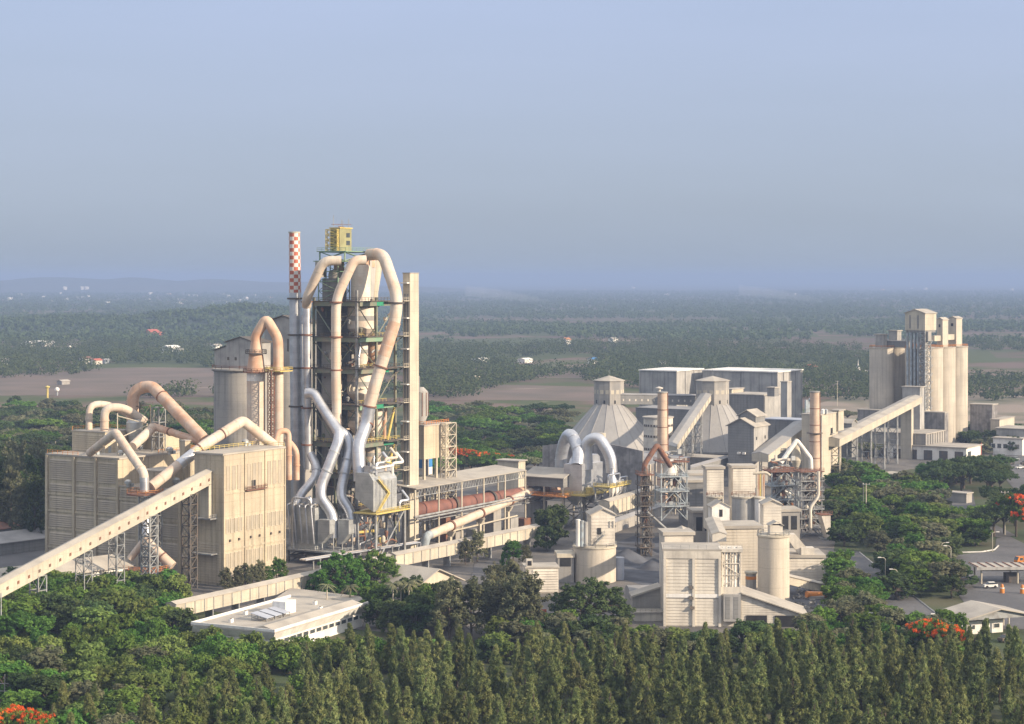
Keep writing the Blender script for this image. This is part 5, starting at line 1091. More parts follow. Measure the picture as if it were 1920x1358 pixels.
t = T('exhaust_cap', 'small mushroom shaped exhaust on the roof behind the first stack', 'vent', P(1239, 742, 1000)); t.part('cap', MB().lathe(P(1236, 738, 1000), [(.8, -1), (.8, 2), (2, 2.6), (2, 3), (.3, 3.6)], 16), M.white)
# transfer tower
fv = fr(1413, 850); b = fv.blen(1365); a = fv.alen(1440); ze = Z(800, 850)
t = T('transfer_tower', 'dark sheeted transfer tower with stepped pitched roofs before the right cone', 'tower', fv(0, 0, 0))
t.part('wall', MB().gable(fv, 0, a, 0, b, 0, ze, 3.2, 'a'), M.dark, smooth=False)
t.part('painted_sunlit_wall', MB().box(fv, .1, a-.05, -.12, -.003, 0, ze-.2), M.sheet, smooth=False)  # lighter colour over the dark wall stands in for sun on this face
t.part('roof', MB().groof(fv, 0, a, 0, b, ze, 3.2, 'a', .9, .4), M.roof, smooth=False)
t.part('upper_wall', MB().gable(fv, a*.35, a, b*.12, b*.8, ze, ze+4.2, 2.4, 'a'), M.dark, smooth=False)
t.part('upper_roof', MB().groof(fv, a*.35, a, b*.12, b*.8, ze+4.2, 2.4, 'a', .7, .35), M.roof, smooth=False)
for px in (1418, 1434):
    q = fv.alen(px); t.part('window', MB().box(fv, q-.7, q+.7, -.2, -.122, Z(850, 850), Z(843, 850)), M.black, smooth=False); t.part('window', MB().box(fv, q-.5, q+.5, -.2, -.122, Z(826, 850), Z(820, 850)), M.black, smooth=False)
for q in (b*.35, b*.55): t.part('vent_hood', MB().box(fv, -1.1, -.003, q-.7, q+.7, Z(853, 850), Z(849, 850)), M.bright, smooth=False)
g = gallery('belt_gallery', 'wide grey belt gallery rising from the dark transfer tower to the second stack', P(1441, 867, 842), P(1520, 806, 872), 3.2, 8.5, M.pale, M.cone, rise=.9)
g.part('trestle', MB().lattice(fr(1478, 850), -1, 1, .5, 7, 0, Z(842, 850), 5, .3), M.steel, smooth=False)
# low dark belt galleries left of the transfer tower
gallery('belt_gallery', 'low dark belt gallery sloping up to the left side of the transfer tower', P(1278, 898, 830), P(1368, 872, 862), 3.4, 4, M.dark, M.roofgrey)
block('hopper_building', 'tan low building with dark front below the right cone', 'building', fr(1366, 900), 14, fr(1366, 900).blen(1268), 0, Z(862, 900), M.dark, M.roof, .4)
# concrete block beside stack two
fv = fr(1538, 852); b = fv.blen(1503); a = fv.alen(1568); zt = Z(779, 852)
t = block('packing_tower', 'rough concrete block right of the second stack with a dark window', 'building', fv, a, b, 0, zt, M.pale, M.roof)
q = fv.alen(1559); t.part('window', MB().box(fv, q-1, q+1, -.25, -.003, Z(816, 852), Z(806, 852)), M.black, smooth=False); t.part('sill', MB().box(fv, q-1.6, q+1.6, -1, -.003, Z(818, 852), Z(816.4, 852)), M.conc, smooth=False)
t.part('downpipe', MB().bar(fv(.6, -.3, 0), fv(.6, -.3, zt), .3), M.steel, smooth=False)
t.part('side_bay', MB().box(fv, a+.003, a+3, .4, 5, 0, zt-3), M.pale, smooth=False)
fw = fr(1572, 868); block('rooftop_house', 'small house with pale cap right of the second stack top', 'rooftop house', fw, fw.alen(1582), 3, 24, Z(771, 868), M.pale, M.roof, .7)
for k, px in enumerate((1543, 1549)): t.part('roof_tank', MB().lathe((X(px, 856), 856, 0), [(.9, zt+.45), (.9, zt+2.2), (.2, zt+2.6)], 14), (M.bright, M.zinc)[k])
fw = fr(1597, 890); gabled('hopper_house', 'low pitched house where the right belt gallery begins', 'building', fw, fw.alen(1606), fw.blen(1572), 10, Z(794, 890), 1.6, M.dark, M.roof, 'b')
Ac, Bc = P(1574, 838, 858), P(1729, 756, 1006)
g = gallery('belt_gallery', 'long sunlit belt gallery climbing right to the tall cement silos', Ac, Bc, 3.3, 7, M.pale, M.roof, rise=.8)
for q in (.02, .2, .36, .52, .68): c = Ac.lerp(Bc, q); ff = Fr(c.x, c.y); g.part('trestle', MB().lattice(ff, -.6, .6, .6, 5.4, 0, c.z-.1, 4, .26), M.pale if q < .1 else M.steel, smooth=False)
c = Ac.lerp(Bc, .87); ff = Fr(c.x, c.y); g.part('end_pier', MB().box(ff, -1.5, 1.5, .2, 6, 0, c.z-.1), M.pale, smooth=False)

# ------------------------------------------------------------------ cement silos, right
SA = 47.5
fg = fr(1696, 1035, SA); RS = 6.75; ZS = 55.0
def silo(a, b, label, m):
    c = fg(a, b); t = T('cement_silo', label, 'silo', c)
    t.part('shell', MB().lathe(c, [(RS, 0), (RS, ZS)], 40), m); t.part('rim', MB().lathe(c, [(RS+.15, ZS-.5), (RS+.3, ZS-.3), (RS+.3, ZS), (.1, ZS+.1)], 40), m)
    t.part('guard_rail', MB().rail([c + Vector((RS*math.cos(k*.4488), RS*math.sin(k*.4488), ZS)) for k in range(14)], 1.2, 3, .14, True), M.orange, smooth=False)
    return t
M.siloc = mat('silo_concrete', (.55, .49, .40), (.46, .41, .34), .1, streak=.5, lines=5.5, lw=.02)
for k, lab in ((1, 'sunlit cement silo standing behind the lift frame and its pipes'), (2, 'nearest of the three clear sunlit cement silos, just right of the lift frame'), (3, 'middle one of the three clear sunlit cement silos'), (4, 'rightmost sunlit cement silo with orange rails')):
    t = silo(13.6*k, 0, lab, M.siloc)
    if k > 2:
        q = fg(13.6*k, 0)
        for s_ in (-.2, .35):
            v = Vector((math.cos(-1.15+s_), math.sin(-1.15+s_), 0)); p_ = q + v*(RS-.05); w_ = Vector((-v.y, v.x, 0))*.7; t.part('door', MB().extr([p_-w_, p_+w_, p_+w_+Vector((0, 0, 2.4)), p_-w_+Vector((0, 0, 2.4))], v*.15), M.black, smooth=False)
for k, lab in ((0, 'leftmost shaded cement silo, nearest the camera'), (1, 'second shaded cement silo from the left'), (2, 'third shaded cement silo, mostly behind the pipes')):
    silo(8+13.6*k, 19, lab, M.siloc)
fv = fr(1734.5, 1031, SA); b = fv.blen(1697); a = fv.alen(1755.5); z0, z1 = Z(620, 1031), Z(588, 1031)
t = T('silo_headhouse', 'cream pitched roof headhouse raised high above the cement silos on a steel frame', 'building', fv(0, 0, 0))
t.part('wall', MB().gable(fv, 0, a, 0, b, z0, z1, 2.0, 'a'), M.pale, smooth=False); t.part('roof', MB().groof(fv, 0, a, 0, b, z1, 2.0, 'a', .5, .35), M.roof, smooth=False)
t.part('lower_floor', MB().box(fv, .3, a-.3, .3, b-.3, z0-1.2, z0-.003), M.dark, smooth=False)
for q in (b*.35, b*.75): t.part('door', MB().box(fv, -.12, -.003, q-.4, q+.4, z0+1, z1-1), M.dark, smooth=False)
t.part('lift_frame', MB().lattice(fv, .2, 6, .2, 3.6, 22, z0-1.2, 13, .35, True), M.steel, smooth=False)
t.part('lift_casing', MB().box(fv, 1.2, 4.8, 1, 3, 22, z0-1.2), M.conc, smooth=False)
for k in range(4): t.part('feed_pipe', MB().cyl(fv(1.2, 4.9+k*2.2, 22), fv(1.2, 4.9+k*2.2, z0-1.2), .62, n=12), M.steelb)
for k in range(3): t.part('back_pipe', MB().cyl(fv(3.0, 5.5+k*2.2, 22), fv(3.0, 5.5+k*2.2, z0-1.2), .5, n=12), M.darkst)
t.part('hanging_bin', MB().box(fv, 1.2, 4.6, -1.2, -.003, Z(640, 1031), Z(622, 1031)), M.conc, smooth=False)
for k in range(9): t.part('frame_landing', MB().box(fv, 5.9, 8.6, .4, 3.4, 24+k*4.4, 24.25+k*4.4).bar(fv(6, .4, 22+k*4.4), fv(8.6, .4, 24+k*4.4), .3), M.steel, smooth=False)
for pl_, pc_, pr_, Y, pt, lab in ((1757, 1767.5, 1778, 1060, 597, 'left of the two tall narrow houses on top of the sunlit silos'), (1779, 1793, 1804, 1070, 595, 'right of the two tall narrow houses on top of the sunlit silos')):
    fv = fr(pc_, Y, SA); t = gabled('silo_top_house', lab, 'building', fv, fv.alen(pr_), fv.blen(pl_), ZS+.1, Z(pt, Y)-.8, 1.0, M.siloc, M.roof, 'a', o=.4); z = Z(pt, Y)
    b_ = fv.blen(pl_); t.part('window', MB().box(fv, -.1, -.003, b_*.4, b_*.7, z-5, z-3.4), M.black, smooth=False)
    t.part('bridge', MB().box(fv, -7, -.003, 1, 3.0, z-12.5, z-9.5), M.pale, smooth=False)
for pl_, pc_, pr_, Y, pt, lab in ((1641, 1656, 1663, 1051, 628, 'flat roofed house on top of the leftmost shaded silo'), (1667, 1682, 1690, 1060, 621, 'low house with a broad pale roof on the second shaded silo')):
    fv = fr(pc_, Y, SA); block('silo_top_house', lab, 'building', fv, fv.alen(pr_), fv.blen(pl_), ZS+.1, Z(pt, Y), M.sheet, M.roof, .6)
fv = fr(1704, 1046, SA); block('silo_top_gallery', 'dark low gallery across the shaded silo tops', 'conveyor', fv, 4, fv.blen(1663), ZS+.1, Z(641, 1046), M.dark, M.roofgrey)
fv = fr(1725, 1012); block('silo_feed_house', 'small house at the upper end of the sunlit belt gallery', 'building', fv, fv.alen(1733), fv.blen(1692), 0, Z(727, 1012), M.sheet, M.roof, .5)
fv = fr(1771, 1018); block('silo_base_building', 'dark grey windowless building at the foot of the silos', 'building', fv, 6, fv.blen(1608), 0, Z(775, 1018), M.wallgrey, M.roof)
fv = fr(1735, 985); t = block('loading_building', 'long flat loading building in front of the silos with sunlit right end', 'building', fv, fv.alen(1771), fv.blen(1596), 0, Z(815, 985), M.conc, M.roof, .5, pil=8)
fv = fr(1812, 972); b = fv.blen(1640); t = block('truck_bay', 'row of white truck bays with dark openings in front of the silos', 'building', fv, fv.alen(1840), b, 0, Z(841, 972), M.bright, M.roof, .8)
for k in range(6): t.part('bay_opening', MB().box(fv, -.1, -.003, b*(k+.2)/6, b*(k+.75)/6, 0, 5), M.darkst, smooth=False)
q = fv.alen(1840); t.part('red_post', MB().box(fv, q-1, q-.2, -.2, -.003, 0, 8), M.red, smooth=False); t.part('window', MB().box(fv, 2, 7, -.1, -.003, 2, 5), M.glass, smooth=False)
fv = fr(1860, 1070); block('block_house', 'streaked dark block right of the sunlit silos', 'building', fv, fv.alen(1870), fv.blen(1819), 0, Z(760, 1070), M.wallgrey, M.roof, .5)
fv = fr(1874, 1060); t = block('block_house', 'small cream annex with an arched door at the right edge', 'building', fv, fv.alen(1902), 5, 0, Z(788, 1060), M.siloc, M.roof, .4); t.part('door', MB().box(fv, 4, 6.5, -.1, -.003, 3, 7), M.black, smooth=False)
fv = fr(1917, 1005); t = block('gate_office', 'low white office with dark windows at the right edge by the car park', 'building', fv, 8, fv.blen(1862), 0, Z(824, 1005), M.bright, M.roof, .7)
winrow(t, fv, 'a', 0, [1.5+3.2*i for i in range(5)], 2.4, 3.4, 6, M.bright, M.glass)
fv = fr(1930, 1030); block('gate_office', 'grey roofed warehouse behind the white office at the right edge', 'building', fv, 20, fv.blen(1868), 0, Z(806, 1030), M.sheet, M.roof, .7)

# ------------------------------------------------------------------ raw material plant, right foreground
DM = [M.steel, M.darkst, M.rust, M.pale, M.zinc, M.white]
def steel_tower(label, px0, px1, Y, pt, seed, n, m, ang=12, depth=8, w=.42, decks=4, z0=0, ms=DM, rail=M.rust):
    f = fr(px0, Y, ang); a = f.alen(px1); z = Z(pt, Y); t = T('steel_tower', label, 'tower', f(0, 0, 0))
    for a_, b_ in ((0, 0), (a, 0), (0, depth), (a, depth)): t.part('column', MB().box(f, a_-w/2, a_+w/2, b_-w/2, b_+w/2, z0, z), m, smooth=False)
    for k in range(decks):
        zk = z0 + (z-z0)*(k+1)/decks
        t.part('deck', MB().box(f, -.7, a+.7, -.8, depth+.6, zk-.35, zk).rail([f(-.6, depth, zk), f(-.6, -.7, zk), f(a+.6, -.7, zk)], 1.1, 1.6, .11), m if k < decks-1 else rail, smooth=False)
        zp = z0 + (z-z0)*k/decks
        t.part('brace', MB().bar(f(.1, 0, zp+.1), f(a/2, 0, zk-.4), .26).bar(f(a-.1, 0, zp+.1), f(a/2, 0, zk-.4), .26), m, smooth=False)
        t.part('brace', MB().bar(f(a, .1, zp+.1), f(a, depth-.1, zk-.4), .24), m, smooth=False)
    clutter(t, f, .8, a-1.0, .8, depth-1, z0+1, z-1.5, n, seed, ms)
    return t, f, a, z
t, f, a, z = steel_tower('blue grey braced steel tower full of machinery, left one before the cones', 1240, 1288, 705, 866, 1, 60, M.steelb, z0=4)
t.part('vessel', MB().lathe(f(a*.42, 3), [(2.6, z-5.2), (2.6, z-.4), (.4, z+.4)], 24), M.bright); clutter(t, f, 1, a-.5, 1, 6, z, z+3, 9, 77, [M.rust, M.steel, M.zinc])
t, f, a, z = steel_tower('dark thin rusty pipe tower below the brown bent pipe', 1202, 1222, 640, 890, 2, 46, M.darkst, decks=8, depth=4.5, w=.3, ms=[M.darkst, M.rust, M.darkst, M.steel])
t.part('riser', MB().tube([f(1.8, 2, 0), f(1.8, 2, z*.5), f(2.0, 2, z)], .75, 14), M.darkst); t.part('chute', MB().tube([f(2, -.5, z*.55), f(9, 1, z*.33)], .4, 10), M.steel)
pipe('bent_pipe', 'dark brown pipe bent like an upturned V between two steel towers', [(1207, 905, 690), (1208, 872, 690), (1232, 834, 692), (1257, 874, 698)], .95, M.rust, bend=1.3)
t, f, a, z = steel_tower('grey braced steel tower packed with pipes left of the second stack', 1447, 1497, 700, 884, 3, 70, M.steelb, z0=2)
clutter(t, f, 1, a-.5, 1, 6, z, z+4, 12, 78, [M.rust, M.steel, M.zinc, M.white])
t, f, a, z = steel_tower('slender lattice of pipes and platforms at the foot of the second stack', 1503, 1541, 690, 884, 4, 60, M.steel, decks=7, depth=6, w=.3, z0=0)
t.part('riser', MB().tube([f(3, -1, 2), f(3, -1, z*.45), f(6, -1, z*.62), f(6, -1, z)], .55, 12), M.white)
fv = fr(1547, 680, 14); t = T('hopper', 'white slanted hopper hanging at the right end of the raw material plant', 'hopper', fv(0, 0, 0)); z0, z1 = Z(1010, 680), Z(966, 680)
t.part('casing', MB().extr([fv(-1.4, 0, z1), fv(2.1, 0, z1), fv(2.1, 0, z0-2), fv(1.2, 0, z0)], fv(0, 4) - fv(0, 0)), M.white, smooth=False); t.part('leg', MB().lattice(fv, -.6, 2, .4, 3.6, 0, z0, 5, .24, True), M.steel, smooth=False); t.part('top_deck', MB().box(fv, -2, 2.6, -.5, 4.5, z1+.003, z1+.3).rail([fv(-2, -.5, z1+.3), fv(2.6, -.5, z1+.3)], 1.1, 1.3, .11), M.rust, smooth=False)
pipe('bent_pipe', 'white pipe bent like an upturned V before the second stack', [(1464, 868, 712), (1494, 826, 714), (1520, 860, 716), (1521, 892, 716)], .85, M.bright, bend=.9).part('cyclone_hopper', MB().lathe(P(1493, 868, 718), [(.6, -3), (2.2, 1), (1.6, 4), (.6, 9)], 18), M.pale)
def tank(label, px, Y, pr, zb, pt, m, cap=M.pale, rail=None):
    c = Vector((X(px, Y), Y, 0)); r_ = pr/(F/Y); z = Z(pt, Y); t = T('silo', label, 'silo', c + Vector((0, 0, zb)))
    t.part('shell', MB().lathe(c, [(r_, zb), (r_, z)], 36), m); t.part('rim', MB().lathe(c, [(r_+.12, z-.6), (r_+.3, z-.4), (r_+.3, z), (.1, z+.25)], 36), cap)
    if rail: t.part('guard_rail', MB().rail([c + Vector(((r_+.1)*math.cos(k*.5236), (r_+.1)*math.sin(k*.5236), z)) for k in range(12)], 1.1, 1.8, .1, True), rail, smooth=False)
    return t, c, r_, z
# silo with headhouse behind the rain tree
t, c, r_, z = tank('stout cream concrete silo with a slatted headhouse behind the huge rain tree', 1115, 590, 40, 0, 1022, M.siloc, M.pale, M.steel)
fv = fr(1108, 587, 6); a = fv.alen(1153); z1 = Z(966, 587)
t.part('headhouse', MB().gable(fv, 0, a, 0, 8, z+.25, z1, 1.8, 'b'), M.white, smooth=False); t.part('headhouse_roof', MB().groof(fv, 0, a, 0, 8, z1, 1.8, 'b', .5, .3), M.roof, smooth=False)
t.part('headhouse_cladding', MB().slats(fv(0.1, 0), fv(a-.1, 0), z+.4, z1-.2, 9, fv(0, -1) - fv(0, 0), .12, .84), M.white, smooth=False)
t.part('window', MB().box(fv, a*.26, a*.42, -.2, -.12, z+3.6, z+5.6), M.black, smooth=False); t.part('window', MB().box(fv, a*.74, a*.80, -.2, -.12, z+5.6, z+7.6).box(fv, a*.88, a*.94, -.2, -.12, z+5.6, z+7.6), M.dark, smooth=False)
for k in range(3): t.part('filter_tube', MB().cyl((X(1084+k*7, 585), 585, z+.3), (X(1084+k*7, 585), 585, z+8.5-k*.4), .7, n=14), (M.bright, M.steelb, M.sheet)[k])
t.part('access_stair', MB().extr([fv(.5, -.6, z+.3), fv(1, -.6, z+.3), fv(4.5, -.6, z+3.6), fv(4, -.6, z+3.6)], fv(0, .4) - fv(0, 0)).rail([fv(.6, -.6, z+.5), fv(4.2, -.6, z+3.8)], 1, 1.4, .1), M.steel, smooth=False)
t.part('side_tank', MB().cyl((X(1160, 592), 592, 0), (X(1160, 592), 592, Z(1045, 592)), 1.7, n=18), M.roofblue)
fv = fr(1046, 586, 4); t = block('silo_annex', 'grey flat roofed annex left of the stout cream silo', 'building', fv, fv.alen(1076), 8, 0, Z(1046, 586), M.conc, M.pale, .3, 1.2); t.part('opening', MB().box(fv, .6, 4, -.06, -.003, 5, 8), M.black, smooth=False)
fv = fr(986, 566, 6); a = fv.alen(1047); z1 = Z(1066, 566); t = block('slatted_house', 'low ribbed white house with a small roof turret left of the rain tree', 'building', fv, a, 8, 0, z1, M.white, M.roof, .3)
t.part('cladding', MB().slats(fv(2, 0), fv(a, 0), .5, z1-.2, 9, fv(0, -1) - fv(0, 0), .3, .86), M.white, smooth=False); t.part('turret', MB().box(fv, .2, 2, 0, 2, z1+.46, z1+2.6), M.white, smooth=False); t.part('turret_opening', MB().box(fv, .5, 1.7, -.06, -.003, z1+.8, z1+2.2), M.black, smooth=False)
for px, Y, r_, lab in ((972, 560, 4.6, 'white domed tank between the eucalyptus and the ribbed house'), (1182, 600, 3.0, 'white domed tank right of the stout cream silo')):
    t = T('domed_tank', lab, 'tank', (X(px, Y), Y, 0)); h_ = Z(1086 if px > 1100 else 1098, Y)
    t.part('shell', MB().lathe((X(px, Y), Y, 0), [(r_, 0), (r_, h_-r_*.7), (r_*.92, h_-r_*.38), (r_*.7, h_-r_*.14), (r_*.35, h_-.04), (.05, h_)], 28), M.bright)
fv = fr(1182, 540, 5); a = fv.alen(1243); t = T('vault_roof_shed', 'grey barrel vaulted shed left of the big white slatted building', 'shed', fv(0, 0, 0)); zv = Z(1126, 540)
t.part('vault', MB().extr([fv(0, 6*(1-math.cos(q*math.pi/10)), zv + 3.2*math.sin(q*math.pi/10)) for q in range(11)], fv(a, 0) - fv(0, 0)), M.roofgrey); t.part('wall', MB().box(fv, 0.1, a-.1, .1, 11.9, 0, zv-.003), M.conc, smooth=False)
# big white slatted building
fv = fr(1244, 513, -3); a1 = fv.alen(1352); a2 = fv.alen(1390); zt = Z(1033, 513); nF = fv(0, -1) - fv(0, 0)
t = T('crusher_building', 'big white slatted building with a lean to roof sloping right, in the right foreground', 'building', fv(0, 0, 0))
t.part('wall', MB().box(fv, 0, a1, 0, 13, 0, zt), M.white, smooth=False); t.part('roof', MB().box(fv, -.3, a1+.2, -.25, 13.3, zt, zt+.5), M.roof, smooth=False)
t.part('parapet', MB().box(fv, 0, a1, -.24, -.003, zt-2.0, zt-.01), M.white, smooth=False)
am = a1*.52
for q in (0, am-.3, a1-.7): t.part('pilaster', MB().box(fv, q, q+.7, -.5, -.003, 0, zt-2.05), M.white, smooth=False)
for z in (Z(1118, 513),): t.part('ledge', MB().box(fv, .72, a1-.72, -.34, -.003, z-.3, z+.7), M.bright, smooth=False)
for s0, s1 in ((.75, am-.35), (am+.45, a1-.75)):
    for z0, z1 in ((.3, Z(1121, 513)-.1), (Z(1112, 513), Z(1094, 513)), (Z(1093, 513), zt-2.3)):
        t.part('cladding', MB().slats(fv(s0, 0), fv(s1, 0), z0, z1, max(3, int((z1-z0)/.8)), nF, .11, .86), M.white, smooth=False)
for px, py in ((1296, 1101), (1298, 1139), (1296, 1121)): q = fv.alen(px); t.part('vent_hood', MB().extr([fv(q-.6, -1.0, Z(py, 513)-.3), fv(q-.6, -.35, Z(py, 513)-.3), fv(q-.6, -.35, Z(py, 513)+.6)], fv(1.2, 0) - fv(0, 0)), M.darkst, smooth=False)
t.part('guard_rail', MB().rail([fv(0, 0, zt+.5), fv(a1*.75, 0, zt+.5)], 1.1, 2.2, .07), M.steel, smooth=False)
zb = Z(1100, 513)
t.part('duct_bay', MB().box(fv, a1+.003, a2, .4, 12, 0, zb), M.white, smooth=False); t.part('bay_box', MB().box(fv, a1+.6, a2-.2, -1.2, .397, Z(1163, 513), Z(1113, 513)), M.sheet, smooth=False)
for k in range(2): t.part('bay_slot', MB().box(fv, a1+1.1+k*2.2, a1+2.3+k*2.2, -1.26, -1.203, Z(1158, 513), Z(1117, 513)), M.dark, smooth=False)
for k in range(6): t.part('dust_pipe', MB().tube([fv(a1+.6+k*.8, .9, zb), fv(a1+.6+k*.8, .9, zt-1+(k % 2)*.8), fv(a1+.8+k*.7, 3, zt+.6)], .26, 9), (M.white, M.bright, M.steel)[k % 3])
t.part('duct_frame', MB().lattice(fv, a1+.3, a2-.2, .5, 6, zb, zt-.3, 3, .2), M.white, smooth=False); t.part('duct_top', MB().box(fv, a1-.4, a2+.4, 0, 6.5, zt-.25, zt+.55).rail([fv(a1, 0, zt+.6), fv(a2+.4, 0, zt+.6)], 1, 1.2, .1), M.white, smooth=False)
l0, l1 = a2+.003, fv.alen(1505); zl0, zl1 = Z(1112, 513), Z(1150, 513)
t.part('lean_to_wall', MB().extr([fv(l0, .5, 0), fv(l1, .5, 0), fv(l1, .5, zl1-.25), fv(l0, .5, zl0-.25)], fv(0, 13.5) - fv(0, 0)), M.white, smooth=False)
t.part('lean_to_roof', MB().extr([fv(l0, -.6, zl0), fv(l1+1.6, -.6, zl1-.5), fv(l1+1.6, -.6, zl1-.2), fv(l0, -.6, zl0+.3)], fv(0, 15) - fv(0, 0)), M.roof, smooth=False)
n_ = 12
sl = MB()
for k in range(n_):
    z = .2 + k*.62
    if z < zl1 + (zl0-zl1)*.95: e_ = l0 + (l1-l0)*min(1, max(0.06, (zl0-.75-z)/(zl0-zl1))); sl.slats(fv(l0+.1, .5), fv(e_, .5), z, z+.62, 1, nF, .12, .84)
t.part('lean_to_cladding', sl, M.white, smooth=False)
for q in (.08, .55): t.part('truck_gate', MB().box(fv, l0+(l1-l0)*q, l0+(l1-l0)*(q+.34), .2, .36, 0, 3.1), M.black, smooth=False)
fw = fr(1190, 520, 2); a = fw.alen(1243); t = T('crusher_annex', 'low annex with sloping grey roofs left of the big white slatted building', 'building', fw(0, 0, 0)); z = Z(1150, 520)
t.part('wall', MB().box(fw, 0, a-.02, 0, 5, 0, z), M.white, smooth=False); t.part('roof', MB().box(fw, -.3, a-.03, -.5, 5.2, z, z+.3).rail([fw(0, -.3, z+.3), fw(a-.2, -.3, z+.3)], 1, 1.4, .08), M.roof, smooth=False)
t.part('upper_wall', MB().extr([fw(0, 5.3, 0), fw(a-.02, 5.3, 0), fw(a-.02, 5.3, z+6), fw(0, 5.3, z+3.6)], fw(0, 6) - fw(0, 0)), M.conc, smooth=False); t.part('upper_roof', MB().extr([fw(-.5, 4.6, z+3.4), fw(a-.05, 4.6, z+6.05), fw(a-.05, 4.6, z+6.5), fw(-.5, 4.6, z+3.9)], fw(0, 7) - fw(0, 0)), M.roof, smooth=False)
# things behind and around the crusher
def slathouse(label, px0, px1, Y, pt, depth, zb=0, gable=0, ang=6, m=M.white, slat=.55, name='process_house'):
    f = fr(px0, Y, ang); a = f.alen(px1); z = Z(pt, Y); t = T(name, label, 'building', f(a/2, depth/2, zb))
    if gable: t.part('wall', MB().gable(f, 0, a, 0, depth, zb, z, gable, 'b'), m, smooth=False); t.part('roof', MB().groof(f, 0, a, 0, depth, z, gable, 'b', .45, .28), M.roof, smooth=False)
    else: t.part('wall', MB().box(f, 0, a, 0, depth, zb, z), m, smooth=False); t.part('roof', MB().box(f, -.5, a+.5, -.5, depth+.5, z, z+.9), M.roof, smooth=False)
    if slat: t.part('cladding', MB().slats(f(.05, 0), f(a-.05, 0), zb+.2, z-.2, max(4, int((z-zb)/(slat*1.6))), f(0, -1) - f(0, 0), .12, .86), m, smooth=False)
    return t, f, a, z
slathouse('tall white box with broad cap, left of the twin boxes above the raw material plant', 1325, 1357, 665, 880, 6, 6)
slathouse('tall white box with broad cap, right of the twin boxes above the raw material plant', 1374, 1416, 668, 878, 7, 6)
t, f, a, z = slathouse('tan slatted hall behind the stout lower silo in the raw material plant', 1345, 1428, 575, 992, 12, 0, m=M.siloc)
t, f, a, z = slathouse('white gabled house with one dark arched window over the plant roofs', 1335, 1368, 592, 951, 6, 4, 1.5, slat=0, m=M.bright); t.part('window', MB().box(f, a*.42, a*.6, -.1, -.003, z-3.0, z-.8), M.black, smooth=False)
t, f, a, z = slathouse('white slatted turret with pitched roof above the lower silo', 1431, 1465, 598, 946, 6, 4, 1.3, ang=2)
t, f, a, z = slathouse('long white slatted building with wide roof right of the lower silo', 1478, 1545, 590, 1046, 14, 0, 0, ang=0)
t.part('roof_chute', MB().extr([f(-1, 1, z+7), f(2.4, 1, z+7), f(7.5, 1, z+.95), f(3.4, 1, z+.95)], f(0, 4) - f(0, 0)), M.white, smooth=False); t.part('roof_cabin', MB().box(f, 4, 8, -.2, 4, z+.92, z+3), M.white, smooth=False)
slathouse('white flat building behind the crusher roof, left of the twin boxes', 1246, 1300, 528, 1004, 8, 0, 0, slat=0)
t, f, a, z = slathouse('dark walled hall behind the white gabled house', 1286, 1345, 720, 905, 14, 0, 0, slat=0, m=M.dark)
slathouse('wide tan shed roof between the left steel tower and the twin boxes', 1288, 1330, 760, 892, 12, 0, 0, slat=0, m=M.conc)
t, f, a, z = slathouse('dark concrete frame building under the twin white boxes', 1300, 1500, 676, 962, 10, 0, 0, slat=0, m=M.conc)
for k in range(12): t.part('opening', MB().box(f, 1+k*3.1, 3.2+k*3.1, -.05, -.003, 4, z-1.5), M.black, smooth=False)
tank('grey upright tank with yellow pipes under the right white box', 1394, 640, 22, 2, 930, M.sheet, M.pale, M.rust)
tank('small cream tank under the left white box', 1340, 645, 15, 2, 930, M.pale, M.pale, M.rust)
tank('white tank half hidden right of the grey upright tank', 1424, 636, 9, 2, 932, M.bright, M.pale)
t = T('pipe_bundle', 'bundle of tan vertical pipes right of the right white box', 'pipes', P(1425, 925, 660))
for k in range(5): t.part('pipe', MB().cyl(P(1419+k*3.2, 935, 655), P(1419+k*3.2, 884+k % 2*6, 655), .32, n=10), (M.siloc, M.pink, M.yellow)[k % 3])
t.part('header', MB().tube([P(1412, 888, 655), P(1436, 886, 655), P(1444, 892, 655)], .5, 10), M.pale)
t, c, r_, z = tank('tall cream silo with a small white cabin on top, right of the big slatted building', 1450.5, 546, 29.5, 0, 1002, M.siloc, M.pale, M.steel)
fv = fr(1444, 543, 4); t.part('top_cabin', MB().box(fv, 0, 3.6, 0, 3.4, z+.26, z+2.9), M.white, smooth=False); t.part('cabin_roof', MB().groof(fv, 0, 3.6, 0, 3.4, z+2.9, .9, 'b', .35, .2), M.roof, smooth=False)
gallery('belt_gallery', 'short white chute roof running down from the white gabled house to the crusher', P(1362, 1016, 552), P(1348, 986, 585), 2.0, 4.0, M.white, M.roof)
gallery('belt_gallery', 'white sloping chute on the roof behind the left steel tower base', P(1276, 1020, 529), P(1270, 1002, 537), 1.6, 2.4, M.white, M.roof)
gallery('belt_gallery', 'low tan belt gallery running right from the tall cream silo', P(1470, 1094, 560), P(1562, 1116, 570), 2.3, 3.2, M.pale, M.roof)
gallery('belt_gallery', 'long grey belt gallery in the shade from the green yard to the brown pipe tower', P(1128, 1008, 640), P(1240, 968, 690), 3.4, 3.6, M.conc, M.roofgrey)
gallery('belt_gallery', 'cream ribbed belt gallery behind the brown pipe tower', P(1142, 968, 690), P(1236, 938, 735), 5, 4, M.pale, M.roof, seams=12)
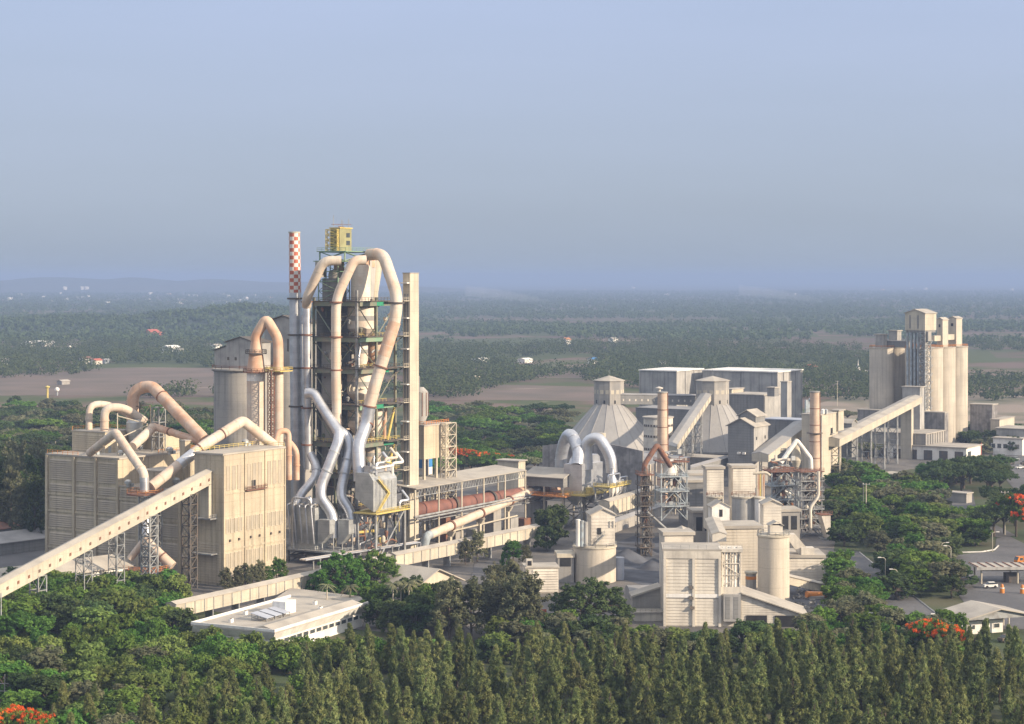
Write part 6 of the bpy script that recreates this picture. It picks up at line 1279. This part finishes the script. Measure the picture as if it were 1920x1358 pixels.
t = T('orange_tank', 'orange lying tank beside the rubble right of the tall cream silo', 'tank', P(1530, 1122, 556)); t.part('shell', MB().cyl(P(1512, 1115, 556), P(1549, 1116, 558), 1.0, n=18), M.truck); t.part('end_hatch', MB().cyl(P(1549, 1116, 558), P(1550.5, 1116, 558), .6, n=14), M.black); t.part('cradle', MB().box(fr(1516, 556, 0), 0, 4.5, -.6, .6, 0, 1.0 if Z(1122, 556) < 1 else Z(1122, 556)), M.conc, smooth=False)
tank('small grey drum with an orange band between crusher and cream silo', 1408, 552, 10, 0, 1072, M.sheet, M.pale)[0].part('band', MB().collar((X(1408, 552), 552, Z(1083, 552)), (0, 0, 1), 10/(F/552), .9, .05, 28), M.truck)
# rubble heap
r = random.Random(9); rb = MB()
for k in range(240):
    g_ = G(r.uniform(1490, 1600), r.uniform(1092, 1150)); s_ = r.uniform(.25, .9); rb.extr([g_ + Vector((s_*r.uniform(-1, 1), s_*r.uniform(-1, 1), r.uniform(0, .3))) for _ in range(4)], (r.uniform(-.3, .3), r.uniform(-.3, .3), s_*.7))
single('rubble', 'heap of grey broken concrete and clinker right of the crusher building', 'rubble', rb, M.conc, G(1545, 1120), kind='stuff')

for i, (px, py, h_) in enumerate(((1176, 1052, 4.2), (1206, 1040, 3.0), (1226, 1066, 3.4), (1592, 1092, 2.6))):
    g_ = G(px, py); c_ = MB(); n_ = 22
    c_.rings([[g_ + Vector((q*math.cos(k*2*math.pi/n_)*(1+.15*NZ.noise((k*.5, i, q))), q*math.sin(k*2*math.pi/n_)*(1+.15*NZ.noise((k*.5, i, q+3))), h_*(1-q/(h_*1.7))+.12)) for k in range(n_)] for q in (h_*1.7, h_*1.1, h_*.6, h_*.15)])
    single('clinker_heap', ('dark heap of clinker left of the crusher building, largest', 'dark heap of clinker at the foot of the rusty pipe tower', 'small dark heap of clinker against the crusher building annex', 'small grey heap beside the lower road')[i], 'heap', c_, M.greyash, g_)
# ------------------------------------------------------------------ office and sheds in front
fo = Fr(X(515, 472), 472, 64); LO, BO = 46, 25; zr = 5.6
t = T('office_building', 'long low white office with flat roof terrace and deep sunlit fascia behind the shrubs', 'building', fo(0, 0, 0))
t.part('wall', MB().box(fo, 1.4, LO-1.4, 1.4, BO-1.4, 0, zr), M.bright, smooth=False)
t.part('fascia', MB().extr([fo(.9, 1.1, zr-1.7), fo(.9, 1.35, zr-1.7), fo(0, .3, zr), fo(0, 0, zr)], fo(LO-1, 0) - fo(0, 0)).extr([fo(1.1, 1.5, zr-1.7), fo(1.35, 1.5, zr-1.7), fo(.3, .4, zr), fo(0, .4, zr)], fo(0, BO-1) - fo(0, 0)), M.bright, smooth=False)
t.part('roof', MB().box(fo, 0, LO, 0, BO, zr+.003, zr+.35), M.roof, smooth=False)
for q in (0, BO-.35): t.part('parapet', MB().box(fo, 0, LO, q, q+.35, zr+.352, zr+1.0), M.bright, smooth=False)
t.part('parapet', MB().box(fo, 0, .35, .37, BO-.37, zr+.352, zr+1.0), M.bright, smooth=False)
t.part('ridge_slab', MB().extr([fo(2, 1.2, zr+.36), fo(2, 8.6, zr+.36), fo(2, 4.6, zr+1.3)], fo(LO-3, 0) - fo(0, 0)), M.roof, smooth=False)
t.part('roof_house', MB().box(fo, 22, 27, 11, 15, zr+.352, zr+3.6), M.bright, smooth=False)
winrow(t, fo, 'b', 1.4, [12+3.1*i for i in range(10)], 2.7, 2.2, 3.5, M.bright, M.glass)
winrow(t, fo, 'b', 1.4, [3+3.1*i for i in range(3)], 2.7, 2.2, 3.5, M.bright, M.glass)
winrow(t, fo, 'a', 1.4, [4+4.4*i for i in range(4)], 3, 2.2, 3.5, M.bright, M.glass)
for k in range(3):
    a = 11 + k*4.0; q = T('solar_panel', ('left', 'middle', 'right')[k] + ' of the three tilted grey panels on the office roof', 'solar panel', fo(a, 12, zr+.35))
    q.part('panel', MB().extr([fo(a, 9.5, zr+1.2), fo(a, 14.5, zr+2.2), fo(a, 14.5, zr+2.32), fo(a, 9.5, zr+1.32)], fo(3.2, 0) - fo(0, 0)), M.roofblue, smooth=False); q.part('stand', MB().lattice(fo, a+.2, a+3, 9.7, 14.2, zr+.35, zr+1.15, 1, .1).bar(fo(a+.2, 14.2, zr+1.1), fo(a+.2, 14.2, zr+2.2), .1).bar(fo(a+3, 14.2, zr+1.1), fo(a+3, 14.2, zr+2.2), .1), M.steel, smooth=False)
for a, b in ((6, 17), (17, 20), (30, 16), (34, 19), (38, 12), (31, 6)): q = T('roof_unit', 'small boxy air unit on the flat office roof', 'air conditioner', fo(a, b, zr+.35), 'air units on the office roof'); q.part('casing', MB().box(fo, a, a+1.2, b, b+.8, zr+.352, zr+1.3), M.bright, smooth=False); q.part('fan_grille', MB().cyl(fo(a+.6, b+.4, zr+1.3), fo(a+.6, b+.4, zr+1.38), .32, n=12), M.darkst)
fs = fr(598, 545, 30); t = T('tan_shed', 'wide tan sheet roof between the office and the low cream belt gallery', 'shed', fs(0, 0, 0))
zs = 3.6
pts = [(500, 1138), (690, 1140), (690, 1118), (540, 1103)]
q0 = [G(px, py, zs) for px, py in ((498, 1136), (660, 1143), (692, 1122), (545, 1104))]
t.part('roof', MB().extr(q0, (0, 0, .25)), M.roof, smooth=False); t.part('wall', MB().extr([q + Vector((0, 0, -.01)) + ((sum(q0, Vector())/4 - q)*.06).to_3d()*1 for q in q0], (0, 0, -zs+.02)), M.conc, smooth=False)
fs = fr(735, 573, 40); 
fh_ = Fr(G(760, 1125).x, G(760, 1125).y, 52); t = gabled('tan_shed', 'broad pitched tan roof behind the palms at the foot of the kiln', 'shed', fh_, 21, 15, 0, 3.6, 4.2, M.pale, M.roof, 'b', a0=0, b0=-3, o=1.2)
# weighbridge canopy, toll shed
fc = Fr(G(1836, 1096).x, G(1836, 1096).y, 3); zc = 5.0
t = T('weighbridge_canopy', 'flat ribbed canopy on posts over the weighbridge at the right edge', 'canopy', fc(0, 0, 0))
t.part('roof', MB().box(fc, -1, 26, -1, 8.5, zc, zc+.35), M.roof, smooth=False); t.part('fascia', MB().box(fc, -1.05, 26.05, -1.15, -1.003, zc-.5, zc+.4), M.sheet, smooth=False)
for k in range(11): t.part('roof_rib', MB().box(fc, -.8+k*2.6, -.5+k*2.6, -1, 8.5, zc+.352, zc+.6), M.rust, smooth=False)
for a in (.8, 12, 24):
    for b in (.5, 7.5): t.part('post', MB().bar(fc(a, b, 0), fc(a, b, zc), .4), M.pale, smooth=False)
t.part('truss', MB().bar(fc(.8, .5, zc-.9), fc(24, .5, zc-.9), .2).bar(fc(.8, 7.5, zc-.9), fc(24, 7.5, zc-.9), .2), M.steel, smooth=False)
t.part('booth', MB().box(fc, 9, 13, 2, 5, 0, 2.9), M.darkst, smooth=False)
ft_ = Fr(G(1815, 1196).x, G(1815, 1196).y, 20); t = gabled('toll_shed', 'grey hipped roof shed over a white gatehouse in the lower right', 'shed', ft_, 19, 12, 4.4, 4.8, 2.0, M.steel, M.roof, 'b', o=1.0)
for a, b in ((0, .2), (6, .2), (12.5, .2), (18.6, .2), (18.6, 11.5), (0, 11.5)): t.part('post', MB().bar(ft_(a, b, 0), ft_(a, b, 4.42), .35), M.pale, smooth=False)
q = T('gatehouse', 'white gatehouse with dark door under the grey hipped shed roof', 'building', ft_(4, 4, 0)); q.part('wall', MB().box(ft_, 1, 13, 3.5, 9, 0, 3.4), M.bright, smooth=False); q.part('door', MB().box(ft_, 7.5, 8.6, 3.42, 3.497, 0, 2.3), M.black, smooth=False); q.part('roof', MB().box(ft_, .7, 13.3, 3.2, 9.3, 3.402, 3.6), M.roof, smooth=False)
winrow(q, ft_, 'b', 3.5, [2.5, 10], 2.0, 1.2, 2.6, M.bright, M.glass)
# vehicles
def vehicle(name, label, cat, p, ang, L, Wd, hb, hc, m, truck=False):
    f = Fr(p.x, p.y, ang); z = p.z + .45; t = T(name, label, cat, p)
    if truck:
        t.part('chassis', MB().box(f, 0, L, .3, Wd-.3, z, z+.35), M.darkst, smooth=False); c_ = t.part('cab', MB().extr([f(0, 0, z+.36), f(2.2, 0, z+.36), f(2.2, 0, z+hc), f(.5, 0, z+hc), f(0, 0, z+hc*.55)], f(0, Wd) - f(0, 0)), m, smooth=False)
        t.part('windscreen', MB().extr([f(.02, .2, z+hc*.58), f(.46, .2, z+hc*.97), f(.40, .2, z+hc*.99), f(-.05, .2, z+hc*.6)], f(0, Wd-.4) - f(0, 0)), M.glass, c_, smooth=False); t.part('side_window', MB().box(f, .9, 1.9, -.03, -.003, z+hc*.55, z+hc*.88), M.glass, c_, smooth=False)
        t.part('load_body', MB().extr([f(2.5, 0, z+.4), f(L, 0, z+.4), f(L+.3, 0, z+hb), f(2.4, 0, z+hb)], f(0, Wd) - f(0, 0)), m, smooth=False)
        xs = (1.0, L-2.4, L-1.1)
    else:
        t.part('body', MB().extr([f(0, 0, z), f(L, 0, z), f(L, 0, z+hb), f(L*.02, 0, z+hb*.9)], f(0, Wd) - f(0, 0)), m, smooth=False); t.part('cabin', MB().extr([f(L*.22, .12, z+hb+.003), f(L*.95, .12, z+hb+.003), f(L*.82, .12, z+hc), f(L*.36, .12, z+hc)], f(0, Wd-.24) - f(0, 0)), M.glass, smooth=False); t.part('roof', MB().box(f, L*.37, L*.81, .14, Wd-.14, z+hc+.002, z+hc+.06), m, smooth=False)
        xs = (L*.2, L*.8)
    for x in xs:
        for y in (-.04, Wd-.24): w_ = t.part('wheel', MB().cyl(f(x, y, p.z+.45), f(x, y+.28, p.z+.45), .45, n=16), M.tyre)
vehicle('truck', 'orange tipper truck on the asphalt yard at the right edge', 'truck', G(1908, 1062, .14), 15, 7.5, 2.4, 2.5, 2.5, M.truck, True)
vehicle('parked_car', 'silver car parked under the left end of the weighbridge canopy', 'car', G(1846, 1104, .14), 10, 4.3, 1.7, .75, 1.3, M.bright)
vehicle('parked_car', 'dark car parked beside the gatehouse in the lower right', 'car', G(1880, 1206, .14), 40, 4.3, 1.7, .75, 1.3, M.darkst)
for px, py, lab in ((1879, 1112, 'left of the two orange barrier drums before the weighbridge'), (1917, 1113, 'right of the two orange barrier drums before the weighbridge')):
    p = G(px, py, .14); t = T('barrier_drum', lab, 'barrier', p); t.part('body', MB().lathe(p, [(.7, 0), (.7, 1.0), (.5, 1.9), (.3, 2.6)], 14), M.truck); t.part('stripe', MB().collar(p + Vector((0, 0, 1.5)), (0, 0, 1), .6, .3, .05), M.bright)
for i in range(6): p = G(1880 + i*9, 880 - (i % 3)*8, .16); vehicle('parked_car', 'tiny parked car on the grey car park at the right edge', 'car', p, 20, 4.3, 1.7, .75, 1.3, (M.bright, M.darkst, M.steelb)[i % 3])
for o in S.objects:
    if o.get('label') == 'tiny parked car on the grey car park at the right edge': o['group'] = 'cars on the grey car park'
# poles and lamps
def pole(label, px, pb, pt, arms=1, name='power_pole', dbl=False):
    g_ = G(px, pb); Y = g_.y; z = Z(pt, Y); t = T(name, label, 'pole', g_)
    t.part('shaft', MB().cyl(g_, g_ + Vector((0, 0, z)), .26, .17, 9), M.pale)
    if dbl: t.part('shaft', MB().cyl(g_ + Vector((-.9, .6, 0)), g_ + Vector((-.9, .6, z)), .24, .17, 9), M.pale)
    for k in range(arms): t.part('cross_arm', MB().bar(g_ + Vector((-1.4, 0, z-.5-k*1.4)), g_ + Vector((1.4, 0, z-.5-k*1.4)), .16), M.steel, smooth=False)
    for s_ in (-1.2, 0, 1.2): t.part('insulator', MB().cyl(g_ + Vector((s_, 0, z-.45)), g_ + Vector((s_, 0, z-.05)), .1, n=8), M.bright)
pole('tall twin concrete pole in the trees right of the second stack', 1624, 976, 906, 1, dbl=True)
pole('tall concrete pole at the right edge beside the flame trees', 1884, 1004, 921, 1)
pole('pale power pole in the wood right of the lift shaft, left of two', 930, 794, 776, 2); pole('pale power pole in the wood right of the lift shaft, right of two', 975, 793, 773, 2)
pole('power pole on the waste ground left of the shaded silos', 1570, 762, 714, 2)
pole('power pole beside the green wood left of the mill, nearer the mill', 126, 838, 822, 2); pole('power pole beside the green wood left of the mill, farther left', 104, 836, 818, 2)
pole('slim pole rising before the toll shed, left of two', 1813, 1216, 1172, 0, 'fence_pole'); pole('slim pole rising before the toll shed, right of two', 1898, 1220, 1176, 0, 'fence_pole')
for px, pb, pt, s_, lab in ((1861, 1036, 998, 1, 'street lamp at the end of the painted kerb'), (1766, 1070, 1018, 1, 'street lamp left of the asphalt yard, back one'), (1783, 1086, 1024, -1, 'street lamp left of the asphalt yard, front one'), (1682, 1118, 1068, -1, 'street lamp on the traffic island near the lower road'), (1660, 1096, 1046, -1, 'street lamp behind the bare tree on the traffic island'), (1620, 1188, 1150, 1, 'street lamp over the green trees beside the lower road'), (1762, 1190, 1152, -1, 'street lamp beside the orange flame tree near the toll shed')):
    g_ = G(px, pb); Y = g_.y; z = Z(pt, Y); t = T('street_lamp', lab, 'street lamp', g_); t.part('post', MB().tube([g_, g_ + Vector((0, 0, z*.95)), g_ + Vector((.5*s_, 0, z)), g_ + Vector((2.2*s_, 0, z+.1))], .11, 8), M.pale); t.part('lamp_head', MB().box(Fr(g_.x+1.8*s_, Y, 0), -.5, .5, -.2, .2, z, z+.22), M.bright, smooth=False)
fv = Fr(G(1700, 908).x, G(1700, 908).y, 40); block('pump_house', 'small pale house with flat roof in the wooded slope', 'building', fv, fv.alen(1722), fv.blen(1650), 0, Z(893, G(1700, 908).y), M.pale, M.roof, .9)
fv = Fr(G(1812, 945).x, G(1812, 945).y, 50); block('guard_house', 'pale low roof beside the road under the car park', 'building', fv, 5, 9, 0, 4, M.conc, M.roof, .5)
# palms
def palm(px, py, Y, lab, seed):
    r = random.Random(seed); h = Z(py, Y); b = Vector((X(px, Y), Y, 0)); t = T('palm_tree', lab, 'palm', b, 'palms behind the office')
    t.part('trunk', MB().tube([b, b + Vector((.1, 0, h*.5)), b + Vector((.2, .1, h))], [.26, .2, .16], 9, False), M.pale); c = MB()
    for k in range(18):
        q = k*2.4; up = r.uniform(-.1, .9); L = r.uniform(2.3, 3.2); d = Vector((math.cos(q), math.sin(q), 0)); sd_ = Vector((-d.y, d.x, 0)); pr = None
        for j in range(7):
            s_ = j/6; p = b + Vector((.2, .1, h)) + d*(L*s_) + Vector((0, 0, up*L*s_ - 1.5*L*s_*s_*.6)); w = .38*math.sin(math.pi*min(1, s_*.8+.2)) + .03
            cr = (p - sd_*w - Vector((0, 0, w*.7)), p, p + sd_*w - Vector((0, 0, w*.7)))
            if pr: c.add([*pr, *cr], [(0, 1, 4, 3), (1, 2, 5, 4)])
            pr = cr
    t.part('crown', c, M.leafg)
for i, (px, py, Y) in enumerate(((736, 1096, 525), (751, 1092, 528), (766, 1096, 524), (776, 1090, 534), (789, 1098, 530), (612, 1098, 533), (655, 1100, 538))): palm(px, py, Y, 'palm with grey green fronds standing behind the right end of the office', i)
# ------------------------------------------------------------------ far buildings on the plain
def far_house(px, py, w, h, label, wm, rm, ang=58, rise=.35, group=None, dome=False):
    w, h = w*.8, h*.75
    g_ = G(px, py); f = Fr(g_.x, g_.y, ang); t = T('farm_house', label, 'house', g_, group)
    t.part('wall', MB().gable(f, 0, w, 0, w*.6, 0, h, h*rise, 'a'), wm, smooth=False); t.part('roof', MB().groof(f, 0, w, 0, w*.6, h, h*rise, 'a', .6, .3), rm, smooth=False); return t
for px, py, w, h, lab, wm, rm in (
    (158, 682, 16, 7, 'white farmhouse with brown roof at the edge of the left field', M.bright, M.rust), (178, 684, 14, 6, 'dull pink farmhouse right of the white one by the left field', M.white, M.red), (196, 682, 10, 5, 'small blue grey house by the left field', M.steelb, M.roofgrey),
    (317, 662, 26, 9, 'white temple like house with many gables beyond the left field', M.bright, M.bright), (336, 664, 18, 6, 'low white house right of the temple like one', M.bright, M.roof), (404, 656, 16, 7, 'white house half behind the cooling tower', M.bright, M.roof),
    (282, 634, 26, 13, 'orange red hall at the foot of the wooded hill', M.red, M.red), (298, 634, 22, 9, 'low orange red wing right of the orange hall', M.red, M.red),
    (58, 650, 40, 7, 'long white shed group left beyond the field', M.bright, M.bright), (84, 650, 24, 7, 'white shed right of the long white group', M.bright, M.bright), (4, 684, 14, 6, 'white house at the left edge of the field', M.bright, M.roof),
    (116, 722, 12, 4, 'small grey hut alone in the left field', M.conc, M.roof), (1062, 646, 16, 9, 'orange roofed bright house far out behind the cones', M.bright, M.truck), (1150, 644, 18, 8, 'white house right of the orange roofed one', M.bright, M.roof),
    (890, 717, 10, 6, 'cream house among trees in the middle field', M.yellow, M.pale), (900, 680, 24, 5, 'long white shed in the middle distance, left of two', M.bright, M.bright), (984, 681, 20, 5, 'white shed in the middle distance, right of two', M.bright, M.bright), (1112, 682, 14, 6, 'white and blue house left of the cone cap', M.bright, M.blue),
    (1522, 700, 18, 8, 'red roofed house with pale wall left of the shaded silos', M.bright, M.red), (1240, 686, 14, 5, 'pale shed behind the boxy buildings', M.bright, M.roof)):
    far_house(px, py, w, h, lab, wm, rm)
def tower(px, pb, pt, label, head, m, wide, cat='water tower'):
    g_ = G(px, pb); Y = g_.y; z = Z(pt, Y); s_ = Y/F; t = T('water_tower', label, cat, g_); r_ = wide*s_
    t.part('shaft', MB().cyl(g_, g_ + Vector((0, 0, z*.8)), r_*.42, n=14), m)
    if head == 'ball': t.part('tank', MB().lathe(g_, [(.1, z-r_*2), (r_*.8, z-r_*1.6), (r_, z-r_), (r_*.8, z-r_*.4), (.1, z)], 20), M.bright)
    elif head == 'cap': t.part('tank', MB().lathe(g_, [(r_*.42, z*.79), (r_*.9, z*.84), (r_, z*.9), (r_*.9, z*.93), (.1, z)], 20), m)
    else: t.part('tank', MB().lathe(g_, [(r_*.4, z*.8), (r_, z*.86), (r_, z*.93), (.1, z)], 20), M.red); t.part('tank_band', MB().lathe(g_, [(r_*1.02, z*.86), (r_*1.02, z*.895)], 20), M.bright)
tower(89, 748, 723, 'yellow water tower with a cap at the edge of the left wood', 'cap', M.yellow, 4.5); tower(107, 742, 726, 'white ball shaped water tank right of the yellow water tower', 'ball', M.steel, 4.6)
tower(82, 796, 770, 'slim mushroom water tower with red and white head left of the mill', 'mush', M.steelb, 4.6); tower(131, 664, 648, 'small white water tower far beyond the left field', 'ball', M.bright, 2.6)
g_ = G(1609, 698); t = T('stupa', 'slender white stupa spire on the plain left of the shaded silos', 'stupa', g_); zz = Z(674, g_.y)
t.part('spire', MB().lathe(g_, [(3.5, 0), (3.2, 1.5), (2.3, 3.5), (1.8, 5), (.8, 6.5), (.5, zz*.6), (.1, zz)], 20), M.bright); t.part('base', MB().box(Fr(g_.x, g_.y, 20), -5, 9, -4, 4, 0, 1.4), M.bright, smooth=False)
r = random.Random(21)
for k in range(78):                                              # hazy town: pale boxes, each too small to show parts
    py = 541 + 30*r.random()**1.3; px = r.uniform(10, 560) if k < 66 else r.uniform(800, 1900); Y = H*F/(py-HY); s_ = Y/F
    f = fr(px, Y); w = r.uniform(4, 11)*s_; h = r.uniform(1.8, 3.6)*s_
    single('town_building', 'pale building in the hazy distant town', 'building', MB().gable(f, 0, w, 0, w*.5, 0, h, h*.2), M.bright if r.random() < .8 else M.pink, f(0, 0), 'buildings of the distant town')
for px, lab in ((119, 'left of the two pale tower blocks in the hazy town'), (152, 'pale tower block in the hazy town, left half of the right pair'), (160, 'pale tower block in the hazy town, right half of the right pair')):
    Y = 12000; f = fr(px, Y, 20); w = 7*Y/F; single('tower_block', lab, 'building', MB().box(f, 0, w, 0, w*.6, 0, Z(537.5, Y)), M.bright, f(0, 0))
# smoke of two field fires
def smoke_mat(d):
    m = bpy.data.materials.new('smoke_air'); m.use_nodes = True; n = m.node_tree.nodes; n.remove(n['Principled BSDF']); v = n.new('ShaderNodeVolumePrincipled'); v.inputs['Color'].default_value = (.95, .95, .97, 1); v.inputs['Density'].default_value = d
    m.node_tree.links.new(v.outputs[0], n['Material Output'].inputs['Volume']); return m
sm = smoke_mat(.0045)
for px, py, Y, sg, lab in ((1035, 571, 6600, -1, 'pale smoke drifting left from a field fire behind the lift shaft'), (1545, 568, 7000, -1, 'pale smoke drifting left from a field fire left of the silos')):
    c = Vector((X(px, Y), Y, 0)); m_ = MB(); pts, rs = [], []
    for k in range(14): q = k/13; pts.append(c + Vector((sg*q*230*(1+q*.3), q*90, 5 + 44*q**.8))); rs.append(4 + 26*q*(1 - .45*q) + (4 if k % 2 else 0))
    m_.tube(pts, rs, 18, False); o = single('smoke', lab, 'smoke', m_, sm, c, kind='stuff')

t = T('power_line', 'thin wires running from the tall pole off the right edge', 'wires', P(1884, 925, 692.8))
for k in range(3): t.part('wire', MB().tube([P(1884, 922+k*4, 692.8), P(1935, 944+k*4, 668), P(1990, 956+k*4, 645)], .07, 5, False), M.darkst, smooth=False)
# ------------------------------------------------------------------ the air
hz = MB().prism([(-30000, -300), (30000, -300), (30000, 32000), (-30000, 32000)], -1.0, 140.0)
hm = bpy.data.materials.new('hazy_air'); hm.use_nodes = True; hn = hm.node_tree.nodes; hn.remove(hn['Principled BSDF'])
pv = hn.new('ShaderNodeVolumePrincipled'); pv.inputs['Color'].default_value = (.34, .455, .71, 1); pv.inputs['Density'].default_value = 1.4e-4; pv.inputs['Anisotropy'].default_value = 0.0
hm.node_tree.links.new(pv.outputs[0], hn['Material Output'].inputs['Volume'])
ho = mk('haze', hz, hm, smooth=False); ho['kind'] = 'stuff'; ho['label'] = 'pale blue haze over the plain'
